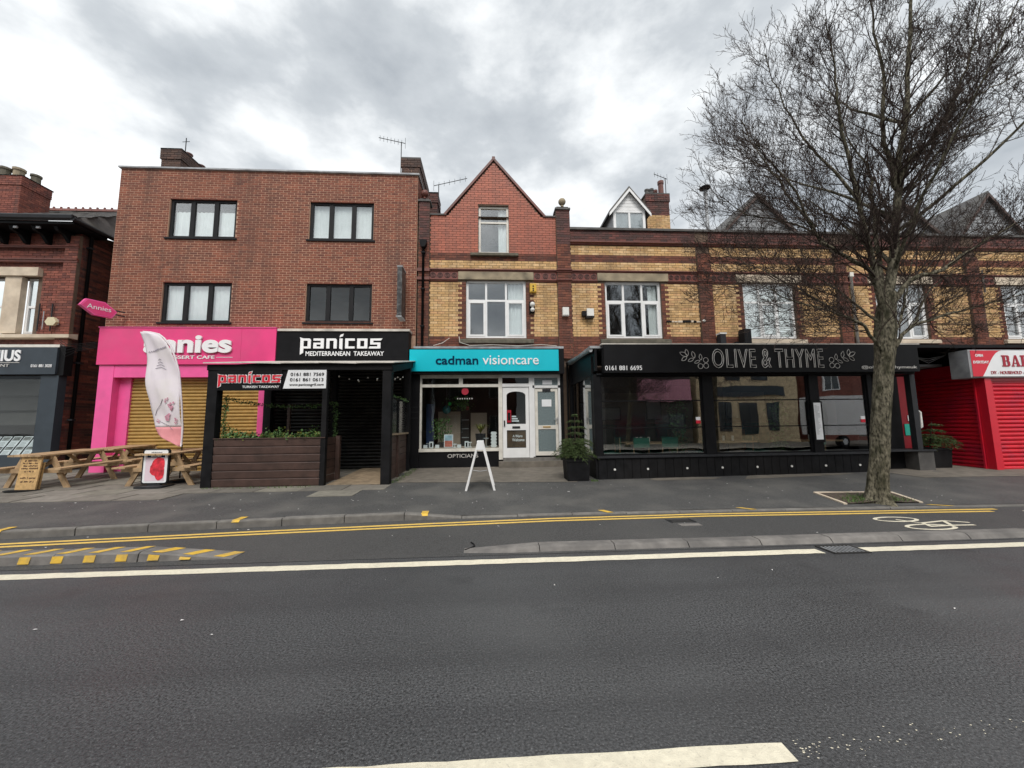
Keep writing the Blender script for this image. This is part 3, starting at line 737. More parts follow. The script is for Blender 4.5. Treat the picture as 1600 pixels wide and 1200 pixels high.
# ================================================================== BUILDINGS
YT = 12.0
def moulding(mb, x0, x1, z0, z1, y, out):
    h = z1 - z0
    mb.prism([(y + 0.02, z0), (y - out * 0.35, z0), (y - out * 0.45, z0 + h * 0.4), (y - out, z0 + h * 0.6), (y - out, z1 - 0.008), (y - out * 0.9, z1), (y + 0.02, z1)], 'x', x0, x1)
    return mb
FZ = {}
def frieze(parent, x0, x1, z0, z1, y):
    w = z1 - z0; n_ = max(1, round((x1 - x0) / 0.222)); s = (x1 - x0) / n_
    key = (round(s, 3), round(w, 3))
    if key not in FZ:
        q = MB(); q.box(0.004, s - 0.004, 0.0, 0.05, 0.003, w - 0.003)
        cx, cz = s / 2, w / 2
        for r0, dr in ((min(s, w) * 0.34, 0.016), (min(s, w) * 0.14, 0.014)):
            pts = [(cx + r0 * math.cos(6.2832 * i / 12), -0.002, cz + r0 * math.sin(6.2832 * i / 12)) for i in range(13)]
            q.tube(pts, dr, 5, False, None, 1)
        FZ[key] = q.mesh('frieze_tile', [M['tile'], M['ring']])
    for i in range(n_): inst('frieze_tile', FZ[key], parent, (x0 + i * s, y - 0.012, z0))
def quoin_segs(a, b, wx0, wx1, k, main='yellow'):
    d = 0.13 + (0.12 if k % 2 else 0.0)
    return [(a, wx0 - d, main), (wx0 - d, wx0, 'dred'), (wx1, wx1 + d, 'dred'), (wx1 + d, b, main)]
def terrace_wall(parent, xl, xr, px0, px1, win, top=7.95, holes=(), groundholes=()):
    """one bay: pilaster px0..px1 then wall to xr; win = window x0,x1,z0,z1"""
    mb = MB(); wall_holes(mb, xl, xr, 0.1, top, YT + 0.012, YT + 0.3, [win, *groundholes])
    mb.quad((xl, YT + .3, .1), (xl, 18, .1), (xl, 18, top), (xl, YT + .3, top)); mb.quad((xr, 18, .1), (xr, YT + .3, .1), (xr, YT + .3, top), (xr, 18, top)); mb.quad((xr, 18, .1), (xl, 18, .1), (xl, 18, top), (xr, 18, top))
    w = mb.build('wall', M['mortar_d'], parent)
    q = MB(); q.box(px0, px1, YT - 0.068, YT + 0.01, 3.6, top if px0 < 3 else 7.13); q.build('pilaster', M['mortar_d'], parent)
    return w
def terrace_rows(B, xl, xr, px0, px1, win, ztop, painted=None):
    H = 0.081; k = 0; z = 3.6
    while z < ztop - 0.02:
        zc = z + H / 2
        B.row(k, z, [(px0, px1, 'sooty' if zc > 7.4 else 'dred')], YT - 0.08)
        a, b = (px1, xr) if px0 <= xl + 0.01 else (xl, px0)
        if zc < 4.34: segs = [(a, b, 'dred')]
        elif zc < 6.12: segs = [(a, b, 'yellow')] if not (win[2] < zc < win[3]) else quoin_segs(a, b, win[0], win[1], k)
        elif zc < 6.54: segs = []
        elif zc < 6.83: segs = [(a, b, 'yellow')]
        elif zc < 7.10: segs = [(a, b, 'dred')]
        elif painted: segs = painted(z, zc, a, b)
        elif zc < 7.43: segs = [(a, b, 'yellow')]
        elif zc < 7.52: segs = []
        else: segs = [(a, b, 'sooty')]
        cut = []
        for s in segs:
            if zc < 4.34 and win[0] - 0.2 < win[1]:
                pass
            holes_ = [(win[0], win[1])] if win[2] < zc < win[3] else []
            for c, d in minus(s[0], s[1], holes_): cut.append((c, d, s[2]))
        B.row(k, z, cut, YT)
        z += H; k += 1
def white_window(parent, win, curt=None, room=True):
    w = window(parent, *win, YT + 0.09, (0.333, 0.667), (0.655,), M['white'], 0.075, ((0, 0), (2, 0)), GL, 0.07, curt, bw=0.065)
    return w
def lintel_sill(parent, win, m1, m2, lw=0.25):
    MB().box(win[0] - lw, win[1] + lw, YT - 0.045, YT + 0.06, win[3] + 0.004, 6.45).build('lintel', m1, parent)
    mb = MB(); mb.prism([(YT - 0.11, 4.10), (YT - 0.11, 4.2), (YT - 0.09, 4.215), (YT + 0.09, 4.275), (YT + 0.09, 4.10)], 'x', win[0] - 0.22, win[1] + 0.22); mb.build('sill', m2, parent)

# ---- optician (the gabled bay)
WO = (-0.74, 1.19, 4.28, 6.19); WG = (-0.335, 0.655, 7.10, 8.745)
opt = thing('gabled_shop_building', 'gabled red and yellow brick shop building with turquoise sign', 'building', (0, 12, 0.25))
GA = (0.17, 10.33); GLt = (-1.37, 8.40); GRt = (1.77, 8.36)
mb = MB()
wall_holes(mb, -2.26, 2.22, 3.1, 8.36, YT + 0.012, YT + 0.3, [WO, (WG[0], WG[1], WG[2], 8.36)])
# gable above the shoulders, around the upper window
yy = YT + 0.012
mb.add([(-1.36, yy, 8.36), (WG[0], yy, 8.36), (WG[0], yy, 8.745), (WG[1], yy, 8.745), (WG[1], yy, 8.36), (1.77, yy, 8.36), (GA[0], yy, GA[1])], [(0, 1, 2, 6), (2, 3, 6), (3, 4, 5, 6)])
mb.quad((WG[0], yy, 8.745), (WG[0], yy + .3, 8.745), (WG[1], yy + .3, 8.745), (WG[1], yy, 8.745))
mb.quad((-2.26, YT + .3, .1), (-2.26, 18, .1), (-2.26, 18, 8.2), (-2.26, YT + .3, 8.2)); mb.quad((2.22, 18, .1), (2.22, YT + .3, .1), (2.22, YT + .3, 8.2), (2.22, 18, 8.2)); mb.quad((2.22, 18, .1), (-2.26, 18, .1), (-2.26, 18, 8.2), (2.22, 18, 8.2))
mb.build('wall', M['mortar_d'], opt)
MB().box(-2.26, -1.91, YT - 0.068, YT + 0.01, 3.6, 8.78).build('pier', M['mortar_d'], opt)
B = Bricks(opt, 0.235, 0.081)
def painted(z, zc, a, b):
    if zc > 8.36:
        t = (zc - 8.36) / (GA[1] - 8.36); a, b = -1.37 + (GA[0] + 1.37) * t + 0.03, 1.77 + (GA[0] - 1.77) * t - 0.03
    h = [(WG[0], WG[1])] if WG[2] < zc < WG[3] else []
    return [(c, d, 'paint') for c, d in minus(a, b, h)]
terrace_rows(B, -2.26, 2.22, -2.26, -1.91, WO, 10.3, painted)
B.items = [i for i in B.items if not (i[4] < 11.95 and i[3] > 8.79)]
B.finish()
mb = MB(); moulding(mb, -2.30, 2.22, 6.45, 6.54, YT, 0.075); mb.build('string_course', M['terracotta'], opt)
for a, b in ((-2.29, WO[0] - 0.26), (WO[1] + 0.26, 2.22)):
    mb = MB(); moulding(mb, a, b, 6.13, 6.21, YT, 0.06); mb.build('string_course', M['terracotta'], opt)
MB().box(-2.28, -1.89, YT - 0.13, YT - 0.07, 6.14, 6.23).build('pier_band', M['terracotta'], opt); MB().box(-2.28, -1.89, YT - 0.13, YT - 0.07, 6.42, 6.52).build('pier_band', M['terracotta'], opt)
frieze(opt, -1.91, WO[0] - 0.26, 6.215, 6.45, YT); frieze(opt, WO[1] + 0.26, 2.22, 6.215, 6.45, YT)
lintel_sill(opt, WO, M['stone'], M['grimy'])
# gable coping, shoulders, window
def slope_bar(p, q_, y0, y1, th):
    p, q_ = Vector((p[0], p[1])), Vector((q_[0], q_[1])); d = (q_ - p).normalized(); nn = Vector((-d.y, d.x)) * th
    return MB().prism([tuple(p), tuple(q_), tuple(q_ + nn), tuple(p + nn)], 'y', y0, y1)
slope_bar((-1.42, 8.36), (GA[0], GA[1] + 0.0), YT - 0.05, YT + 0.32, 0.07).build('gable_coping', M['terracotta'], opt)
slope_bar((GA[0], GA[1] + 0.0), (1.83, 8.36), YT - 0.05, YT + 0.32, 0.07).build('gable_coping', M['terracotta'], opt)
MB().prism([(GA[0] - 0.06, GA[1] + 0.0), (GA[0] + 0.06, GA[1] + 0.0), (GA[0] + 0.05, GA[1] + 0.12), (GA[0] - 0.05, GA[1] + 0.12)], 'y', YT - 0.06, YT + 0.33).build('apex_stone', M['terracotta'], opt)
MB().box(-1.91, -1.38, YT - 0.04, YT + 0.32, 8.362, 8.41).build('shoulder_coping', M['coping'], opt); MB().box(1.79, 2.21, YT - 0.04, YT + 0.32, 8.362, 8.41).build('shoulder_coping', M['coping'], opt)
window(opt, *WG, YT + 0.08, (), (0.66,), M['offwhite'], 0.07, (), GL, 0.08, [(0.32, 0.58, 7.15, 8.68, 0.03)])
mb = MB(); mb.prism([(YT - 0.12, 6.98), (YT - 0.12, 7.06), (YT + 0.1, 7.10), (YT + 0.1, 6.98)], 'x', WG[0] - 0.26, WG[1] + 0.3); mb.build('sill', M['grimy'], opt)
white_window(opt, WO, [(0.62, 1.12, 4.36, 6.12, 0.025)])
# roof behind the gable, upper floors
mb = MB()
mb.add([(-1.42, 12.25, 8.40), (GA[0], 12.25, 10.36), (1.83, 12.25, 8.40), (-1.42, 17.5, 8.40), (GA[0], 17.5, 10.36), (1.83, 17.5, 8.40)], [(0, 1, 4, 3), (1, 2, 5, 4), (3, 4, 5)])
mb.add([(-2.26, 12.2, 8.2), (-1.40, 12.2, 8.2), (-1.40, 18, 8.3), (-2.26, 18, 8.3)], [(0, 1, 2, 3)]); mb.add([(1.80, 12.2, 8.2), (2.22, 12.2, 8.2), (2.22, 18, 8.3), (1.80, 18, 8.3)], [(0, 1, 2, 3)]); mb.quad((-1.40, 12.2, 8.2), (-1.40, 18, 8.3), (-1.40, 18, 8.45), (-1.40, 12.2, 8.45)); mb.quad((1.80, 12.2, 8.2), (1.80, 18, 8.3), (1.80, 18, 8.45), (1.80, 12.2, 8.45))
mb.build('roof', M['slate'], opt)
mb = MB(); mb.box(-2.2, 2.2, 12.35, 17.9, 6.6, 6.7); mb.box(-2.2, 2.2, 12.35, 17.9, 3.55, 3.65); mb.box(-2.2, 2.2, 15.5, 15.6, 3.7, 8.1); mb.box(-1.3, 1.7, 15.5, 15.6, 8.1, 9.0); mb.build('interior', M['interior2'], opt)
# ball finials on piers
def finial(parent, x0, x1, zt, m, y=YT):
    mb = MB(); mb.box(x0 - 0.03, x1 + 0.03, y - 0.12, y + 0.32, zt, zt + 0.06); mb.box(x0 + 0.03, x1 - 0.03, y - 0.06, y + 0.26, zt + 0.06, zt + 0.12); mb.build('pier_cap', M['coping'], parent)
    cx = (x0 + x1) / 2; q = MB(); q.sphere(cx, y - 0.02, zt + 0.31, 0.125, 8); q.lathe([(0.07, 0), (0.045, 0.03), (0.05, 0.06)], cx, y - 0.02, 10, zt + 0.12); q.build('ball_finial', m, parent, smooth=True)
finial(opt, -2.26, -1.91, 8.78, M['terracotta'])
# shop front
YS = 11.85
sf = MB(); sf.box(-2.42, -2.14, YS - 0.05, 12.3, 0.15, 3.15); sf.build('pilaster', M['black'], opt)
MB().box(2.2, 2.3, YS - 0.03, 12.3, 0.15, 3.15).build('pilaster', M['black'], opt)
for z in (1.93, 2.08, 1.75): MB().box(-2.43, -2.13, YS - 0.06, YS - 0.045, z, z + 0.025).build('pilaster_trim', M['anth'], opt)
# main display window : frame, fanlights, panes
def fr(name, m, *bx):
    mb = MB()
    for b in bx: mb.box(*b)
    return mb.build(name, m, opt)
dw = fr('display_window', M['offwhite'], (-2.13, -2.07, YS, YS + .09, 0.75, 3.08), (0.27, 0.39, YS - .01, YS + .10, 0.48, 3.08), (-2.07, 0.27, YS + .001, YS + .09, 2.98, 3.08), (-2.07, 0.27, YS - .002, YS + .09, 2.70, 2.79), (-0.95, -0.83, YS + .002, YS + .09, 2.79, 2.98), (-2.15, 0.27, YS - .03, YS + .1, 0.74, 0.83))
MB().box(-2.07, 0.27, YS + .045, YS + .053, 0.83, 2.70).build('pane', GLS, dw)
MB().box(-2.07, -0.95, YS + .045, YS + .053, 2.79, 2.98).build('pane', GLS, dw); MB().box(-0.83, 0.27, YS + .045, YS + .053, 2.79, 2.98).build('pane', GLS, dw)
fr('stall_riser', M['black'], (-2.14, 0.33, YS + 0.005, YS + .2, 0.2, 0.738))
text_mb('OPTICIANS', -1.28, -0.36, 0.555, 0.665, YS - 0.004, 0.009, 0.0).build('lettering', M['silver'], opt)
df = fr('door_frame', M['white'], (0.39, 1.22, YS + .001, YS + .09, 2.70, 2.80), (1.22, 1.33, YS - .01, YS + .1, 0.50, 3.08), (0.39, 1.22, YS, YS + .09, 2.99, 3.08), (1.33, 2.2, YS, YS + .09, 2.98, 3.08), (1.33, 2.2, YS, YS + .09, 2.66, 2.74), (1.33, 1.39, YS, YS + .09, 0.55, 2.98), (2.13, 2.2, YS, YS + .09, 0.55, 2.98))
MB().box(0.39, 1.22, YS + .045, YS + .053, 2.80, 2.99).build('pane', GLS, df); MB().box(1.39, 2.13, YS + .045, YS + .053, 2.74, 2.98).build('pane', GLT, df)
mb = MB(); arch = [(1.11, 1.55), (1.11, 2.44)] + [(0.815 + 0.295 * math.cos(a), 2.44 + 0.12 * math.sin(a)) for a in (0.4, 0.8, 1.2, 1.57, 1.94, 2.34, 2.74)] + [(0.52, 2.44), (0.52, 1.55)]
# door leaf: stiles, rails and arched top rail
dl = MB(); y0, y1 = YS + .03, YS + .075
dl.box(0.40, 0.52, y0, y1, 0.53, 2.69); dl.box(1.11, 1.21, y0, y1, 0.53, 2.69); dl.box(0.52, 1.11, y0, y1, 0.53, 0.82); dl.box(0.52, 1.11, y0, y1, 1.36, 1.55)
top = [(0.52, 2.69), (0.52, 2.44)] + [(0.815 - 0.295 * math.cos(a), 2.44 + 0.12 * math.sin(a)) for a in (0.4, 0.8, 1.2, 1.57, 1.94, 2.34, 2.74)] + [(1.11, 2.44), (1.11, 2.69)]
n_ = len(top)
dl.add([(x, y0, z) for x, z in top] + [(x, y1, z) for x, z in top], [(0, 1, 2), (0, 2, 3), (0, 3, 4), (0, 4, 5), (0, 5, n_ - 1), (5, 6, n_ - 1), (6, 7, n_ - 1), (7, 8, n_ - 1), (8, 9, n_ - 1)] + [(i, i + 1, i + 1 + n_, i + n_) for i in range(1, n_ - 2)])
door = dl.build('door', M['white'], opt)
MB().box(0.52, 1.11, YS + .05, YS + .056, 1.55, 2.57).build('pane', GLS, door); MB().box(0.52, 1.11, YS + .05, YS + .056, 0.82, 1.36).build('pane', GLS, door)
MB().box(0.69, 0.93, YS + .018, YS + .035, 1.41, 1.48).build('letterbox', M['gunmetal'], door); MB().box(0.43, 0.47, YS + .0, YS + .03, 1.48, 1.66).build('handle', M['gunmetal'], door)
d2 = fr('side_door', M['offwhite'], (1.40, 1.49, YS + .03, YS + .075, 0.58, 2.65), (2.04, 2.12, YS + .03, YS + .075, 0.58, 2.65), (1.49, 2.04, YS + .03, YS + .075, 0.58, 0.70), (1.49, 2.04, YS + .03, YS + .075, 1.38, 1.50), (1.49, 2.04, YS + .03, YS + .075, 2.55, 2.65))
MB().box(1.49, 2.04, YS + .05, YS + .056, 1.5, 2.55).build('pane', GLT, d2); MB().box(1.49, 2.04, YS + .05, YS + .056, 0.7, 1.38).build('pane', GLT, d2)
MB().box(1.64, 1.88, YS + .018, YS + .035, 1.43, 1.47).build('letterbox', M['gold'], d2); q = MB(); q.box(2.07, 2.10, YS - .01, YS + .03, 1.56, 1.74); q.box(1.98, 2.09, YS - .03, YS - .012, 1.68, 1.70); q.build('handle', M['steel'], d2)
MB().box(1.62, 1.92, YS + .038, YS + .0475, 2.08, 2.30).build('notice', M['signwhite'], d2); MB().box(1.65, 1.95, YS + .030, YS + .044, 2.77, 2.9).build('notice', M['signwhite'], df); MB().box(1.64, 1.9, YS + .02, YS + .03, 2.55, 2.63).build('closer', M['gunmetal'], d2)
fr('step', M['forecourt'], (0.26, 2.32, YS - .26, YS + .3, 0.15, 0.43), ); fr('threshold', M['kerb'], (0.40, 2.15, YS - .06, YS + .2, 0.43, 0.525))
fr('canopy_flashing', M['lead'], (-2.3, 2.3, 11.62, 12.0, 3.86, 3.93)); fr('fascia_backing', M['black'], (-2.38, 2.3, 11.6, 12.0, 3.08, 3.86))
# sign in the door glass
wl_ = thing('door_poster', 'brown A Warm Welcome poster inside the lower door glass', 'poster', (0.81, YS + .07, 0.85)); MB().box(0.53, 1.10, YS + .064, YS + .070, 0.84, 1.34).build('panel', mat('poster_brown', (0.09, 0.055, 0.03), 0.5, 0.4, 5), wl_)
text_mb('A Warm', 0.70, 1.0, 1.14, 1.22, YS + .058, 0.005, 0.02).build('lettering', M['whiteprint'], wl_); text_mb('Welcome', 0.68, 1.06, 1.02, 1.11, YS + .058, 0.005, 0.02).build('lettering', M['whiteprint'], wl_)
ps = thing('door_sticker_sheet', 'red and white promotional sheets stuck on the upper door glass', 'poster', (0.6, YS + .07, 1.6)); MB().box(0.53, 0.66, YS + .06, YS + .064, 1.60, 1.98).build('red_sheet', M['redprint'], ps); MB().box(0.555, 0.635, YS + .056, YS + .0598, 1.66, 1.90).build('picture', M['darkprint'], ps)
for z in (1.62, 1.69, 1.76): MB().box(0.68, 0.90 - (z - 1.62) * 0.6, YS + .06, YS + .064, z, z + 0.045).build('print_line', M['signwhite'], ps)
# sign board
sg = thing('shop_sign', 'turquoise cadman visioncare fascia sign', 'sign', (-0.13, 11.55, 3.15), group='fascia signs of the shops')
MB().box(-2.40, 2.12, 11.54, 11.598, 3.155, 3.815).build('panel', M['teal'], sg)
text_mb('cadman', -1.62, -0.34, 3.355, 3.62, 11.525, 0.014, 0.018).build('lettering', M['navy'], sg); text_mb('visioncare', -0.21, 1.50, 3.35, 3.63, 11.525, 0.014, 0.006).build('lettering', M['whiteprint'], sg)

# ---- terrace houses along to the right
HOUSES = [(2.22, 6.95, 2.22, 2.67, (3.80, 5.68), False), (6.95, 11.78, 6.95, 7.41, (8.50, 10.30), True), (11.78, 16.60, 11.78, 12.18, (13.2, 15.05), True), (16.60, 21.4, 16.60, 17.08, (17.9, 19.75), True)]
LBL = ['yellow brick terrace house with dormer beside the gabled shop', 'yellow brick terrace house above the middle of the black restaurant', 'yellow brick terrace house directly behind the street tree', 'yellow brick terrace house above the red shop, at right edge']
houses = []
for hi, (xl, xr, p0, p1, wx, wsill) in enumerate(HOUSES):
    h = thing('terrace_house', LBL[hi], 'house', ((xl + xr) / 2, 12, 0.25), group='yellow brick terrace houses'); houses.append(h)
    win = (wx[0], wx[1], 4.28, 6.19)
    terrace_wall(h, xl, xr, p0, p1, win, 7.95, (), [(xl + 0.6, xr - 0.1, 0.1, 2.9)] if hi < 2 else [])
    B = Bricks(h, 0.235, 0.081); terrace_rows(B, xl, xr, p0, p1, win, 7.93)
    if hi: B.items = [i for i in B.items if not (i[4] < 11.95 and i[2] > 7.12)]
    B.finish()
    mb = MB(); moulding(mb, p0 - .03, p1 + .03, 6.45, 6.545, YT - .07, 0.075); mb.build('string_course', M['terracotta'], h); mb = MB(); moulding(mb, p1 + .03, xr - .03, 6.45, 6.54, YT, 0.075); mb.build('string_course', M['terracotta'], h)
    for a, b, y in ((p0 - .03, p1 + .03, YT - .07), (p1 + .03, win[0] - .25, YT), (win[1] + .25, xr - .03, YT)):
        mb = MB(); moulding(mb, a, b, 6.13, 6.21, y, 0.06); mb.build('string_course', M['terracotta'], h)
    frieze(h, p1, win[0] - .26, 6.215, 6.45, YT); frieze(h, win[1] + .26, xr, 6.215, 6.45, YT)
    lintel_sill(h, win, M['stonel'] if wsill else M['stone'], M['stonel'] if wsill else M['grimy'])
    a0 = p1 if hi == 0 else xl
    mb = MB(); moulding(mb, a0, xr, 7.43, 7.53, YT, 0.11); mb.build('cornice', M['terracotta'], h)
    mb = MB(); mb.box(a0, xr, YT - 0.06, YT + 0.34, 7.945, 8.02); mb.build('coping', M['coping'], h)
    cur = [[(5.3, 5.6, 4.36, 6.1, 0.02)], [(wx[0] + .08, wx[1] - .08, 4.36, 6.1, 0.02)], [(wx[0] + .08, wx[0] + .8, 4.36, 6.1, 0.02)], None][hi]
    if hi == 1: window(h, *win, YT + 0.09, (0.333, 0.667), (0.655,), M['white'], 0.075, ((1, 0),), GL, 0.07, cur, bw=0.065)
    else: white_window(h, win, cur)
    mb = MB(); mb.add([(xl, 12.3, 7.8), (xr, 12.3, 7.8), (xr, 16, 9.2), (xl, 16, 9.2), (xr, 18, 8.3), (xl, 18, 8.3)], [(0, 1, 2, 3), (3, 2, 4, 5)]); mb.build('roof', M['slate'], h)
    mb = MB(); mb.box(xl + .02, xr - .02, 12.35, 17.9, 3.5, 3.6); mb.box(xl + .02, xr - .02, 15.2, 15.3, 3.6, 7.7); mb.box(xl + .02, xr - .02, 14.6, 14.7, 0.1, 3.5); mb.build('interior', M['interior'], h)
B = None
h0 = houses[0]
MB().box(2.22, 2.67, YT - 0.068, YT + 0.30, 7.95, 8.60).build('pier', M['mortar_d'], h0)
B = Bricks(h0, 0.235, 0.081); z = 3.6 + 54 * 0.081; k = 54
while z < 8.56: B.row(k, z, [(2.22, 2.67, 'sooty')], YT - 0.08); B.row(k, z, [(11.93, 12.3, 'sooty')], 2.68, 'x'); z += 0.081; k += 1
B.finish(0)
finial(h0, 2.22, 2.67, 8.60, M['stone'])
# dormer
def dormer(h, x0, x1, zb, zh, za, y0, boards=True, win_=None, bm=None, gm=None):
    d = MB(); d.box(x0, x1, y0 + 0.02, y0 + 2.5, zb, zh); d.prism([(x0, zh), (x1, zh), ((x0 + x1) / 2, za)], 'y', y0 + 0.02, y0 + 2.5)
    dm = d.build('dormer', M['lead'], h); cx = (x0 + x1) / 2
    ov = 0.16
    rf = MB()
    for s in (-1, 1):
        e = (cx + s * ((x1 - x0) / 2 + ov), zh - ov * (za - zh) / ((x1 - x0) / 2)); a = (cx, za + 0.02)
        p = [e, a, (a[0], a[1] + 0.09), (e[0], e[1] + 0.09)]
        if s > 0: p = p[::-1]
        rf.prism(p, 'y', y0 - 0.14, y0 + 2.5)
    rf.build('dormer_roof', M['slate'], dm)
    bb = MB()
    for s in (-1, 1):
        e = (cx + s * ((x1 - x0) / 2 + ov), zh - ov * (za - zh) / ((x1 - x0) / 2)); a = (cx, za + 0.01)
        p = [(e[0], e[1] - 0.12), (a[0], a[1] - 0.12), a, e]
        if s > 0: p = p[::-1]
        bb.prism(p, 'y', y0 - 0.165, y0 - 0.142)
    bb.build('bargeboard', bm or M['white'], dm)
    if boards:
        nb = 6
        for i in range(nb):
            z0_, z1_ = zh + (za - zh) * i / nb, zh + (za - zh) * (i + 0.9) / nb; f0, f1 = 1 - i / nb, 1 - (i + 0.9) / nb; w = (x1 - x0) / 2
            MB().prism([(cx - w * f0, z0_), (cx + w * f0, z0_), (cx + w * f1, z1_), (cx - w * f1, z1_)], 'y', y0 - 0.01, y0 + 0.015).build('board', gm or M['white'], dm)
    if win_: window(h, x0 + 0.02, x1 - 0.02, zb, zh - 0.02, y0 - 0.03, (0.5,), (), M['white'], 0.09, (), GL, 0.05, [(x0 + .1, x1 - .1, zb + .1, zh - .1, 0.02)])
k = 13.0 / 14
dormer(h0, 4.50, 5.72, 8.0, 9.28, 10.03, 13.0, True, True)
dormer(houses[1], 8.55, 11.4, 8.0, 8.45, 9.92, 13.0, True, False, M['brownwood'], M['lead'])
dormer(houses[2], 14.0, 17.3, 8.0, 8.35, 9.75, 13.0, False, False, M['brownwood'])
dormer(houses[3], 17.9, 20.6, 8.0, 8.5, 10.2, 13.0, True, False, M['brownwood'], M['lead'])
def chimney(parent, x0, x1, y0, y1, z0, z1, pal, m_mort, pots, band=None, cap=True):
    c = MB(); c.box(x0 + .012, x1 - .012, y0 + .012, y1, z0, z1); ch = c.build('chimney', m_mort, parent)
    B = MB(); z = z0; kk = 0; H = 0.078
    while z < z1 - 0.02:
        pal_ = band(z) if band else pal
        out = 0.03 if (cap and z > z1 - 0.36) else (0.0)
        for o, a, b in (('y', x0 - out, x1 + out), ('x', y0 - out, y1)):
            x = a - (0.115 if kk % 2 else 0)
            while x < b:
                u, w = max(x, a) + .006, min(x + 0.23, b) - .006
                if w - u > .03:
                    cc = RND.choice(PAL[pal_])
                    if o == 'y': B.box(u, w, y0 - out, y0 + .06, z + .006, z + H - .006, cc)
                    else: B.box(x1 - .06, x1 + out, u, w, z + .006, z + H - .006, cc)
                x += 0.23
        z += H; kk += 1
    B.build('chimney_brickwork', M['brick'], ch, kind='stuff')
    q = MB(); q.box(x0 - .03, x1 + .03, y0 - .03, y1 + .03, z1, z1 + 0.05); q.build('chimney_cap', M['coping'], ch)
    for (px, py, r, hh, m) in pots:
        p = MB(); p.lathe([(r, 0), (r * 0.86, 0.05), (r * 0.82, hh * 0.8), (r * 1.0, hh * 0.82), (r * 1.0, hh), (r * .75, hh), (r * .7, hh * .7)], px, py, 10, z1 + 0.05); p.build('chimney_pot', m, ch)
    return ch
chimney(h0, 6.05, 6.95, 13.6, 14.6, 7.9, 10.3, 'dred', M['mortar_d'], [(6.2, 13.85, 0.09, 0.3, M['coping']), (6.45, 14.0, 0.1, 0.42, M['coping']), (6.75, 13.8, 0.12, 0.62, M['terracotta']), (6.7, 14.2, 0.1, 0.5, M['terracotta'])], lambda z: 'yellow' if 8.6 < z < 9.4 else 'sooty')
def aerial(x, y, z, h, label, ang=0.3, boom=1.1, n_=8):
    t = thing('television_aerial', label, 'aerial', (x, y, z), group='television aerials')
    MB().tube([(x, y, z), (x, y, z + h)], 0.016, 5).build('mast', M['gunmetal'], t)
    ca, sa = math.cos(ang), math.sin(ang)
    MB().tube([(x - boom * 0.85 * ca, y - boom * .85 * sa, z + h - .03 + 0.12), (x + boom * .15 * ca, y + boom * .15 * sa, z + h - .03)], 0.012, 5).build('boom', M['gunmetal'], t)
    e_ = MB()
    for i in range(n_):
        s = -0.8 + 0.95 * i / (n_ - 1); bx, by, bz = x + boom * s * ca, y + boom * s * sa, z + h - .02 + 0.12 * (-s if s < 0 else 0); L = 0.13 if i < n_ - 1 else 0.25
        e_.tube([(bx, by, bz - L * 0.8), (bx, by, bz + L * 0.8)], 0.006, 4)
    e_.build('elements', M['gunmetal'], t, kind='stuff')
aerial(7.0, 13.9, 9.2, 2.0, 'thin aerial on the chimney behind the white dormer', 0.2, 0.6, 5)
# flue
t = thing('flue_pipe', 'slender steel flue pipe with black cowl above the parapet', 'flue', (8.05, 13.0, 7.9))
MB().tube([(8.05, 13, 7.9), (8.05, 13, 10.15)], 0.065, 10).build('pipe', M['steel'], t, smooth=True)
q = MB(); q.lathe([(0.09, 0), (0.20, 0.05), (0.19, 0.09), (0.08, 0.16), (0.02, 0.18)], 8.05, 13, 12, 10.15); q.build('cowl', M['darkprint'], t)
for z in (8.5, 9.3): MB().tube([(8.0, 13.0, z), (7.94, 13.0, z - .4), (7.94, 13.0, z - .9)], 0.008, 4).build('bracket', M['steel'], t)

# ---- three-storey block with the pink and black shops
YL = 11.9
def S_(x0, x1, z0, z1, s=0.9917): return (x0 * s, x1 * s, 1.5 + (z0 - 1.5) * s, 1.5 + (z1 - 1.5) * s)
LW = [S_(-10.02, -7.98, 7.46, 8.76), S_(-5.73, -3.71, 7.46, 8.76), S_(-10.02, -7.97, 4.75, 6.03), S_(-5.73, -3.70, 4.76, 6.03)]
lb = thing('three_storey_building', 'three storey flat roofed red brown brick block with dark windows', 'building', (-6.9, 12, 0.3))
LX0, LX1, LZ = -11.47, -2.30, 9.66
mb = MB(); wall_holes(mb, LX0, LX1, 0.1, LZ, YL + 0.005, YL + 0.3, LW)
mb.quad((LX0, 19, .1), (LX0, YL + .012, .1), (LX0, YL + .012, LZ), (LX0, 19, LZ)); mb.quad((LX1, YL + .012, .1), (LX1, 19, .1), (LX1, 19, LZ), (LX1, YL + .012, LZ)); mb.quad((LX1, 19, .1), (LX0, 19, .1), (LX0, 19, LZ), (LX1, 19, LZ))
mb.build('wall', M['mortar_l'], lb)
B = Bricks(lb, 0.225, 0.075, 0.0165); z = 4.32; k = 0
while z < LZ - 0.05:
    zc = z + 0.0375; B.row(k, z, [(a, b, 'left') for a, b in minus(LX0, LX1, [(w[0], w[1]) for w in LW if w[2] < zc < w[3]])], YL)
    if zc > 8.0: B.row(k, z, [(YL, 14.0, 'left')], LX1 + 0.006, 'x')
    z += 0.075; k += 1
B.finish()
mb = MB(); mb.box(LX0 - .05, LX1 + .05, YL - .06, YL + .3, LZ, LZ + 0.05); mb.box(LX1 - .2, LX1 + .05, YL + .3, 19, LZ, LZ + .05); mb.box(LX0 - .05, LX0 + .2, YL + .3, 19, LZ, LZ + .05); mb.build('coping', M['lead'], lb)
MB().box(LX0 + .02, LX1 - .02, YL + .31, 18.9, LZ - 0.5, LZ - 0.4).build('roof', M['coping'], lb)
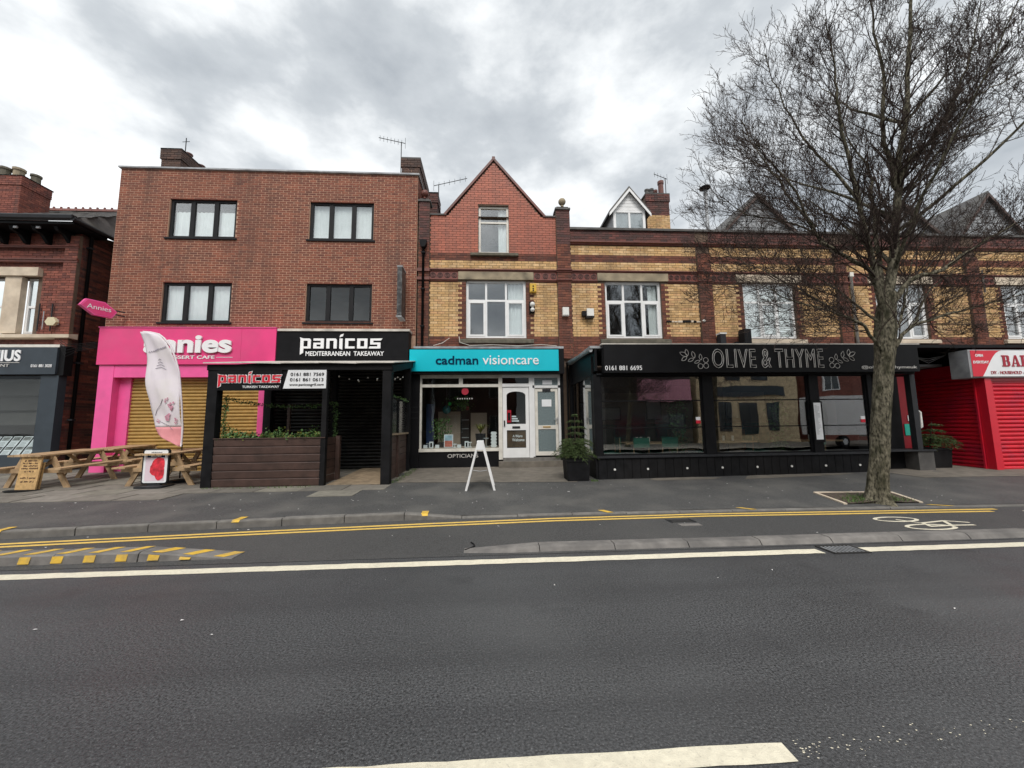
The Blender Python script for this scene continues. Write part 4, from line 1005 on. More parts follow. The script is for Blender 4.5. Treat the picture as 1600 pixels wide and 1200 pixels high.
cur = [[(LW[0][0] + .08, LW[0][1] - .1, LW[0][2] + .08, LW[0][3] - .35, 0.03)], [(LW[1][0] + .08, LW[1][1] - .08, LW[1][2] + .08, LW[1][3] - .06, 0.012)], [(LW[2][0] + .08, LW[2][1] - .08, LW[2][2] + .08, LW[2][3] - .06, 0.02)], None]
for i, w in enumerate(LW):
    window(lb, *w, YL + 0.06, (0.325, 0.675), (), M['anth'], 0.085, (), GL if i < 3 else glass('dim_glass', 0.045), 0.08, cur[i], bw=0.13)
    MB().box(w[0] - .06, w[1] + .06, YL - .045, YL + .05, w[2] - .05, w[2] - .001).build('sill', M['anth'], lb)
mb = MB(); mb.box(LX0 + .1, LX1 - .1, YL + .35, 18.8, 6.6, 6.75); mb.box(LX0 + .1, LX1 - .1, YL + .35, 18.8, 4.0, 4.1); mb.box(LX0 + .1, LX1 - .1, 15.5, 15.6, 4.1, 9.2); mb.build('interior', M['interior2'], lb)
chimney(lb, -11.05, -10.42, 12.75, 14.7, 9.2, 10.95, 'umber', M['mortar_l'], [(-10.62, 13.3, 0.13, 0.22, M['terracotta']), (-10.62, 13.9, 0.13, 0.2, M['terracotta']), (-10.62, 14.4, 0.12, 0.2, M['terracotta'])])
chimney(lb, -2.98, -2.36, 12.5, 14.3, 9.2, 10.68, 'umber', M['mortar_l'], [(-2.62, 12.9, 0.12, 0.2, M['terracotta']), (-2.62, 13.5, 0.12, 0.18, M['terracotta'])])
t = thing('chimney_finial', 'small metal weather spike on the left chimney of the brick block', 'finial', (-10.7, 13.1, 10.98)); q = MB(); q.tube([(-10.66, 13.2, 11.2), (-10.66, 13.2, 11.75)], 0.015, 5); q.build('rod', M['gunmetal'], t); MB().tube([(-10.78, 13.2, 11.6), (-10.54, 13.2, 11.62)], 0.012, 4).build('arm', M['gunmetal'], t)
aerial(-3.05, 12.7, 9.7, 1.75, 'upper aerial left of the chimney beside the gable', 0.1, 0.9, 8)
aerial(-3.2, 13.1, 9.68, 0.65, 'low aerial lying along the roof edge left of the chimney', 0.15, 1.0, 6)
aerial(-1.86, 13.6, 8.3, 2.2, 'broad aerial between the chimney and the red gable', 2.9, 1.3, 7)
t = thing('rear_chimney', 'low red brick chimney stack left of the gable', 'chimney', (-1.95, 13, 8.2)); chimney(t, -2.24, -1.78, 12.7, 13.4, 8.2, 9.55, 'sooty', M['mortar_d'], [])
# pink shop front
mb = MB(); mb.box(-11.17, -10.77, 11.55, 11.85, 0.2, 3.36); mb.build('pink_pilaster', M['pink2'], lb)
MB().box(-6.72, -6.42, 11.55, 11.85, 0.2, 3.36).build('pink_pilaster', M['pink2'], lb); MB().box(-10.77, -6.72, 11.56, 11.85, 3.01, 3.36).build('pink_lintel', M['pink2'], lb)
MB().box(-10.77, -10.45, 11.76, 11.86, 0.2, 3.01).build('pink_reveal', M['pink2'], lb)
shutter(lb, -10.45, -6.72, 0.25, 3.0, 11.83, 0.1, M['gold'])
shutter(lb, -6.38, -2.62, 0.28, 3.46, 11.84, 0.1, M['shutblack'])
MB().box(-2.62, -2.44, 11.62, 11.89, 0.2, 3.5).build('black_pilaster', M['black'], lb)
sg = thing('shop_sign', 'bright pink Annies dessert cafe fascia sign', 'sign', (-8.8, 11.55, 3.38), group='fascia signs of the shops')
for a_, b_ in ((-11.22, -9.58), (-9.576, -7.27), (-7.266, -6.285)): MB().box(a_, b_, 11.5 + .001 * (b_ < -9), 11.89, 3.375, 4.455).build('panel', M['pink'], sg)
MB().box(-11.24, -6.283, 11.48, 11.9, 4.456, 4.475).build('trim', M['pink2'], sg)
text_mb('annies', -9.93, -7.50, 3.70, 4.22, 11.44, 0.05, 0.035).build('lettering', M['whiteprint'], sg)
text_mb('DESSERT CAFE', -9.35, -7.98, 3.53, 3.63, 11.485, 0.014, 0.012).build('lettering', M['whiteprint'], sg)
MB().box(-7.93, -7.48, 11.488, 11.499, 3.572, 3.585).build('rule', M['whiteprint'], sg)
# square-shouldered panicos lettering
def panicos(x0, x1, zb, zx, y, depth, parent, m, grow=0.0):
    u = 0.24
    def R_(a, b, c, d): return [(a, c), (b, c), (b, d), (a, d)]
    L = []
    def put(polys, off): L.extend([[(px + off, pz) for px, pz in p] for p in polys])
    put([[(0, -0.62), (u, -0.42), (u, 1.0), (-0.06, 1.12), (0, 0.95)], R_(u, 0.8 - u, 0.78, 1.0), [(0.8 - u, 0.2), (0.8, 0.2), (0.8, 0.86), (0.8 - .1, 1.0), (0.8 - u, 1.0)], R_(u, 0.8, 0.0, 0.2)], 0)
    put([R_(0.0, 0.8 - u, 0.78, 1.0), R_(0.8 - u, 0.8, 0.0, 1.0), R_(0, u, 0.0, 0.58), R_(u, 0.8 - u, 0.0, 0.19), R_(u, 0.8 - u, 0.40, 0.58)], 1.0)
    put([R_(0, u, 0, 1.0), R_(u, 0.8 - u, 0.78, 1.0), [(0.8 - u, 0), (0.8, 0), (0.8, 0.86), (0.7, 1.0), (0.8 - u, 1.0)]], 2.0)
    put([[(0, 0), (u, -0.12), (u, 1.0), (0, 1.0)], [(0.0, 1.12), (u, 1.22), (u + .08, 1.5), (0.06, 1.36)]], 3.0)
    put([R_(0, u, 0, 1.0), R_(u, 0.74, 0.78, 1.0), R_(u, 0.74, 0, 0.2)], 3.45)
    put([R_(0, u, 0, 1.0), R_(0.8 - u, 0.8, 0, 1.0), R_(u, 0.8 - u, 0.78, 1.0), R_(u, 0.8 - u, 0, 0.2)], 4.38)
    put([R_(0, u, 0.4, 1.0), [(u, 0.8), (0.82, 0.8), (0.95, 1.02), (u, 1.0)], R_(u, 0.8, 0.4, 0.6), R_(0.8 - u, 0.8, 0.0, 0.4), [(-0.12, 0), (0.8 - u, 0), (0.8 - u, 0.2), (-0.04, 0.2)]], 5.4)
    sx = (x1 - x0) / 6.4; sz = zx - zb
    mb = MB()
    for p in L:
        P = [(x0 + a * sx, zb + b * sz) for a, b in p]
        if grow:
            cx = sum(a for a, b in P) / len(P); cz = sum(b for a, b in P) / len(P)
            P = [(a + (grow if a > cx else -grow), b + (grow if b > cz else -grow)) for a, b in P]
        mb.prism(P, 'y', y, y + depth)
    return mb.build('lettering', m, parent)
sg = thing('shop_sign', 'black panicos mediterranean takeaway fascia sign', 'sign', (-4.3, 11.55, 3.5), group='fascia signs of the shops')
MB().box(-6.275, -2.43, 11.52, 11.89, 3.47, 4.36).build('panel', M['black'], sg); MB().box(-6.25, -2.40, 11.48, 11.9, 4.365, 4.43).build('trim', M['roofsheet'], sg)
panicos(-5.58, -3.18, 3.84, 4.14, 11.49, 0.028, sg, M['whiteprint'])
text_mb('MEDITERRANEAN  TAKEAWAY', -5.42, -3.15, 3.62, 3.755, 11.50, 0.018, 0.012).build('lettering', M['whiteprint'], sg)
# hexagonal projecting sign
hx = thing('projecting_sign', 'pink hexagonal Annies sign projecting from the brick block', 'sign', (-11.05, 11.3, 4.95))
hexa = [(10.98, 5.08), (11.12, 5.22), (11.45, 5.18), (11.72, 4.98), (11.66, 4.80), (11.44, 4.72), (11.12, 4.84)]
hexa = [(10.92, 4.96), (11.03, 5.16), (11.42, 5.16), (11.70, 4.94), (11.60, 4.74), (11.22, 4.74)]
MB().prism(hexa, 'x', -11.12, -10.98).build('box', M['pink2'], hx)
MB().prism([(11.31 + (a - 11.31) * .9, 4.95 + (b - 4.95) * .86) for a, b in hexa], 'x', -10.982, -10.976).build('face', M['pink'], hx)
text_mb('Annies', 11.05, 11.56, 4.90, 5.03, 0, 0.004, 0.0, mapf=lambda X, Y, Z: (-10.970 - Y, X, Z)).build('lettering', M['whiteprint'], hx)
q = MB(); q.box(-11.07, -11.03, 11.7, 11.9, 4.98, 5.01); q.box(-11.07, -11.03, 11.66, 11.9, 4.86, 4.89); q.build('bracket', M['gunmetal'], hx)
hx.rotation_euler = (0, 0, rad(-24)); hx.location = (-11.12, 11.28, 4.95)
# old light box
ob = thing('projecting_sign', 'weathered black light box sign fixed high on the block', 'sign', (-2.65, 11.6, 4.8))
MB().box(-2.74, -2.60, 11.25, 11.75, 4.78, 6.28).build('box', mat('peeling_black', (0.02, 0.02, 0.02), 0.4, 0.3, 8, dirt=0.7, dscale=9, dcol=(0.16, 0.16, 0.155)), ob)
mb = MB(); mb.box(-2.75, -2.59, 11.24, 11.76, 6.28, 6.32); mb.box(-2.75, -2.59, 11.24, 11.76, 4.74, 4.78); mb.build('frame', M['lead'], ob); MB().box(-2.69, -2.65, 11.75, 11.9, 5.2, 5.9).build('bracket', M['gunmetal'], ob)
# downpipe between block and gabled shop
dp = thing('downpipe', 'black downpipe with hopper on the pier left of the gable', 'downpipe', (-2.08, 11.85, 4.0))
MB().tube([(-2.09, 11.86, 7.2), (-2.09, 11.86, 3.95)], 0.04, 8).build('pipe', M['black'], dp, smooth=True); MB().prism([(-2.2, 7.42), (-1.98, 7.42), (-1.98, 7.3), (-2.04, 7.18), (-2.14, 7.18), (-2.2, 7.3)], 'y', 11.76, 11.92).build('hopper', M['black'], dp)
for z in (7.0, 5.8, 4.6): MB().box(-2.15, -2.03, 11.81, 11.92, z, z + .05).build('bracket', M['black'], dp)

# ---- estate agent's building at the left edge
gb = thing('estate_agent_building', 'old red brick building with slate roof and grey shop front', 'building', (-16, 12, 0.3))
YG = 11.95; GX = -12.45; GZ = 7.55
WGn = (-15.6, -13.55, 4.36, 6.1)
mb = MB(); wall_holes(mb, -22, GX, 0.1, GZ, YG + .012, YG + .3, [WGn, (-21, -12.95, 0.75, 3.1)]); mb.quad((GX - .012, YG + .012, .1), (GX - .012, 19, .1), (GX - .012, 19, 9.0), (GX - .012, YG + .012, GZ)); mb.build('wall', M['mortar_d'], gb)
B = Bricks(gb, 0.232, 0.078); z = 0.16; k = 0
while z < GZ - .05:
    zc = z + .039
    if zc > 3.95: B.row(k, z, [(a, b, 'gen') for a, b in minus(-16.2, GX, [(WGn[0] - .15, WGn[1] + .12)] if 4.3 < zc < 6.35 else [])], YG)
    B.row(k, z, [(YG, 14.6, 'gen' if RND.random() > .4 else 'sooty')], GX, 'x'); z += .078; k += 1
B.finish()
MB().box(-12.78, -12.40, YG - .10, YG - .001, 3.95, 7.4).build('corner_pilaster', M['mortar_d'], gb)
q = MB(); z = 3.95; k = 0
while z < 7.36:
    for a, b in ((-12.78, -12.55), (-12.55, -12.40)) if k % 2 else ((-12.78, -12.66), (-12.66, -12.40)): q.box(a + .005, b - .005, YG - .112, YG - .05, z + .006, z + .072, RND.choice(PAL['gen']))
    z += .078; k += 1
q.build('pilaster_brickwork', M['brick'], gb, kind='stuff')
mb = MB(); moulding(mb, -22, -12.38, 6.55, 6.66, YG - .1, .05); moulding(mb, -22, -12.38, 7.0, 7.06, YG - .1, .05); mb.build('string_course', M['terracotta'], gb)
MB().box(-22, GX + .35, 11.35, YG + .4, 7.5, 7.58).build('soffit', M['black'], gb)
cb_ = MB(); cb_.prism([(11.45, 7.49), (11.94, 7.49), (11.94, 7.12), (11.85, 7.14), (11.7, 7.32), (11.5, 7.38)], 'x', 0, 0.1); cm = cb_.mesh('eaves_bracket', M['black'])
for i in range(6): inst('eaves_bracket', cm, gb, (-12.75 - 0.62 * i, 0, 0))
for i in range(5): MB().box(-13.2 - .62 * i, -13.1 - .62 * i, 11.42, 11.46, 7.40, 7.46).build('rafter_end', M['lead'], gb)
mb = MB(); mb.prism([(11.22, 7.62), (11.2, 7.70), (11.22, 7.73), (11.36, 7.73), (11.36, 7.6), (11.28, 7.58)], 'x', -22, GX + .42); mb.build('gutter', M['gunmetal'], gb)
# roof: hipped corner, courses of slates
rf = MB(); ex = GX + .4; ez = 7.66; ry, rz_ = 17.0, 11.05
rf.add([(-24, 11.3, ez), (ex, 11.3, ez), (-24, ry, rz_), (-13.6, ry, rz_), (ex, 19, ez)], [(0, 1, 3, 2), (1, 4, 3)]); rf.build('roof', M['slate'], gb)
sl_ = MB(); R3 = random.Random(2)
for r_ in range(26):
    t = r_ / 26; y = 11.3 + (ry - 11.3) * t; z = ez + (rz_ - ez) * t; xe = ex + (-13.6 - ex) * t; y2 = 11.3 + (ry - 11.3) * (t + 1.05 / 26); z2 = ez + (rz_ - ez) * (t + 1.05 / 26); x = -19.5 + (0.15 if r_ % 2 else 0)
    while x < xe - .1:
        d = R3.uniform(0.012, 0.03); sl_.add([(x + .005, y, z + d), (x + .295, y, z + d), (x + .295, y2, z2 + .008), (x + .005, y2, z2 + .008), (x + .005, y, z), (x + .295, y, z)], [(0, 1, 2, 3), (4, 5, 1, 0)]); x += .3
sl_.build('slates', M['slate'], gb, kind='stuff')
rm = MB(); rm.prism([(-.1, 0), (.1, 0), (.05, .12), (0, .16), (-.05, .12)], 'x', 0, .29); rm.box(.11, .18, -.02, .02, .15, .22); rm = rm.mesh('ridge_tile', M['terracotta'])
for i in range(26): inst('ridge_tile', rm, gb, (-13.75 - .3 * (i + 1), ry, rz_))
MB().tube([(ex, 11.25, 7.62), (ex, 18.9, 7.62)], .07, 8).build('gutter', M['gunmetal'], gb, smooth=True)
chimney(gb, -18.6, -16.85, 14.0, 14.95, 8.0, 10.68, 'gen', M['mortar_d'], [(-17.75, 14.25, .17, .42, M['grimy']), (-17.4, 14.35, .18, .46, M['stone']), (-17.08, 14.6, .16, .38, M['grimy']), (-18.2, 14.5, .17, .42, M['stone'])])
# window with stone surround
MB().box(-15.4, -13.45, YG - .12, YG + .05, 6.12, 6.38).build('stone_lintel', M['stonel'], gb); MB().box(-14.4, -13.94, YG - .06, YG + .1, 4.38, 6.115).build('stone_mullion', M['stonel'], gb)
MB().prism([(YG - .2, 4.22), (YG - .2, 4.32), (YG + .05, 4.37), (YG + .05, 4.2)], 'x', -22, -12.3).build('stone_sill', M['stonel'], gb)
window(gb, -13.93, -13.55, 4.38, 6.1, YG + .12, (), (.5,), M['white'], .05, ((0, 0),), GL, .07)
window(gb, -15.6, -14.41, 4.38, 6.1, YG + .12, (), (.5,), M['white'], .05, (), GL, .07)
for x in (-13.36, -13.0): MB().tube([(x, YG - .05, 4.45), (x, YG - .05, 5.28)], .018, 6).build('iron_bar', M['gunmetal'], gb)
MB().tube([(-13.22, YG - .05, 4.5), (-13.22, YG - .05, 5.05)], .014, 6).build('iron_bar', M['steel'], gb)
# grey shop front
MB().box(-22, -12.46, 11.70, 11.96, 3.92, 4.0).build('fascia_flashing', M['offwhite'], gb); MB().box(-12.46, -12.3, 11.72, 11.95, 3.1, 3.95).build('fascia_end', M['black'], gb)
MB().box(-12.90, -12.42, 11.73, 11.95, .25, 3.1).build('shop_pilaster', M['greypaint'], gb); MB().box(-22, -12.90, 11.8, 11.95, .25, .78).build('stall_riser', M['greypaint'], gb)
mb = MB(); mb.box(-22, -12.9, 11.8, 11.9, .78, .84); mb.box(-22, -12.9, 11.8, 11.9, 3.02, 3.1); sw = mb.build('shop_window', M['greypaint'], gb); MB().box(-20.9, -12.92, 11.86, 11.868, .84, 3.02).build('pane', GLS, sw)
mb = MB(); mb.box(-21, -12.96, 14.0, 14.1, .2, 4.2); mb.box(-21, -12.6, 12.0, 14.0, .3, .38); mb.box(-21, -12.5, 12.3, 19, 3.2, 3.3); mb.build('interior', M['interior'], gb)
for z in (2.6, 2.15, 1.7): MB().box(-20, -13.0, 12.6, 12.64, z, z + .36).build('blind', M['interior'], gb)
sg = thing('shop_sign', 'slate grey estate agent fascia sign with white capitals', 'sign', (-14, 11.7, 3.1), group='fascia signs of the shops')
MB().box(-22, -12.465, 11.66, 11.78, 3.125, 3.905).build('panel', M['greypaint'], sg)
text_mb('NIUS', -14.24, -13.42, 3.50, 3.83, 11.64, .019, .03).build('lettering', M['whiteprint'], sg); text_mb('MENT', -14.15, -13.70, 3.34, 3.42, 11.645, .012, .0).build('lettering', M['silver'], sg)
MB().box(-15.2, -13.44, 11.648, 11.659, 3.455, 3.47).build('rule', M['silver'], sg); text_mb('0161 881 3028', -13.12, -12.56, 3.325, 3.41, 11.645, .012, .006).build('lettering', M['whiteprint'], sg)
cm = MB(); cm.box(0, .24, 0, .004, 0, .34); cm = cm.mesh('card', M['signwhite']); cp = MB(); cp.box(.02, .22, -.003, .001, .20, .32); cp = cp.mesh('photo', mat('card_photo', (.2, .2, .19), .4, .6, 12)); cl = MB()
for i in range(5): cl.box(.03, .2 - .03 * (i % 2), -.003, .001, .03 + .03 * i, .042 + .03 * i)
cl = cl.mesh('print', M['lead'])
for tier, (y, z) in enumerate(((12.16, 1.06), (12.02, .80))):
    for i in range(6):
        c = thing('property_card', ('first', 'second', 'third', 'fourth', 'fifth', 'sixth')[i] + ' property card from the grey pilaster, ' + ('upper', 'lower')[tier] + ' window rack', 'card', (-13.22 - .29 * i - .02 * tier, y, z), group=('upper rack of property cards', 'lower rack of property cards')[tier])
        c.rotation_euler = (rad(-30), 0, 0)
        for nm, me in (('card', cm), ('photo', cp), ('print', cl)):
            o = bpy.data.objects.new(nm, me); col.objects.link(o); o.parent = c
gd = thing('downpipe', 'black drainpipe down the dark flank beside the alley', 'downpipe', (-12.36, 12.2, .3)); MB().tube([(-12.36, 12.15, 7.5), (-12.36, 12.15, .3)], .045, 8).build('pipe', M['black'], gd, smooth=True)
for z in (7.1, 5.4, 3.5, 1.8): MB().box(-12.44, -12.30, 12.09, 12.2, z, z + .05).build('bracket', M['gunmetal'], gd)
al = thing('alarm_box', 'cream hexagonal alarm box on the old brick wall', 'alarm', (-12.83, 11.78, 4.6)); MB().prism([(-12.98, 4.68), (-12.9, 4.58), (-12.74, 4.58), (-12.66, 4.68), (-12.74, 4.82), (-12.9, 4.82)], 'y', 11.72, 11.80).build('cover', mat('cream_plastic', (.62, .55, .36), .4, .05), al); MB().box(-12.93, -12.71, 11.80, 11.84, 4.62, 4.78).build('back_plate', M['plastic'], al)
wb = MB()
for i in range(5): wb.tube([(-12.5 + .02 * i, 11.7, 4.15 - .07 * i), (-12.25, 11.68, 4.0 - .09 * i), (-12.0, 11.75, 4.02 - .05 * i), (-11.6, 11.85, 4.1 - .04 * i)], .008, 4)
tag(wb.build('cable_bundle', M['darkprint']), 'loose black cables strung across the alley by the pink sign', 'cable')
MB().box(-12.6, -11.3, 15.5, 15.7, .2, 6.5).build('alley_wall', M['opbrick'], None, label='dark brick wall closing the alley between the buildings', cat='wall')

# ---- wall furniture on the terrace
def lamp_box(name, label, cat, x0, x1, z0, z1, m, y=11.9, d=.1, extra=None):
    t = thing(name, label, cat, ((x0 + x1) / 2, y, z0)); MB().box(x0, x1, y - d * .2, y + d, z0, z1).build('casing', m, t); MB().box(x0 + .015, x1 - .015, y - d * .2 - .012, y - d * .2, z0 + .02, z1 - .02).build('cover', m, t); return t
ab = lamp_box('alarm_box', 'yellow alarm box right of the white bay window', 'alarm', 1.31, 1.52, 5.76, 6.04, M['yellowbox'])
for z in (5.95, 5.87, 5.81): MB().disc_y(1.415, 11.86, z, .025, 8, .01).build('mark', M['darkprint'], ab)
fl = thing('flood_light', 'twin globe security light on black plate beside the window', 'lamp', (1.37, 11.9, 5.1)); MB().box(1.29, 1.46, 11.93, 12.0, 5.08, 5.46).build('back_plate', M['black'], fl)
q = MB(); q.sphere(1.38, 11.86, 5.34, .085, 6); q.build('globe', M['plastic'], fl, smooth=True); q = MB(); q.sphere(1.38, 11.86, 5.17, .07, 6); q.build('globe', M['plastic'], fl, smooth=True)
lamp_box('alarm_box', 'small white box on the red pilaster beside the turquoise sign', 'alarm', 2.34, 2.54, 4.97, 5.24, M['plastic'], 11.82)
ms = thing('motion_sensor', 'white sensor box with dark bracket left of the restaurant upper window', 'sensor', (3.2, 11.9, 4.9)); MB().box(3.12, 3.34, 11.78, 11.92, 4.96, 5.2).build('casing', M['plastic'], ms); MB().box(2.98, 3.12, 11.85, 11.97, 4.98, 5.14).build('bracket', M['darkprint'], ms); MB().box(3.1, 3.36, 11.8, 12.0, 4.91, 4.955).build('shelf', M['gunmetal'], ms)
cj = thing('cracked_joint', 'broken pale mortar ledge right of the restaurant upper window', 'ledge', (6.2, 11.97, 4.8)); R3 = random.Random(6)
x = 5.8
while x < 7.0: w_ = R3.uniform(.08, .2); MB().box(x, x + w_ - .02, 11.955, 11.995, 4.79 + R3.uniform(0, .02), 4.87 + R3.uniform(-.03, .01)).build('fragment', M['stonel'] if R3.random() > .35 else M['darkprint'], cj); x += w_
q = MB(); q.sphere(7.02, 11.9, 4.84, .05, 6); q.build('lamp', M['plastic'], cj, smooth=True)
wd = thing('downpipe', 'white downpipe beside the pilaster left of the tree', 'downpipe', (12.3, 11.92, 3.6)); MB().tube([(12.3, 11.93, 6.5), (12.3, 11.93, 3.6)], .045, 8).build('pipe', M['offwhite'], wd, smooth=True); MB().box(12.23, 12.37, 11.88, 12.0, 6.4, 6.55).build('hopper', M['offwhite'], wd)
wd = thing('downpipe', 'thin white overflow pipe on the pilaster above the red shop', 'downpipe', (17.15, 11.92, 5.8)); MB().tube([(17.16, 11.93, 6.7), (17.16, 11.93, 5.9)], .03, 8).build('pipe', M['offwhite'], wd, smooth=True)
vt = thing('vent_stack', 'black vent boxes standing on the restaurant roof edge', 'vent', (7.6, 11.8, 3.6)); MB().box(7.42, 7.6, 11.7, 11.9, 3.5, 4.35).build('vent', M['gunmetal'], vt); MB().box(8.15, 8.38, 11.6, 11.9, 3.9, 4.5).build('speaker', M['darkprint'], vt); MB().box(7.92, 8.02, 11.7, 11.9, 3.5, 4.1).build('post', M['darkprint'], vt); MB().box(7.4, 7.62, 11.68, 11.92, 4.35, 4.4).build('cap', M['plastic'], vt)
cbl = MB(); cbl.tube([(-1.7, 11.6, 3.95), (-1.45, 11.7, 4.05), (-1.25, 11.9, 4.25)], .008, 4); cbl.tube([(-.95, 11.9, 4.3), (-.9, 11.6, 4.05), (-.6, 11.58, 3.95), (.1, 11.58, 3.97), (.9, 11.58, 3.94), (1.6, 11.58, 3.98), (2.1, 11.7, 3.96)], .009, 4)
tag(cbl.build('loose_cable', M['offwhite']), 'loose pale cable trailing along the top of the turquoise sign', 'cable')

# ================================================================== TAKEAWAY SHELTER
sh = thing('takeaway_shelter', 'black timber dining shelter with brown boarded planter before the takeaway', 'shelter', (-4.3, 9.2, .2))
for (x0, x1, y0, y1, zt) in ((-6.42, -6.20, 9.08, 9.28, 2.9), (-3.86, -3.75, 9.08, 9.2, 2.9), (-2.50, -2.30, 9.08, 9.28, 2.9), (-6.42, -6.22, 11.3, 11.48, 3.3), (-2.48, -2.32, 11.3, 11.48, 3.3), (-4.55, -4.42, 11.3, 11.48, 3.3)):
    MB().box(x0, x1, y0, y1, gz((x0 + x1) / 2, (y0 + y1) / 2) - .02, zt).build('post', M['blackm'], sh)
MB().box(-6.44, -2.28, 9.06, 9.14, 2.84, 2.97).build('front_beam', M['blackm'], sh); MB().box(-6.44, -2.28, 11.4, 11.5, 3.3, 3.42).build('rear_beam', M['blackm'], sh)
for x in (-6.44, -2.36): MB().prism([(9.1, 2.78), (11.5, 3.26), (11.5, 3.42), (9.1, 2.95)], 'x', x, x + .08).build('side_beam', M['blackm'], sh)
for i in range(5):
    a = -6.48 + .85 * i; q = MB(); q.add([(a, 8.98, 2.985 + .01 * (i % 2)), (a + .86, 8.98, 2.975 + .012 * ((i + 1) % 2)), (a + .86, 11.6, 3.46), (a, 11.6, 3.46), (a, 8.98, 3.01 + .01 * (i % 2)), (a + .86, 8.98, 3.0 + .012 * ((i + 1) % 2)), (a + .86, 11.6, 3.485), (a, 11.6, 3.485)], [(3, 2, 1, 0), (4, 5, 6, 7), (0, 1, 5, 4), (1, 2, 6, 5), (3, 0, 4, 7)])
    q.build('roof_sheet', M['roofsheet'], sh)
MB().box(-6.2, -3.8, 9.09, 9.11, 2.37, 2.84).build('sign_backing', M['black'], sh)
bm = MB(); bm.prism([(0, 0), (-.006, .02), (-.022, .155), (-.015, .165), (.02, .165), (.02, 0)], 'x', 0, 2.34); bm = bm.mesh('cladding_board', M['brownwood'])
for i in range(6): inst('cladding_board', bm, sh, (-6.19, 9.10, .215 + .178 * i))
MB().box(-6.18, -3.87, 9.125, 9.5, .2, 1.2).build('planter_box', M['brownwood'], sh)
MB().box(-6.17, -3.88, 9.14, 9.49, 1.2, 1.22).build('planter_soil', M['soil'], sh)
MB().box(-6.2, -3.75, 9.06, 9.13, 1.272, 1.292).build('planter_rail', M['brownwood'], sh)
q = MB(); q.box(0, .02, 0, .68, 0, .165); q = q.mesh('cladding_board', M['brownwood'])
for i in range(6): inst('cladding_board', q, sh, (-3.86, 9.21, .22 + .178 * i))
MB().box(-3.84, -3.74, 9.9, 10.0, .2, 1.3).build('post', M['brownwood'], sh)
# deck ramp
for i in range(17):
    y = 9.16 + .146 * i; z = gz(-3.1, y) + .02 + .003 * i
    MB().box(-3.72, -2.52, y, y + .126, z - .03, z + RND.uniform(0, .004)).build('deck_plank', M['deck'], sh)
MB().add([(-3.72, 9.15, gz(-3.1, 9.15) + .012), (-2.52, 9.15, gz(-3.1, 9.15) + .012), (-2.52, 11.64, gz(-3.1, 11.64) + .035), (-3.72, 11.64, gz(-3.1, 11.64) + .035)], [(0, 1, 2, 3)]).build('dark_gap_sheet', M['darkprint'], sh)  # black sheet under the planks: shade of the gaps put in as colour
# right-hand screen
for i in range(6):
    for a, b in ((9.28, 10.15), (10.28, 11.3)): MB().box(-2.42, -2.40, a, b, .24 + .175 * i + .02 * (a > 10), .405 + .175 * i + .02 * (a > 10)).build('cladding_board', M['brownwood'], sh)
MB().box(-2.43, -2.35, 10.15, 10.28, .2, 1.3).build('post', M['brownwood'], sh); MB().box(-2.45, -2.34, 9.28, 11.3, 1.3, 1.345).build('screen_rail', M['deck'], sh)
for a, b in ((9.3, 10.2), (10.25, 11.28)): MB().box(-2.405, -2.398, a, b, 1.345, 2.2).build('screen_pane', glass('perspex', .12, (.72, .75, .75), .12), sh)
MB().box(-2.43, -2.37, 10.2, 10.25, 1.345, 2.2).build('screen_post', M['blackm'], sh); MB().box(-2.43, -2.37, 9.28, 11.3, 2.2, 2.24).build('screen_rail', M['blackm'], sh)
MB().box(-5.5, -5.43, 10.8, 10.87, .25, 2.15).build('inner_post', M['brownwood'], sh)
MB().box(-6.35, -6.3, 9.3, 11.3, 1.2, 1.25).build('side_rail', M['blackm'], sh)
def leaves(mb, pts, r0, r1, rnd, up=.3):
    for (x, y, z) in pts:
        r_ = rnd.uniform(r0, r1); d = Vector((rnd.gauss(0, 1), rnd.gauss(0, 1), rnd.gauss(up, .7))).normalized(); s = d.cross(Vector((rnd.gauss(0, 1), rnd.gauss(0, 1), rnd.gauss(0, 1)))).normalized() * r_ * .42; p = Vector((x, y, z)); m_ = p + d * r_ * .5 + Vector((0, 0, .1 * r_)); e = p + d * r_
        mb.add([tuple(p), tuple(m_ + s), tuple(e), tuple(m_ - s)], [(0, 1, 2, 3)])
R3 = random.Random(21)
for cnt, m, nm in ((1500, M['leaf'], 'foliage'), (420, M['leafy'], 'foliage')):
    mb = MB(); pts = []
    for i in range(cnt):
        x = R3.uniform(-6.15, -3.9); hmp = .06 + .07 * (1 + math.sin(x * 7.3)) * .5 + .06 * (1 + math.sin(x * 17 + 1)) * .5
        pts.append((x, R3.gauss(9.25, .07), 1.235 + abs(R3.gauss(0, 1)) * hmp * .62))
    leaves(mb, pts, .03, .075, R3, .5); mb.build(nm, m, sh, kind='stuff')
mb = MB(); pts = []
for i in range(520):
    t = R3.random(); x = -6.15 + 2.2 * t; pts.append((x, 9.35 + .9 * t + R3.gauss(0, .02), 2.2 - .25 * math.sin(t * 3.1) * .6 - .05 * t + R3.gauss(0, .025)))
for i in range(360): t = R3.random(); pts.append((-6.17 + R3.gauss(0, .025), 9.35 + R3.gauss(0, .03), 1.3 + .95 * t))
for i in range(260): t = R3.random(); pts.append((-4.0 + R3.gauss(0, .025), 10.25 + R3.gauss(0, .03), 1.25 + .9 * t))
for i in range(160): t = R3.random(); pts.append((-2.38 + R3.gauss(0, .02), 9.3 + 2 * t, 2.25 + R3.gauss(0, .02)))
leaves(mb, pts, .025, .055, R3, 0); mb.build('ivy_garland', M['leaf'], sh, kind='stuff')
mb = MB()
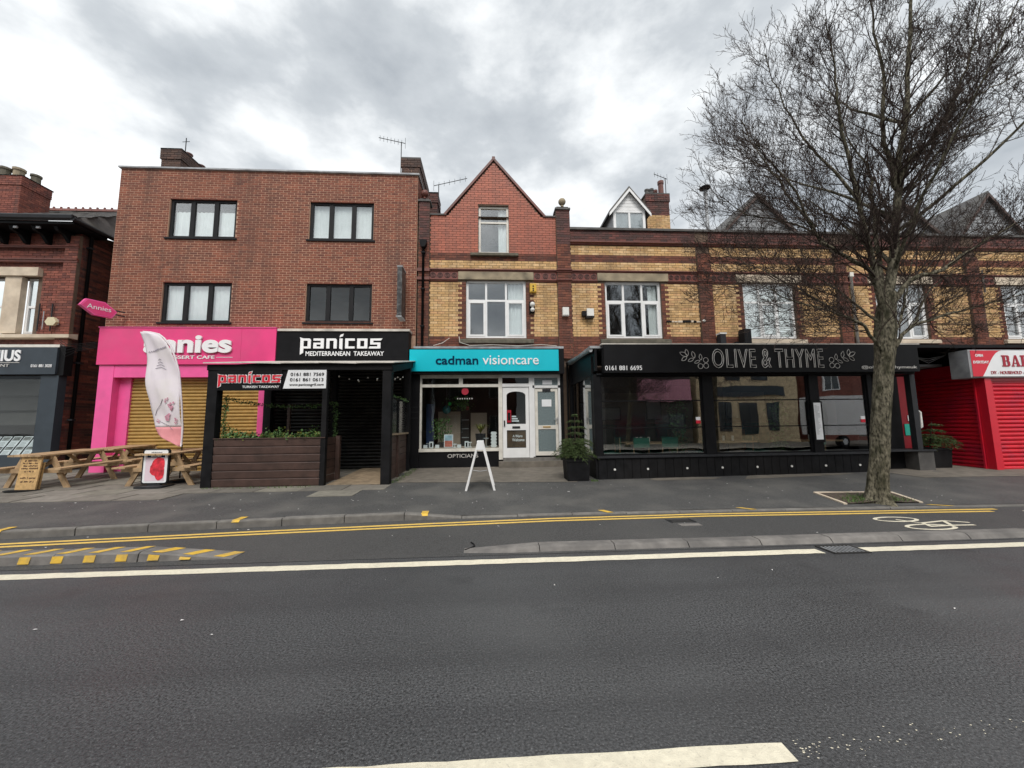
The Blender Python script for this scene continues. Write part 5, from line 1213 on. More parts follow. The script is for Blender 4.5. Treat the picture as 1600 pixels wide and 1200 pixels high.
for i in range(9):
    x = -3.6 + .15 * i; q = MB(); q.sphere(x, 9.35 + .25 * (i % 3), 2.72 - .03 * (i % 4), .02, 5); q.build('bulb', M['plastic'], sh)
for i in range(5):
    q = MB(); q.sphere(-2.42, 9.6 + .3 * i, 2.72 + .04 * i - .05 * (i % 2), .022, 5); q.build('bulb', M['plastic'], sh)
sg = thing('banner_sign', 'red lettered panicos turkish takeaway banner on the shelter front', 'sign', (-5.5, 9.07, 2.38)); MB().box(-6.2, -4.78, 9.066, 9.088, 2.375, 2.838).build('panel', M['black'], sg)
panicos(-6.17, -4.76, 2.55, 2.72, 9.050, .01, sg, M['whiteprint'], .012); panicos(-6.17, -4.76, 2.55, 2.72, 9.044, .008, sg, M['redprint'], 0)
text_mb('TURKISH TAKEAWAY', -5.64, -4.82, 2.425, 2.48, 9.055, .01, .004).build('lettering', M['whiteprint'], sg)
sg = thing('banner_sign', 'white slanted board with two black telephone numbers on the shelter', 'sign', (-4.2, 9.07, 2.4)); MB().prism([(-4.74, 2.41), (-3.78, 2.41), (-3.78, 2.84), (-4.64, 2.84)], 'y', 9.062, 9.086).build('panel', M['signwhite'], sg)
text_mb('0161 881 7569', -4.58, -3.83, 2.70, 2.775, 9.052, .009, .002).build('lettering', M['darkprint'], sg); text_mb('0161 861 0613', -4.59, -3.84, 2.575, 2.65, 9.052, .009, .002).build('lettering', M['darkprint'], sg); text_mb('www.panicosgrill.com', -4.60, -3.83, 2.455, 2.525, 9.052, .009, 0).build('lettering', M['darkprint'], sg)

# ================================================================== RESTAURANT EXTENSION
YO = 9.2
ex_ = thing('restaurant_extension', 'black glazed restaurant front extension with boarded plinth', 'extension', (6, 9.3, .2))
OX0, OX1 = 2.58, 9.66
def ob_(name, m, *b): 
    mb = MB()
    for i in b: mb.box(*i)
    return mb.build(name, m, ex_)
x = OX0; i = 0
while x < OX1 - .05:
    w_ = min(.205, OX1 - x); zb = gz(x, YO) - .03
    MB().box(x + .005, x + w_ - .005, YO - .02 + RND.uniform(-.002, .002), YO + .02, zb, .70).build('plinth_board', M['blackm'], ex_); x += .205
ob_('plinth_core', M['black'], (OX0 + .01, OX1, YO, YO + .1, .1, .69)); ob_('ledge', M['gunmetal'], (OX0 - .03, OX1 + .03, YO - .06, YO + .12, .70, .75))
for x0, x1 in ((2.52, 2.70), (5.26, 5.52), (8.03, 8.27), (9.58, 9.70)): ob_('post', M['black'], (x0, x1, YO - .03, YO + .12, .75, 2.72))
for a, b in ((2.70, 5.26), (5.52, 8.03), (8.27, 9.58)):
    w = ob_('glazing', M['black'], (a, b, YO + .02, YO + .08, .75, .79), (a, b, YO + .02, YO + .08, 2.66, 2.72), (a, b, YO + .022, YO + .078, 2.055, 2.08), (a, b, YO + .022, YO + .078, 1.40, 1.425), (a, a + .03, YO + .021, YO + .079, .79, 2.66), (b - .03, b, YO + .021, YO + .079, .79, 2.66))
    for c, d in ((.79, 1.40), (1.425, 2.055), (2.08, 2.66)): MB().box(a + .03, b - .03, YO + .045, YO + .053, c, d).build('pane', GLO, w)
ob_('roof', M['lead'], (2.45, 10.9, 9.12, 11.95, 3.36, 3.42)); ob_('fascia_board', M['black'], (2.72, 10.84, 9.0, 9.12, 2.74, 3.36)); ob_('fascia_edge', M['roofsheet'], (2.7, 10.88, 8.96, 9.13, 3.425, 3.45))
ob_('soffit', M['black'], (2.6, 10.85, 9.125, 11.95, 2.70, 2.74))
# left flank
ob_('flank_post', M['black'], (2.50, 2.62, 11.78, 11.9, .2, 3.36)); ob_('flank_post', M['black'], (2.515, 2.6, 9.32, 9.40, .75, 3.2)); ob_('flank_plinth', M['blackm'], (2.53, 2.60, 9.22, 11.8, .15, .70)); ob_('flank_ledge', M['gunmetal'], (2.49, 2.64, 9.3, 11.8, .70, .745))
ob_('flank_rail', M['black'], (2.53, 2.60, 9.4, 11.78, 2.72, 2.8)); MB().box(2.56, 2.568, 9.4, 11.78, .75, 2.72).build('flank_pane', glass('flank_glass', .22, (.6, .66, .66)), ex_)
ob_('flank_panel', M['black'], (2.56, 2.62, 9.13, 11.78, 2.8, 3.36))
q = MB(); q.tube([(2.45, 9.05, 3.30), (2.45, 11.9, 3.44)], .05, 8); q.build('side_gutter', M['lead'], ex_, smooth=True)
MB().tube([(2.44, 11.85, 3.4), (2.44, 11.85, .3)], .03, 8).build('rainwater_pipe', M['gunmetal'], ex_, smooth=True)
for xx in (2.97, 3.78, 4.75, 5.63, 6.51, 7.39, 8.27, 9.16):
    MB().disc_y(xx, YO - .034, .43, .026, 12, .015).build('deck_light', M['plastic'], ex_)
# inside floor, back wall
ob_('floor', M['flag'], (2.62, 10.9, 9.3, 14.5, .2, .26))
# entrance bay
ob_('entrance_wall', M['black'], (9.72, 11.02, 9.72, 9.8, .25, 2.695)); ob_('entrance_panel', mat('deep_red_panel', (.20, .006, .012), .45, .1), (11.02, 11.38, 9.72, 9.79, .78, 2.695)); ob_('entrance_plinth', M['black'], (9.72, 11.38, 9.66, 9.715, .2, .74)); ob_('entrance_return', M['black'], (11.3, 11.375, 9.8, 11.95, .2, 3.3)); ob_('entrance_post', M['gunmetal'], (10.78, 10.92, 9.2, 9.34, .78, 2.69)); ob_('entrance_pier', M['coping'], (10.74, 11.16, 9.18, 9.6, .2, .74)); ob_('entrance_ledge', M['gunmetal'], (9.72, 11.2, 9.14, 9.62, .742, .777)); ob_('entrance_riser', M['black'], (9.74, 10.73, 9.5, 9.6, .2, .735)); ob_('door_sill', M['stonel'], (9.7, 11.25, 9.05, 9.18, .2, .255))
fl_ = thing('flyer', 'green flyer stuck on the red panel by the restaurant entrance', 'flyer', (11.2, 9.7, 1.1)); MB().box(11.06, 11.32, 9.70, 9.712, 1.12, 1.42).build('sheet', mat('flyer_green', (.02, .33, .25), .5, .1), fl_)
fl_ = thing('flyer', 'small white sticker above the green flyer', 'flyer', (11.25, 9.7, 1.5)); MB().box(11.18, 11.32, 9.70, 9.712, 1.5, 1.65).build('sheet', M['signwhite'], fl_)
q = thing('post_handle', 'pale rounded handle hanging on the restaurant entrance post', 'fitting', (11.0, 9.3, 1.3)); MB().tube([(10.93, 9.26, 1.78), (11.0, 9.24, 1.72), (11.0, 9.24, 1.35), (10.95, 9.26, 1.3)], .026, 8).build('handle', M['plastic'], q, smooth=True)  # a small pale handle on the post, not a heater
# red and white window stickers
for lab, xx, zz2 in (('small red and white sticker on the first restaurant pane', 5.08, 1.5), ('small red and white sticker on the last restaurant pane', 9.38, 1.48)):
    t = thing('window_sticker', lab, 'sticker', (xx, YO + .035, zz2), group='window stickers'); MB().box(xx, xx + .11, YO + .036, YO + .044, zz2, zz2 + .08).build('lower', M['redprint'], t); MB().box(xx, xx + .11, YO + .036, YO + .044, zz2 + .08, zz2 + .16).build('upper', M['signwhite'], t)
mn = thing('menu_case', 'tall white menu sheet in black frame on the restaurant post', 'menu', (8.17, YO - .05, 1.0)); MB().box(8.02, 8.29, YO - .06, YO - .031, 1.0, 2.02).build('case', M['black'], mn); MB().box(8.065, 8.245, YO - .066, YO - .061, 1.07, 1.98).build('sheet', M['signwhite'], mn)
q = MB(); R3 = random.Random(4)
for i in range(26): z = 1.2 + .028 * i; q.box(8.08, 8.08 + R3.uniform(.05, .14), YO - .069, YO - .0665, z, z + .008)
q.build('print', M['lead'], mn)
# sign
sg = thing('shop_sign', 'black OLIVE & THYME fascia sign with outlined lettering and leaves', 'sign', (6.8, 8.98, 2.74), group='fascia signs of the shops')
MB().box(2.74, 10.80, 8.955, 8.998, 2.735, 3.42).build('panel', mat('satin_black', (.010, .010, .011), .5, .15, 3, spec=.12), sg)
sO = (8.955 / 9.2)
for w_, a_, b_ in (('OLIVE', 5.42, 6.52), ('&', 6.67, 6.90), ('THYME', 7.02, 8.26)): text_mb(w_, a_, b_, 2.84, 3.30, 8.935, .01, bold=.035, wire=.0085, spacing=1.12).build('lettering', M['silver'], sg)
text_mb('0161 881 6695', 2.76, 3.66, 2.79, 2.90, 8.94, .012, .004).build('lettering', M['whiteprint'], sg)
text_mb('@oliveandthymeuk', 9.25, 10.72, 2.79, 2.885, 8.94, .012, .004).build('lettering', M['silver'], sg)
def leafpt(cx, cz, ang, L, w, y, s=1):
    pts = []
    for t in [i / 7 for i in range(8)] + [1 - i / 7 for i in range(1, 8)]:
        k = 1 if len(pts) < 8 else -1; u = L * t; v_ = k * w * math.sin(math.pi * t) ** .8
        pts.append((cx + s * (u * math.cos(ang) - v_ * math.sin(ang)), y, cz + u * math.sin(ang) + v_ * math.cos(ang)))
    return pts + [pts[0]]
def sprig(x, z, s, y=8.935):
    mb = MB()
    for cx, cz, a, L, w in ((.0, .0, 155, .21, .045), (.0, .0, 100, .17, .04), (-.02, -.02, 215, .16, .04), (.17, -.05, 105, .17, .04), (.15, -.06, 205, .16, .035), (.33, -.10, 95, .15, .035), (.30, -.11, 205, .15, .03)):
        mb.tube(leafpt(x + s * cx, z + cz, rad(a), L, w, y, s), .006, 4, False)
    for cx, cz in ((.45, -.10), (.45, -.24), (.31, -.25)): mb.tube([(x + s * cx + .062 * math.cos(6.2832 * i / 12), y, z + cz + .062 * math.sin(6.2832 * i / 12)) for i in range(13)], .006, 4, False)
    mb.build('leaf_motif', M['silver'], sg)
sprig(4.80, 3.13, 1); sprig(8.92, 3.13, -1)
# tables and chairs inside
ti = thing('cafe_table', 'round edged cafe table inside the first restaurant window', 'table', (4.1, 10.2, .26), group='tables inside the restaurant')
MB().box(-.6, .6, -.38, .38, .72, .76).build('top', M['pine'], ti, local=True); MB().tube([(0, 0, 0), (0, 0, .72)], .04, 8).build('pedestal', M['darkprint'], ti, local=True); MB().lathe([(.25, 0), (.24, .02), (.05, .04)], 0, 0, 12).build('base', M['darkprint'], ti, local=True)
for l, x, y in (('cafe table inside the middle restaurant window', 6.5, 10.3), ('cafe table inside the last restaurant window', 8.9, 10.3)):
    c = copy_tree(ti); c.location = (x, y, .26); c['label'] = l
ch = thing('cafe_chair', 'green upholstered chair left of the first restaurant table', 'chair', (3.2, 10.2, .26), group='green chairs inside the restaurant', rz=rad(-90))
MB().prism([(-.21, -.21), (.21, -.21), (.21, .21), (-.21, .21)], 'z', .43, .50).build('seat', M['green'], ch, local=True); MB().box(-.2, .2, .19, .23, .66, .9).build('backrest', M['green'], ch, local=True)
for a in (-.19, .19):
    MB().tube([(a, -.19, 0), (a, -.18, .43)], .014, 6).build('leg', M['pine'], ch, local=True); MB().tube([(a, .2, 0), (a, .2, .88)], .014, 6).build('leg', M['pine'], ch, local=True)
for l, x, y, rz in (('green chair at the right end of the first restaurant table', 4.95, 10.25, 90), ('green chair before the first restaurant table, back to the glass', 3.75, 9.65, 180), ('green chair before the first restaurant table, nearer the post', 4.5, 9.7, 180), ('green chair left of the middle restaurant table', 5.7, 10.3, -90), ('green chair right of the middle restaurant table', 7.3, 10.3, 90), ('green chair left of the last restaurant table', 8.45, 9.75, 180)):
    c = copy_tree(ch); c.location = (x, y, .26); c.rotation_euler = (0, 0, rad(rz)); c['label'] = l
R3 = random.Random(12)
for i, (x, y) in enumerate(((3.9, 10.1), (4.05, 10.2), (4.2, 10.05), (6.4, 10.3), (6.6, 10.2), (8.8, 10.2))):
    t = thing('table_glass', ('left pale glass on the first restaurant table', 'middle pale glass on the first restaurant table', 'right pale glass on the first restaurant table', 'left pale glass on the middle restaurant table', 'right pale glass on the middle restaurant table', 'pale glass on the last restaurant table')[i], 'glassware', (x, y, 1.02), group='glassware on the restaurant tables'); MB().lathe([(.03, 0), (.035, .1), (.032, .14)], x, y, 8, 1.02).build('tumbler', M['plastic'], t)
for i, x in enumerate((3.3, 4.3, 5.0, 6.2, 7.2, 9.0)):
    t = thing('pendant_lamp', ('leftmost', 'second', 'third', 'fourth', 'fifth', 'rightmost')[i] + ' unlit brown pendant lamp inside the restaurant', 'lamp', (x, 10.6, 2.7), group='pendant lamps inside the restaurant'); MB().tube([(x, 10.6, 2.7), (x, 10.6, 2.3)], .006, 4).build('cord', M['darkprint'], t); MB().lathe([(.12, 0), (.05, .14), (.02, .2)], x, 10.6, 10, 2.12).build('shade', M['brownwood'], t)

# dark green panelling, foliage and framed sheets at the back of the room
for i_ in range(16): MB().box(2.9 + .5 * i_, 3.38 + .5 * i_, 14.5, 14.56, .26, 1.5).build('wall_panel', M['green'], ex_)
ob_('back_plaster', M['interior2'], (2.7, 10.8, 14.52, 14.58, 1.5, 2.7)); ob_('serving_counter', M['pine'], (6.2, 8.6, 12.6, 13.2, .26, 1.3))
R3 = random.Random(41)
for lab, x, y in (('leafy green plant column inside the first restaurant window', 4.95, 9.95), ('leafy green plant column inside the middle restaurant window', 7.75, 9.95)):
    t = thing('indoor_plant', lab, 'plant', (x, y, .26), group='plants inside the restaurant'); MB().lathe([(.14, 0), (.18, .35), (.16, .35)], x, y, 10, .26).build('pot', M['gunmetal'], t)
    q = MB(); leaves(q, [(x + R3.gauss(0, .12), y + R3.gauss(0, .1), .62 + 1.5 * R3.random()) for _ in range(420)], .05, .1, R3, .2); q.build('leaves', M['leaf'], t); MB().tube([(x, y, .5), (x, y, 2.0)], .012, 5).build('stem', M['twig'], t)
for i_, (x, w_, h_) in enumerate(((3.2, .5, .7), (4.2, .8, .5), (6.0, .6, .8), (7.6, .9, .6), (9.2, .5, .7))):
    t = thing('framed_print', ('first', 'second', 'third', 'fourth', 'fifth')[i_] + ' framed print from the left on the restaurant back wall', 'picture', (x, 14.48, 1.7), group='prints inside the restaurant'); MB().box(x, x + w_, 14.47, 14.515, 1.65, 1.65 + h_).build('frame', M['darkprint'], t); MB().box(x + .04, x + w_ - .04, 14.462, 14.469, 1.69, 1.61 + h_).build('sheet', M['signwhite'], t)

# ================================================================== RED SHOP
rs = thing('red_shop', 'red shuttered shop extension at the right edge', 'shop', (14.5, 9.2, .3))
RX = 12.62; ZB = .22
MB().box(RX - .02, RX + .15, 9.02, 9.2, ZB, 3.3).build('corner_post', M['redpaint'], rs); MB().box(RX + .15, RX + .24, 9.07, 9.2, ZB, 3.3).build('guide_post', M['redpaint'], rs)
shutter(rs, RX + .28, 19.5, ZB + .02, 2.5, 9.12, .105, M['red']); MB().box(RX + .15, 20, 9.08, 9.3, 2.5, 3.3).build('shutter_box', M['redpaint'], rs)
shutter(rs, 9.25, 11.95, ZB + .03, 2.72, RX, .105, M['red'], 'y'); MB().box(RX - .05, RX + .12, 9.2, 12, 2.72, 2.98).build('shutter_box', M['redpaint'], rs); MB().box(RX - .06, RX + .13, 9.36, 11.95, ZB - .1, ZB + .02).build('flank_base', M['black'], rs)
MB().box(RX, RX + .1, 9.2, 12, 2.98, 3.38).build('flank_fascia', M['black'], rs); MB().box(10.95, 20, 9.15, 12.0, 3.38, 3.46).build('roof', M['black'], rs); MB().box(11.4, RX, 9.9, 11.95, 3.0, 3.06).build('canopy_rail', M['lead'], rs); MB().box(11.62, 12.2, 10.2, 11.95, 3.2, 3.25).build('canopy_rail', M['lead'], rs); MB().box(11.4, RX, 11.6, 11.95, 2.9, 3.38).build('rear_fascia', M['black'], rs)
MB().box(19.5, 20, 9.1, 12, .2, 3.4).build('end_wall', M['redpaint'], rs)
for i in range(3): MB().tube([(11.7 + .1 * i, 10.0, 3.3), (12.1, 9.8, 3.2 - .06 * i), (12.5, 9.7, 3.28)], .012, 5).build('cable', M['lead'], rs)
sg = thing('shop_sign', 'white and red BAR fascia sign box at the right edge', 'sign', (15, 8.95, 2.6), group='fascia signs of the shops')
MB().box(12.17, 19, 8.97, 9.38, 2.575, 3.29).build('box', M['lead'], sg); MB().box(12.21, 19, 8.952, 8.969, 2.60, 3.265).build('face', M['signwhite'], sg)
arc = [(12.21, 2.60), (12.47, 2.60)] + [(12.47 + .60 * t ** 1.0 * (1 - .0), 2.60 + .665 * math.sin(t * math.pi / 2) ** 1.15) for t in (.15, .3, .45, .6, .75, .9, 1)] + [(12.21, 3.265)]
MB().prism(arc, 'y', 8.944, 8.951).build('red_corner', M['redprint'], sg)
text_mb('OPEN', 12.33, 12.54, 3.10, 3.17, 8.938, .005, .03).build('lettering', M['whiteprint'], sg); text_mb('EVERYDAY', 12.25, 12.68, 2.93, 3.0, 8.938, .005, .03).build('lettering', M['whiteprint'], sg)
def slab(body, x0, z0, h, w, gap, y):
    mb = MB(); s = w * .3; f = h * .1
    for i, c in enumerate(body):
        a = x0 + i * (w + gap)
        def r(u0, u1, v0, v1): mb.box(a + u0 * w, a + u1 * w, y, y + .008, z0 + v0 * h, z0 + v1 * h)
        def p(*P): mb.prism([(a + u * w, z0 + v * h) for u, v in P], 'y', y, y + .008)
        if c == 'B': r(-.06, .5, 0, .1); r(-.06, .5, .9, 1); r(.06, .4, .1, .9); p((.5, 0), (.8, 0), (.98, .1), (.98, .42), (.85, .5), (.62, .5), (.66, .42), (.66, .12), (.5, .1)); p((.62, .5), (.85, .5), (.93, .58), (.93, .9), (.78, 1), (.5, 1), (.5, .9), (.62, .88)); r(.4, .62, .46, .54)
        if c == 'A': r(-.08, .34, 0, .09); r(.54, 1.1, 0, .09); p((.02, .09), (.2, .09), (.5, .86), (.42, 1)); p((.42, 1), (.5, .86), (.66, .09), (1.0, .09), (.66, 1)); r(.26, .62, .25, .33)
        if c == 'R': r(-.06, .46, 0, .1); r(-.06, .5, .9, 1); r(.06, .4, .1, .9); p((.62, .48), (.82, .48), (.93, .58), (.93, .9), (.78, 1), (.5, 1), (.5, .9), (.62, .88)); r(.4, .62, .46, .54); p((.5, .46), (.82, .46), (.92, .36), (.94, .1), (1.05, .1), (1.05, 0), (.76, 0), (.64, .1), (.62, .34)) 
    return mb
for i_, c_ in enumerate('BAR'): slab(c_, 13.06 + .26 * i_, 2.85, .29, .21, .05, 8.94).build('letter', M['maroon'], sg)
text_mb('DIY - HOUSEHOLD - KITCHENWARE', 12.71, 14.35, 2.655, 2.735, 8.943, .006, .008).build('lettering', M['maroon'], sg)

# ================================================================== STREET FURNITURE
# picnic tables
pt = thing('picnic_table', 'pine picnic table at far left behind the kraft board', 'picnic table', (0, 0, 0), group='pine picnic tables outside the pink cafe')
for i in range(5): MB().box(-.36 + .147 * i, -.225 + .147 * i, -.75, .75, .72, .755).build('top_plank', M['pine'], pt, local=True)
for s in (-1, 1):
    for i in range(2): MB().box(s * .68 - .135 + .14 * i, s * .68 - .005 + .14 * i, -.75, .75, .43, .465).build('seat_plank', M['pine'], pt, local=True)
for y in (-.52, .52):
    MB().box(-.80, .80, y - .02, y + .02, .335, .425).build('seat_bearer', M['pine'], pt, local=True); MB().box(-.34, .34, y - .02, y + .02, .64, .715).build('top_bearer', M['pine'], pt, local=True)
    for s in (-1, 1):
        MB().prism([(s * .62, 0), (s * .74, 0), (s * .36, .70), (s * .24, .70)] if s < 0 else [(s * .74, 0), (s * .62, 0), (s * .24, .70), (s * .36, .70)], 'y', y + .022, y + .064).build('leg', M['pine'], pt, local=True)
for s in (-1, 1): MB().prism([(s * .08, .68), (s * .15, .68), (s * .50, .36), (s * .43, .36)], 'x', -.03, .03).build('brace', M['pine'], pt, local=True)
def seat(o, x, y, rz=0): o.location = (x, y, gz(x, y) + .006); o.rotation_euler = (math.atan(gz(x, y + .5) - gz(x, y - .5)), 0, rad(rz))
seat(pt, -10.2, 9.95, -3)
for l, x, y, rz in (('pine picnic table behind the leftmost one, by the pink pilaster', -9.98, 11.6 - .35, 2), ('pine picnic table behind the ice cream board', -7.62, 9.98, 2), ('pine picnic table hard against the gold shutter', -7.35, 11.25, -2)):
    c = copy_tree(pt); seat(c, x, y, rz); c['label'] = l
# kraft board
kb = thing('board_sign', 'brown kraft board with handwritten marks leaning on the left picnic table', 'sign', (-10.12, 9.15, gz(-10.12, 9.15) + .01))
z0 = gz(-9.86, 9.2) + .02
kb.rotation_euler = (rad(-6), 0, 0)
MB().box(-.21, .21, 0, .03, 0.0, .76).build('board', M['kraft'], kb, local=True)
R3 = random.Random(31); q = MB()
for r_, (z, x0, x1) in enumerate(((.62, -.13, .11), (.565, -.16, .13), (.51, -.14, .14), (.455, -.17, .16), (.39, -.09, .09), (.25, -.14, .15), (.17, -.12, .16))):
    x = x0
    while x < x1: w_ = R3.uniform(.012, .03); q.box(x, x + w_ * .7, -.003, 0.0005, z + R3.uniform(-.008, .004), z + R3.uniform(.018, .034)); x += w_ + (.02 if R3.random() < .2 else 0)
q.build('handwriting', M['brownprint'], kb, local=True); MB().box(-.17, .17, .1, .13, 0, .6).build('rear_leg', M['kraft'], kb, local=True)
MB().lathe([(.34, 0), (.34, .02), (.3, .035)], 0, .06, 16, -.02).build('base', M['darkprint'], kb, local=True)
# ice cream pavement board
ic = thing('pavement_sign', 'black framed swinging board picturing red ice cream', 'sign', (-7.58, 9.33, gz(-7.58, 9.33) + .005))
def rrect(w, z0, z1, r, k=5):
    P = []
    for cx, cz, a0 in ((w - r, z0 + r, -90), (w - r, z1 - r, 0), (-w + r, z1 - r, 90), (-w + r, z0 + r, 180)):
        P += [(cx + r * math.cos(rad(a0 + 90 * i / k)), cz + r * math.sin(rad(a0 + 90 * i / k))) for i in range(k + 1)]
    return P
MB().prism(rrect(.29, .07, .86, .06), 'y', -.02, .02).build('frame', M['darkprint'], ic, local=True); MB().prism(rrect(.258, .10, .83, .04), 'y', -.026, -.0205).build('poster', M['signwhite'], ic, local=True)
MB().box(-.21, .21, -.0285, -.0262, .14, .68).build('picture', mat('pale_pink_print', (.74, .60, .66), .5, .06, 5), ic, local=True); MB().box(-.18, .2, -.0305, -.0287, .665, .735).build('caption_bar', M['navy'], ic, local=True); MB().box(-.10, .12, -.0322, -.0308, .68, .725).build('caption_plate', M['silver'], ic, local=True)
q = MB(); R3 = random.Random(2)
for cx, cz, r, yy_ in ((.08, .52, .15, -.031), (.04, .40, .15, -.0325), (.12, .34, .12, -.034), (.10, .25, .09, -.0355)):
    P = [(min(.205, cx + r * R3.uniform(.88, 1.08) * math.cos(6.2832 * i / 14)), cz + r * R3.uniform(.88, 1.08) * math.sin(6.2832 * i / 14)) for i in range(14)]
    q.prism(P, 'y', yy_, yy_ + .0012)
q.build('ice_cream_print', mat('ice_cream_red', (.68, .03, .05), .5, .55, 9), ic, local=True)
q = MB(); R3 = random.Random(7)
x = -.10
while x < .12: q.box(x, x + .012, -.0275, -.0263, .765, .765 + R3.uniform(.015, .035)); x += .018
q.build('lettering', M['darkprint'], ic, local=True)
MB().box(-.14, .14, -.03, .03, .04, .075).build('hinge', M['gunmetal'], ic, local=True); q = MB(); q.prism(rrect(.31, -.24, .24, .12), 'z', 0, .045); q.build('base', M['gunmetal'], ic, local=True)
# feather flag
ff = thing('feather_flag', 'white floral feather flag with pink hem before the gold shutter', 'flag', (-7.55, 9.95, gz(-7.55, 9.95)))
FY = 9.98
prof = [(1.09, -7.57, -7.58), (1.2, -7.80, -7.575), (1.37, -8.09, -7.575), (1.55, -8.2, -7.58), (2.0, -8.37, -7.63), (2.45, -8.45, -7.69), (2.94, -8.51, -7.77), (3.3, -8.56, -7.89), (3.59, -8.62, -8.02), (3.8, -8.69, -8.2), (3.9, -8.72, -8.33), (3.945, -8.74, -8.52)]
def flagpt(z, a, b, t): x = a + (b - a) * t; return (x, FY - .02 + .035 * math.sin(z * 4 + t * 3) + .02 * math.sin(x * 23 + z * 9) * (1 - t * .8), z)
zs_ = [1.09 + (3.945 - 1.09) * i / 48 for i in range(49)]
def pr(z):
    for (z0, a0, b0), (z1, a1, b1) in zip(prof, prof[1:]):
        if z0 <= z <= z1 + 1e-6: t = (z - z0) / (z1 - z0); return a0 + (a1 - a0) * t, b0 + (b1 - b0) * t
    return prof[-1][1:]
for nm, m, lo, hi in (('hem', M['flagpink'], 0, 8), ('cloth', M['flagcloth'], 8, 48)):
    q = MB(); v = []
    for i in range(lo, hi + 1):
        a, b = pr(zs_[i]); v += [flagpt(zs_[i], a, b, j / 12) for j in range(13)]
    nn = hi - lo + 1
    q.add(v, [(i * 13 + j, i * 13 + j + 1, (i + 1) * 13 + j + 1, (i + 1) * 13 + j) for i in range(nn - 1) for j in range(12)]); o = q.build(nm, m, ff, smooth=True); sm = o.modifiers.new('thick', 'SOLIDIFY'); sm.thickness = .003
MB().tube([(b + .012, FY, z) for z, a, b in prof] + [(-8.7, FY, 3.96)], .022, 6).build('sleeve', M['flagcloth'], ff, smooth=True)
MB().tube([(-7.545, FY, 1.12), (-7.54, FY, gz(-7.54, FY) + .1)], .014, 6).build('pole', M['darkprint'], ff); MB().lathe([(.22, 0), (.2, .06), (.04, .08)], -7.54, FY, 12, gz(-7.54, FY)).build('base', M['darkprint'], ff)
R3 = random.Random(77)
def flagline(P, w, m, nm):
    q = MB(); pts = []
    for t, z in P: a, b = pr(z); p = flagpt(z, a, b, t); pts.append((p[0], p[1] - .012, p[2]))
    q.tube(pts, w, 4); q.build(nm, m, ff)
gp = mat('grey_print', (.22, .2, .25), .7, .1); pp = mat('rose_print', (.55, .25, .33), .7, .3, 9)
for i in range(11): t = .12 + .072 * i; flagline([(t, 3.42 + .012 * i), (t + .03, 3.455 + .012 * i), (t + .05, 3.42 + .012 * i)], .006, gp, 'script')
for k in range(4): flagline([(.3 + .03 * k, 3.02 + .07 * k), (.45, 3.06 + .07 * k), (.62 - .04 * k, 3.0 + .08 * k)], .006, gp, 'emblem')
flagline([(.12, 1.85), (.25, 2.0), (.38, 2.12), (.5, 2.25)], .006, gp, 'stem'); flagline([(.1, 1.72), (.3, 1.68), (.5, 1.6), (.62, 1.5)], .005, gp, 'stem')
for (t, z, r_) in ((.55, 1.8, .12), (.75, 2.1, .13), (.62, 2.22, .07), (.2, 1.72, .06), (.85, 1.72, .08)):
    q = MB(); a, b = pr(z); c = flagpt(z, a, b, t)
    for k in range(9):
        an = R3.uniform(0, 6.28); rr = R3.uniform(.3, 1) * r_; px, pz = c[0] + rr * .6 * math.cos(an), c[2] + rr * math.sin(an); s = r_ * .22; P = [(px + s * math.cos(6.2832 * i / 7) * R3.uniform(.7, 1.2), pz + s * math.sin(6.2832 * i / 7)) for i in range(7)]
        a2, b2 = pr(pz); yv = flagpt(pz, a2, b2, clip((px - a2) / (b2 - a2)))[1]; q.prism(P, 'y', yv - .022 - .001 * k, yv - .0215 - .001 * k)
    q.build('flower_print', pp, ff)
# white A-board outside the optician
aw = thing('a_board', 'white folding A-board standing edge on outside the optician', 'sign', (-.21, 8.6, gz(-.21, 8.6)))
zb = gz(-.21, 8.35)
for s in (-1, 1):
    q = MB(); bx, tx = -.21 + s * .30, -.21 + s * .045
    def bar(y0, y1, za, zb_, w=.022):
        t0, t1 = za, zb_; xa, xb = bx + (tx - bx) * t0, bx + (tx - bx) * t1; Z0, Z1 = zb + 1.0 * t0, zb + 1.0 * t1
        q.add([(xa - w, y0, Z0), (xa + w, y0, Z0), (xa + w, y1, Z0), (xa - w, y1, Z0), (xb - w, y0, Z1), (xb + w, y0, Z1), (xb + w, y1, Z1), (xb - w, y1, Z1)], [(0, 1, 5, 4), (1, 2, 6, 5), (2, 3, 7, 6), (3, 0, 4, 7), (4, 5, 6, 7), (3, 2, 1, 0)])
    bar(8.28, 8.34, 0, 1); bar(8.80, 8.86, 0, 1); bar(8.34, 8.80, .18, .26, .012); bar(8.34, 8.80, .92, 1.0, .012); q.build('frame', M['white'], aw)
    q = MB(); bar(8.34, 8.80, .262, .918, .006); q.build('panel', M['signwhite'], aw)
MB().box(-.28, -.14, 8.29, 8.85, zb + .99, zb + 1.03).build('hinge', M['white'], aw); MB().tube([(-.36, 8.31, zb + .42), (-.21, 8.31, zb + .40), (-.06, 8.31, zb + .42)], .006, 4).build('stay', M['steel'], aw); MB().box(-.27, -.13, 8.275, 8.283, zb + .85, zb + 1.02).build('tag_sheet', M['signwhite'], aw)
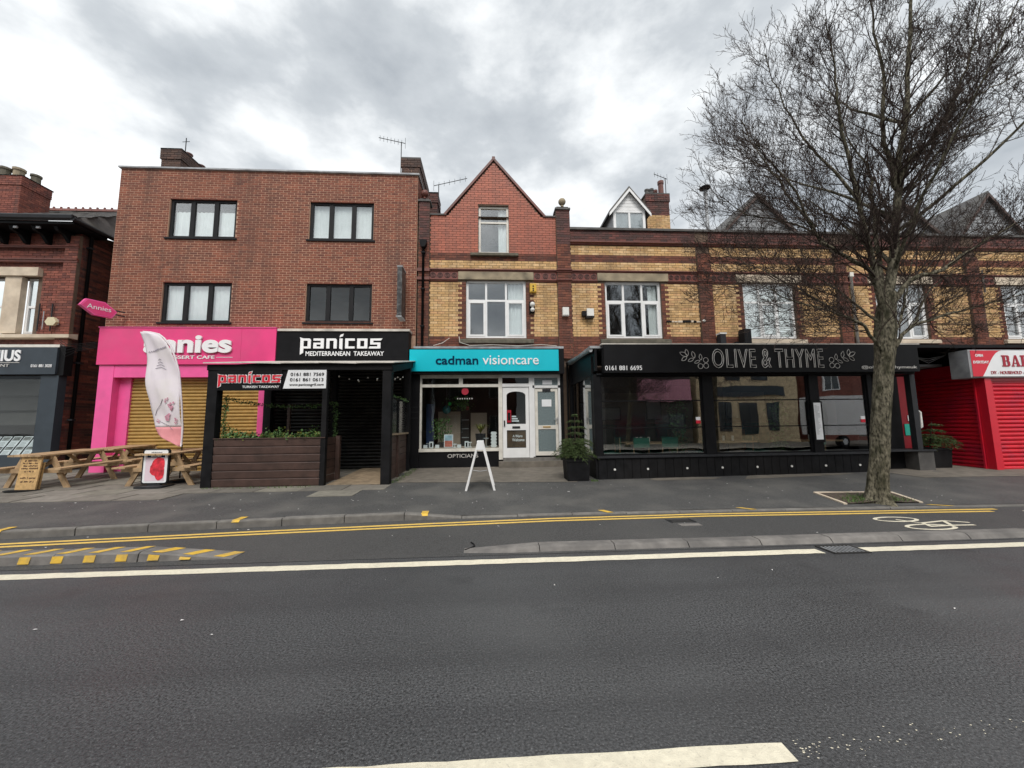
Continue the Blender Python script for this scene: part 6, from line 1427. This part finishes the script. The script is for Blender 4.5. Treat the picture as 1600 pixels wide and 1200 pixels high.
# firs in pots
def fir(name, label, x, y, pw, ph, H, seed, spread, twisty=0.0, lean=(0, 0)):
    t = thing(name, label, 'potted tree', (x, y, gz(x, y)), group='potted firs'); z0 = gz(x, y); w = pw / 2; R3 = random.Random(seed)
    MB().add([(x - w * .9, y - w * .9, z0), (x + w * .9, y - w * .9, z0), (x + w * .9, y + w * .9, z0), (x - w * .9, y + w * .9, z0), (x - w, y - w, z0 + ph), (x + w, y - w, z0 + ph), (x + w, y + w, z0 + ph), (x - w, y + w, z0 + ph)], [(0, 1, 5, 4), (1, 2, 6, 5), (2, 3, 7, 6), (3, 0, 4, 7), (4, 5, 6, 7)]).build('pot', M['blackm'], t)
    MB().box(x - w * 1.03, x + w * 1.03, y - w * 1.03, y + w * 1.03, z0 + ph - .04, z0 + ph + .008).build('pot_rim', M['blackm'], t)
    b0 = z0 + ph; tip = (x + lean[0], y + lean[1], z0 + H); MB().tube([(x, y, b0 - .05), ((x + tip[0]) / 2, (y + tip[1]) / 2, (b0 + tip[2]) / 2), tip], [.022, .014, .006], 6).build('trunk', M['twig'], t)
    nd = MB(); br = MB()
    hs = []
    zz2 = b0 + .05
    while zz2 < tip[2]: u = (zz2 - b0) / (tip[2] - b0); hs.append((zz2, u)); zz2 += .05 if u < .4 else .15
    for (zq, u) in hs:
        L0 = spread * (1 - u) ** .75 + .05; cx, cy = x + lean[0] * u, y + lean[1] * u
        for k in range(9 if u < .4 else 6):
            a = R3.uniform(0, 6.28); L = L0 * R3.uniform(.65, 1.1); pts = []
            for i in range(5): s = i / 4; pts.append((cx + math.cos(a) * L * s + lean[0] * s * .6, cy + math.sin(a) * L * s, zq + .05 * L + L * (.22 * s - .42 * s * s) + R3.gauss(0, .004)))
            br.tube(pts, [.006, .005, .004, .003, .002], 3)
            side = [pts]
            for i in (1, 2, 3):
                for sg_ in (-1, 1):
                    b_ = a + sg_ * R3.uniform(.6, .9); l = L * .35 * (1.2 - i / 4); p = pts[i]; side.append([p, (p[0] + math.cos(b_) * l * .5, p[1] + math.sin(b_) * l * .5, p[2] + .01), (p[0] + math.cos(b_) * l, p[1] + math.sin(b_) * l, p[2] - .015)])
            for sd_ in side:
                for (p, q_) in zip(sd_, sd_[1:]):
                    p, q_ = Vector(p), Vector(q_); n_ = max(2, int((q_ - p).length / .011)); d = (q_ - p).normalized()
                    for j in range(n_):
                        o = p.lerp(q_, (j + R3.random()) / n_)
                        for _ in range(3):
                            r = Vector((R3.gauss(0, 1), R3.gauss(0, 1), R3.gauss(.2, .8))); r = (r - d * r.dot(d)).normalized(); e = o + (d * .6 + r).normalized() * R3.uniform(.022, .04); s = d.cross(r) * .0045; nd.add([tuple(o - s), tuple(o + s), tuple(e)], [(0, 1, 2)])
    br.build('branches', M['twig'], t); nd.build('needles', M['needle'], t, kind='stuff')
    return t
fir('potted_fir', 'small sparse fir in black square pot left of the restaurant', 2.06, 9.28, .55, .48, 1.56, 3, .60)
fir('potted_fir', 'windswept fir in dark cube planter by the red shop', 11.72, 9.72, .56, .50, 1.2, 5, .62, 0, (.15, 0))

# ================================================================== OPTICIAN DISPLAY
bk_ = lambda nm, lab, cat, loc, gr=None: thing(nm, lab, cat, loc, gr)
MB().box(-2.1, 0.28, 12.0, 13.1, .70, .84).build('display_shelf', M['interior2'], opt); MB().box(-2.1, 2.15, 14.2, 14.3, .3, 3.5).build('shop_back_wall', M['interior'], opt); MB().box(-2.2, 2.2, 11.96, 14.2, .28, .4).build('shop_floor', M['interior'], opt)
t = bk_('display_panel', 'tall cream panel standing behind the left window plant', 'panel', (-1.35, 13.2, .84)); MB().box(-1.75, -1.0, 13.2, 13.24, .84, 2.0).build('panel', M['interior2'], t)  # this and the next are flat display panels that do not fold
t = bk_('display_panel', 'cream panel standing behind the yellow green window plant', 'panel', (-.4, 13.2, .84)); MB().box(-.65, -.1, 13.2, 13.24, .84, 1.95).build('panel', M['interior2'], t)
t = bk_('wall_banner', 'dark blue banner at the left side of the optician window', 'banner', (-1.95, 12.9, .9)); MB().box(-2.1, -1.85, 12.9, 12.93, .84, 2.25).build('panel', mat('blue_banner', (.015, .035, .10), .5, .1), t)
def pot_plant(name, label, x, y, z, r, hh, seed, m, lo, hi, pot=M['gunmetal'], strap=False):
    t = bk_(name, label, 'plant', (x, y, z)); MB().lathe([(r * .7, 0), (r, hh), (r * .9, hh)], x, y, 12, z).build('pot', pot, t); R3 = random.Random(seed); q = MB(); pts = []
    if strap:
        for i in range(70):
            a = R3.uniform(0, 6.28); L = R3.uniform(lo, hi); p0 = Vector((x, y, z + hh)); p1 = p0 + Vector((math.cos(a) * L * .45, math.sin(a) * L * .45, L * .75)); p2 = p0 + Vector((math.cos(a) * L, math.sin(a) * L, L * .55)); s = Vector((-math.sin(a), math.cos(a), 0)) * .012; q.add([tuple(p0 - s), tuple(p0 + s), tuple(p1 + s), tuple(p2), tuple(p1 - s)], [(0, 1, 2, 4), (4, 2, 3)])
    else:
        for i in range(260): pts.append((x + R3.gauss(0, .16), y + R3.gauss(0, .12), z + hh + R3.uniform(lo, hi)))
        leaves(q, pts, .05, .09, R3, .2)
        for i in range(6): q.tube([(x, y, z + hh), (x + R3.gauss(0, .1), y + R3.gauss(0, .05), z + hh + hi * .8)], .006, 4)
    q.build('leaves', m, t)
pot_plant('pot_plant', 'leafy dark green plant in the optician window', -1.55, 12.5, .84, .14, .16, 3, M['leaf'], .1, .75, M['interior'])
pot_plant('pot_plant', 'spiky yellow green plant in grey pot in the optician window', -.30, 12.45, .84, .17, .42, 4, M['leafy'], .2, .42, M['gunmetal'], True)
t = bk_('picture_card', 'framed landscape card with blue sky and red field in the window', 'picture', (-1.28, 12.1, .84)); MB().box(-1.42, -1.14, 12.1, 12.12, .85, 1.25).build('frame', M['signwhite'], t); MB().box(-1.395, -1.165, 12.094, 12.099, 1.06, 1.225).build('sky_print', mat('card_sky', (.35, .5, .58), .5, .2, 9), t); MB().box(-1.395, -1.165, 12.094, 12.099, .875, 1.06).build('field_print', mat('card_field', (.55, .17, .12), .5, .3, 12), t)
t = bk_('wavy_stand', 'white wavy spectacle stand at the right of the window', 'stand', (.12, 12.1, .84)); P = []
zz2 = [i / 24 for i in range(25)]
q = MB()
for i in range(24): z0_, z1_ = .84 + .48 * i / 24, .84 + .48 * (i + 1) / 24; w0, w1 = .06 + .035 * abs(math.sin(i * .65)), .06 + .035 * abs(math.sin((i + 1) * .65)); q.prism([(.12 - w0, z0_), (.12 + w0, z0_), (.12 + w1, z1_), (.12 - w1, z1_)], 'y', 12.08, 12.14)
q.build('stand', M['white'], t)
for i, (x, lab) in enumerate(((-1.98, 'white spectacle card at the left end of the window sill'), (-1.8, 'white spectacle card with dark portrait at the left of the sill'), (-.72, 'white spectacle card with portrait right of the sill centre'), (-.95, 'small white ornament at the middle of the window sill'), (-1.62, 'small white ornament between the card and the picture'))):
    t = bk_('display_card', lab, 'card', (x, 12.05, .84), 'small cards on the window sill'); hh = .2 if i in (1, 2) else .1; MB().box(x - .06, x + .06, 12.05, 12.06, .84, .84 + hh).build('card', M['signwhite'], t)
    if hh > .15: MB().box(x - .03, x + .025, 12.045, 12.049, .87, 1.0).build('portrait', M['darkprint'], t)
for lab, x, z, r_, c in (('teal balloon floating in the optician window', -1.42, 2.05, .15, (.02, .12, .13)), ('purple bauble hanging in the optician window', -1.02, 2.12, .07, (.09, .02, .30)), ('bright green ornament hanging in the optician window', -1.32, 2.24, .07, (.02, .40, .08)), ('dark red bauble hanging in the optician window', -.75, 2.1, .08, (.22, .02, .03))):
    t = bk_('hanging_ornament', lab, 'ornament', (x, 12.8, z), 'ornaments in the optician window'); q = MB(); q.sphere(x, 12.8, z, r_, 7); q.build('ball', mat('orn_%d' % int(x * -100), c, .25, .1), t, smooth=True); MB().tube([(x, 12.8, z + r_), (x, 12.8, 3.0)], .003, 3).build('string', M['lead'], t)
pot_plant('pot_plant', 'trailing dark plant high in the optician window', -1.0, 12.7, 2.0, .1, .12, 14, M['leaf'], -.1, .35, M['gunmetal'])
t = bk_('shelf_unit', 'dark narrow shelf unit behind the display', 'shelf', (-.82, 13.3, .84)); MB().box(-.98, -.70, 13.3, 13.5, .84, 2.05).build('case', M['interior'], t)
for z_ in (1.1, 1.4, 1.7): MB().box(-.96, -.72, 13.28, 13.299, z_, z_ + .03).build('shelf_edge', M['lead'], t)
for i_, (x_, w_, h_, m_) in enumerate(((-1.9, .16, .12, 'steel'), (-1.1, .12, .09, 'white'), (-.62, .1, .14, 'white'), (-.12, .16, .26, 'lead'))):
    t = bk_('spectacle_stand', ('low steel spectacle stand at the left of the sill', 'low white spectacle stand beside the landscape card', 'white spectacle stand right of the sill centre', 'grey spectacle stand beside the wavy one')[i_], 'stand', (x_, 12.2, .84), 'spectacle stands in the window'); MB().box(x_ - w_ / 2, x_ + w_ / 2, 12.17, 12.27, .84, .86).build('base', M[m_], t); MB().tube([(x_, 12.22, .86), (x_, 12.22, .84 + h_)], .012, 6).build('stem', M[m_], t); MB().box(x_ - w_ / 2, x_ + w_ / 2, 12.2, 12.23, .84 + h_, .87 + h_).build('bar', M[m_], t)
t = bk_('window_decal', 'red disc and spaced white letters on the optician glass', 'decal', (-.75, YS + .04, 2.4)); MB().disc_y(-.76, YS + .038, 2.57, .11, 18, .003).build('disc', M['maroon'], t); text_mb('FRIENDS', -1.02, -.5, 2.315, 2.36, YS + .036, .003, 0, spacing=1.6).build('lettering', M['silver'], t) if False else None
q = MB(); R3 = random.Random(3)
for i in range(7): q.box(-1.0 + .073 * i, -.972 + .073 * i, YS + .037, YS + .041, 2.325, 2.365)
q.build('marks', M['silver'], t)

# ================================================================== STREET TREE
LIMBS = {
 'leader': ([(7.28, 6.46, 3.6), (7.54, 6.43, 4.56), (7.69, 6.41, 5.49), (7.81, 6.39, 6.32), (8.07, 6.36, 7.44), (8.31, 6.34, 9.01), (8.52, 6.32, 10.44), (8.67, 6.3, 11.91)], .105),
 'a': ([(7.72, 6.4, 5.81), (7.6, 6.32, 6.14), (7.37, 6.23, 6.87), (7.43, 6.15, 7.74), (7.28, 6.07, 8.59), (7.17, 5.98, 9.36), (7.02, 5.9, 10.47)], .062),
 'b': ([(7.22, 6.45, 3.4), (6.96, 6.3, 4.25), (6.76, 6.2, 4.96), (6.57, 6.1, 5.68), (6.34, 6.0, 6.64), (6.19, 5.9, 7.19), (6.12, 5.8, 7.83), (5.94, 5.7, 8.55)], .068),
 'c': ([(7.28, 6.5, 3.7), (7.47, 6.66, 5.0), (7.68, 6.82, 5.95), (7.84, 6.98, 6.75), (7.71, 7.14, 7.38), (7.6, 7.3, 8.32)], .058),
 'd': ([(7.2, 6.42, 3.65), (6.89, 6.31, 4.21), (6.35, 6.23, 4.45), (5.91, 6.14, 4.62), (5.63, 6.06, 4.94), (5.22, 5.97, 5.64), (4.83, 5.89, 5.96), (4.53, 5.8, 6.21)], .055),
 'e': ([(6.2, 6.25, 4.5), (6.04, 6.45, 5.0), (5.41, 6.6, 5.33), (4.91, 6.75, 5.53), (4.51, 6.9, 5.95)], .032),
 'f': ([(7.1, 6.45, 2.65), (6.63, 6.26, 3.16), (6.17, 6.17, 3.31), (5.65, 6.08, 3.43), (5.04, 5.99, 3.54), (4.46, 5.9, 3.83)], .038),
 'g': ([(7.25, 6.45, 2.7), (7.51, 6.34, 3.14), (8.02, 6.28, 3.35), (8.44, 6.22, 3.46), (8.98, 6.16, 3.59), (9.65, 6.1, 3.78)], .045),
 'h': ([(7.3, 6.45, 2.95), (7.75, 6.6, 3.51), (8.14, 6.8, 4.02), (8.63, 7.0, 4.83), (9.29, 7.2, 5.64)], .035),
 'i': ([(7.3, 6.45, 3.55), (7.74, 6.38, 4.07), (8.16, 6.3, 4.2), (8.59, 6.22, 4.46), (9.08, 6.15, 4.8), (9.71, 6.08, 5.09), (10.43, 6.0, 5.49)], .06),
 'j': ([(7.75, 6.4, 6.0), (7.94, 6.28, 6.41), (8.27, 6.2, 6.7), (8.58, 6.12, 7.16), (8.79, 6.05, 7.36), (9.36, 5.98, 7.65), (10.07, 5.9, 8.01)], .058),
 'k': ([(8.51, 6.13, 7.04), (8.74, 6.05, 7.64), (8.98, 6.0, 8.17), (9.24, 5.95, 9.0), (9.5, 5.9, 10.08)], .036),
 'l': ([(7.68, 6.42, 5.2), (8.19, 6.66, 5.87), (8.91, 6.82, 6.58), (9.62, 6.98, 7.28), (10.58, 7.14, 7.99), (11.64, 7.3, 8.41)], .045),
 'm': ([(7.18, 6.45, 3.2), (6.89, 6.72, 3.79), (6.63, 6.95, 4.25), (6.19, 7.18, 4.61), (5.71, 7.4, 4.97)], .032),
 'n': ([(7.5, 6.44, 4.4), (7.45, 7.0, 5.2), (7.6, 7.7, 6.1), (7.9, 8.4, 6.8), (8.2, 9.0, 7.4)], .05),
 'o': ([(7.45, 6.4, 4.2), (7.3, 5.9, 4.9), (7.25, 5.3, 5.7), (7.4, 4.8, 6.6), (7.6, 4.4, 7.6)], .045),
 'p': ([(7.6, 6.42, 5.0), (8.2, 5.9, 5.6), (8.8, 5.4, 6.3), (9.3, 4.9, 7.2), (9.6, 4.5, 8.1)], .045),
 'q': ([(7.65, 6.42, 5.3), (7.0, 7.0, 6.2), (6.5, 7.7, 7.0), (6.2, 8.3, 7.9)], .042),
 'r': ([(8.0, 6.36, 7.2), (7.8, 7.0, 8.0), (7.9, 7.6, 8.9), (8.0, 8.1, 9.8)], .04),
 't': ([(5.7, 6.08, 4.85), (5.3, 6.3, 5.9), (5.0, 6.4, 6.6), (4.8, 6.45, 7.2)], .03),
 'u': ([(6.6, 6.12, 5.5), (6.15, 6.2, 6.2), (5.75, 6.3, 7.0), (5.5, 6.35, 7.8), (5.35, 6.4, 8.6)], .036),
 'v': ([(6.3, 6.2, 3.28), (5.7, 6.5, 3.9), (5.1, 6.7, 4.4), (4.5, 6.8, 4.7)], .028),
 'w': ([(7.6, 6.33, 3.2), (8.4, 6.7, 3.9), (9.2, 6.9, 4.4), (10.0, 7.1, 4.8)], .032),
 'x': ([(8.02, 6.37, 7.2), (8.8, 6.5, 8.0), (9.6, 6.6, 8.8), (10.4, 6.7, 9.4)], .036),
 'y': ([(7.88, 6.39, 6.6), (8.7, 6.6, 6.95), (9.6, 6.6, 7.2), (10.6, 6.6, 7.5)], .036),
 's': ([(7.9, 6.38, 6.8), (8.6, 6.9, 7.6), (9.2, 7.2, 8.6), (9.6, 7.4, 9.7)], .04),
}
TRUNK = [((6.98, 6.75, 0.02), .20), ((6.985, 6.74, .14), .168), ((7.0, 6.71, .35), .146), ((7.03, 6.66, .8), .135), ((7.08, 6.60, 1.5), .131), ((7.15, 6.54, 2.2), .131), ((7.2, 6.50, 2.7), .140), ((7.24, 6.48, 3.1), .148), ((7.28, 6.46, 3.5), .135), ((7.36, 6.45, 3.85), .108)]
def make_tree(seed):
    R4 = random.Random(seed); C = {'trunk': MB(), 'limbs': [], 'tw': MB()}
    q = C['trunk']; k = 54; v = []
    sub = []
    for (p, r), (p2, r2) in zip(TRUNK, TRUNK[1:]):
        m_ = max(2, int((p2[2] - p[2]) / .035))
        for i in range(m_): t = i / m_; sub.append((Vector(p).lerp(Vector(p2), t), r + (r2 - r) * t))
    sub.append((Vector(TRUNK[-1][0]), TRUNK[-1][1]))
    for p, r in sub:
        for j in range(k):
            a = 6.28318 * j / k; ca, sa = math.cos(a), math.sin(a)
            fl = 1 + .07 * math.sin(a * 3 + p.z * .5) + .04 * math.sin(a * 5 - p.z * .9) + .07 * noise.noise(Vector((ca * 1.6, sa * 1.6, p.z * 1.4)))
            rid = 1 - abs(noise.noise(Vector((ca * 6.5, sa * 6.5, p.z * 2.6)))) * 2; fl += .055 * rid + .04 * noise.noise(Vector((ca * 14, sa * 14, p.z * 9)))
            if p.z < .42: fl += (.42 - p.z) ** 1.6 * 2.6 * max(0, math.sin(a * 4 + 1)) ** 1.3
            v.append((p.x + ca * r * fl, p.y + sa * r * fl, p.z))
    q.add(v, [(i * k + j, i * k + (j + 1) % k, (i + 1) * k + (j + 1) % k, (i + 1) * k + j) for i in range(len(sub) - 1) for j in range(k)])
    T = C['tw']
    centre = Vector((7.3, 6.45, 5.2))
    def branch(p, d, L, r, lvl):
        n_ = (7, 5, 3, 2)[lvl]; pts = [p.copy()]; rs = [r]; step = L / n_
        out = p - Vector((7.4, 6.5, 3.6)); out = out.normalized() if out.length > .3 else Vector((0, 0, 1))
        for i in range(n_):
            d = (d + Vector((R4.gauss(0, 1), R4.gauss(0, 1), R4.gauss(0, 1))) * (.11, .17, .25, .3)[lvl] + out * (.08, .06, .04, .03)[lvl] + Vector((0, 0, 1)) * (.04, .10, .13, .13)[lvl]).normalized()
            p = p + d * step; pts.append(p.copy()); rs.append(max(.0027, r * (1 - .78 * (i + 1) / n_)))
        T.tube(pts, rs, (5, 4, 3, 3)[lvl], False)
        if lvl >= 3: return
        spacing = (.125, .10, .085)[lvl]; cnt = int(L / spacing + .5)
        for c in range(cnt):
            t = .15 + .85 * (c + R4.random()) / cnt; i = min(n_ - 1, int(t * n_)); o = pts[i].lerp(pts[i + 1], t * n_ - i); ax = (pts[i + 1] - pts[i]).normalized()
            s = Vector((R4.gauss(0, 1), R4.gauss(0, 1), R4.gauss(.15, .9))); s = (s - ax * s.dot(ax)).normalized(); an = R4.uniform(.4, .9); nd = ax * math.cos(an) + s * math.sin(an)
            LL = (R4.uniform(.38, .85), R4.uniform(.16, .42), R4.uniform(.07, .17))[lvl] * (1.1 - .45 * t)
            branch(o, nd, LL, max(.0030, rs[i] * .5), lvl + 1)
    for nm, (P, r) in LIMBS.items():
        P = [Vector(p) for p in P]; fine = []
        for i in range(len(P) - 1):
            p0 = P[max(0, i - 1)]; p1 = P[i]; p2 = P[i + 1]; p3 = P[min(len(P) - 1, i + 2)]
            for s in range(4):
                t = s / 4; fine.append(.5 * ((2 * p1) + (p2 - p0) * t + (2 * p0 - 5 * p1 + 4 * p2 - p3) * t * t + (3 * p1 - p0 - 3 * p2 + p3) * t ** 3) + Vector((R4.gauss(0, 1), R4.gauss(0, 1), R4.gauss(0, 1))) * .012)
        fine.append(P[-1]); n_ = len(fine); rs = [max(.007, .86 * r * (1 - .86 * (i / (n_ - 1)) ** .8)) for i in range(n_)]
        q = MB(); q.tube(fine, rs, 9 if r > .05 else 7); C['limbs'].append(q)
        Ltot = sum((fine[i + 1] - fine[i]).length for i in range(n_ - 1)); cnt = int(Ltot / ((.105 if nm in 'defmtv' else .13) if nm not in 'nopqrsxylw' else .24))
        for c in range(cnt):
            t0 = .38 if nm in 'nopqrs' else .10; t = t0 + (1 - t0) * (c + R4.random()) / cnt; i = min(n_ - 2, int(t * (n_ - 1))); o = fine[i].lerp(fine[i + 1], t * (n_ - 1) - i); ax = (fine[i + 1] - fine[i]).normalized()
            out = (o - Vector((7.5, 6.45, o.z))); out = out.normalized() if out.length > .05 else Vector((0, 0, 1))
            s = Vector((R4.gauss(0, 1), R4.gauss(0, 1), R4.gauss(.1, .7))) + out * .6; s = (s - ax * s.dot(ax)).normalized(); an = R4.uniform(.5, 1.05); nd = ax * math.cos(an) + s * math.sin(an)
            L = R4.uniform(.6, 1.45) * (1.15 - .45 * t)
            branch(o, nd, L, max(.006, rs[i] * .38), 1 if R4.random() < .58 else 0)
    return C
st = thing('street_tree', 'large bare street tree with mossy trunk in the pavement pit', 'tree', (6.98, 6.75, .05))
tr = make_tree(5)
tr['trunk'].build('trunk', M['bark'], st, smooth=True)
for q in tr['limbs']: q.build('limb', M['bark'], st, smooth=True)
tr['tw'].build('crown', M['twig'], st, kind='stuff')

# ================================================================== OPPOSITE SIDE (mirrored in the glass)
def opp_house(label, x0, x1, y, H, m, gable=True, wins=(), trim=M['white'], cat='house', door=None):
    h = thing('opposite_house' if gable else 'opposite_building', label, cat, ((x0 + x1) / 2, y, .1), group='buildings across the road')
    holes = [w for w in wins]; mb = MB()
    D = 8; xs_ = [x0, x1]
    mb.box(x0, x1, y - D, y, 0, H)
    if gable: mb.prism([(x0 + .4, H), (x1 - .4, H), ((x0 + x1) / 2, H + (x1 - x0) * .42)], 'y', y - D, y)
    mb.build('wall', m, h)
    if gable:
        c = (x0 + x1) / 2; zt = H + (x1 - x0) * .42 + .1; q = MB(); q.prism([(x0 - .1, H - .25), (c, zt), (c, zt + .2), (x0 - .1, H - .05)], 'y', y - D, y + .25); q.prism([(c, zt), (x1 + .1, H - .25), (x1 + .1, H - .05), (c, zt + .2)], 'y', y - D, y + .25); q.build('roof', M['slate'], h)
        q = MB(); q.prism([(x0 - .1, H - .32), (c, zt - .12), (c, zt + .02), (x0 - .1, H - .2)], 'y', y + .255, y + .29); q.prism([(c, zt - .12), (x1 + .1, H - .32), (x1 + .1, H - .2), (c, zt + .02)], 'y', y + .255, y + .29); q.build('bargeboard', M['white'], h)
    else: MB().box(x0 - .1, x1 + .1, y - D, y + .12, H, H + .15).build('coping', M['coping'], h)
    for (a, b, c, d) in wins:
        w = MB(); f = .07; w.box(a, b, y, y + .05, c, c + f); w.box(a, b, y, y + .05, d - f, d); w.box(a, a + f, y, y + .05, c + f, d - f); w.box(b - f, b, y, y + .05, c + f, d - f); w.box((a + b) / 2 - .03, (a + b) / 2 + .03, y, y + .05, c + f, d - f); wo_ = w.build('window', trim, h)
        MB().box(a + f, b - f, y + .005, y + .02, c + f, d - f).build('pane', mat('dark_window', (.03, .04, .045), .1, .2), wo_)
    return h
YB = -8.5
MB().quad((-60, -8.6, .1), (60, -8.6, .1), (60, -2.6, .1), (-60, -2.6, .1)).build('opposite_pavement', M['flag'], kind='structure')
def two(x0, x1, zs_, n_=2, w=1.2):
    out = []
    for z0, z1 in zs_:
        for i in range(n_): c = x0 + (x1 - x0) * (i + .5) / n_; out.append((c - w / 2, c + w / 2, z0, z1))
    return out
opp_house('gabled red brick house across the road, leftmost', -21, -13.5, YB, 6.2, M['opbrick'], True, two(-21, -13.5, ((.9, 2.4), (3.8, 5.3))))
opp_house('gabled red brick house across the road, second from left', -13, -6, YB, 6.4, M['opbrick'], True, two(-13, -6, ((.9, 2.4), (3.8, 5.4))))
opp_house('gabled red brick house across the road facing the gabled shop', -4.6, 2.2, YB, 6.2, M['opbrick'], True, two(-4.6, 2.2, ((.9, 2.4), (3.8, 5.3))))
bp_ = opp_house('dark shop with pale pink fascia across the road', 8.2, 14.6, YB, 5.2, M['interior'], False, [(8.8, 11.2, .5, 2.2), (11.8, 14, .5, 2.2)], M['greypaint'], 'shop')
MB().box(10.6, 14.5, YB + .02, YB + .2, 3.1, 4.7).build('fascia', M['blankpink'], bp_)
bs = opp_house('buff sandstone building with dark sign across the road', 15, 22.6, YB, 7.4, M['buff'], False, [(16.6, 17.5, .9, 3.0), (18.2, 19.5, .7, 3.0), (20.2, 21.1, .9, 3.0), (17.2, 18.3, 4.6, 6.2), (19.2, 20.4, 4.6, 6.2)], M['greypaint'], 'building')
MB().box(16.2, 21.6, YB + .02, YB + .12, 3.45, 4.15).build('sign_board', M['greypaint'], bs)
opp_house('gabled red brick house across the road, rightmost', 23.4, 31, YB, 6.2, M['opbrick'], True, two(23.4, 31, ((.9, 2.4), (3.8, 5.3))))
# parked van across the road
vn = thing('parked_van', 'white box van parked across the road', 'van', (22.7, -3.4, 0))
MB().box(19.3, 22.9, -4.4, -2.5, .75, 3.0).build('cargo_box', M['white'], vn); MB().prism([(22.95, .6), (24.5, .6), (24.5, 1.35), (24.2, 1.5), (23.6, 2.3), (22.95, 2.3)], 'y', -4.3, -2.6).build('cab', M['white'], vn); MB().prism([(23.1, 1.5), (24.08, 1.5), (23.55, 2.15), (23.1, 2.15)], 'y', -2.595, -2.585).build('side_window', mat('dark_window', (.03, .04, .045), .1), vn)
for x in (20.2, 23.8):
    q = MB(); q.prism([(x + .36 * math.cos(6.2832 * i / 16), .36 + .36 * math.sin(6.2832 * i / 16)) for i in range(16)], 'y', -2.75, -2.5); wh = q.build('wheel', M['darkprint'], vn); MB().disc_y(x, -2.5, .36, .2, 12, .01).build('rim', M['steel'], wh)
# two bare trees across the road, copies of the street tree
for lab, x, y, rz, s in (('bare tree across the road reflected in the upper windows', -3.2, -5.0, 200, .95), ('bare tree across the road, further right', 8.5, -5.2, 80, .95)):
    c = copy_tree(st); c.location = (x, y, .1); c.rotation_euler = (0, 0, rad(rz)); c.scale = (s, s, s); c['label'] = lab; c['group'] = 'bare trees across the road'
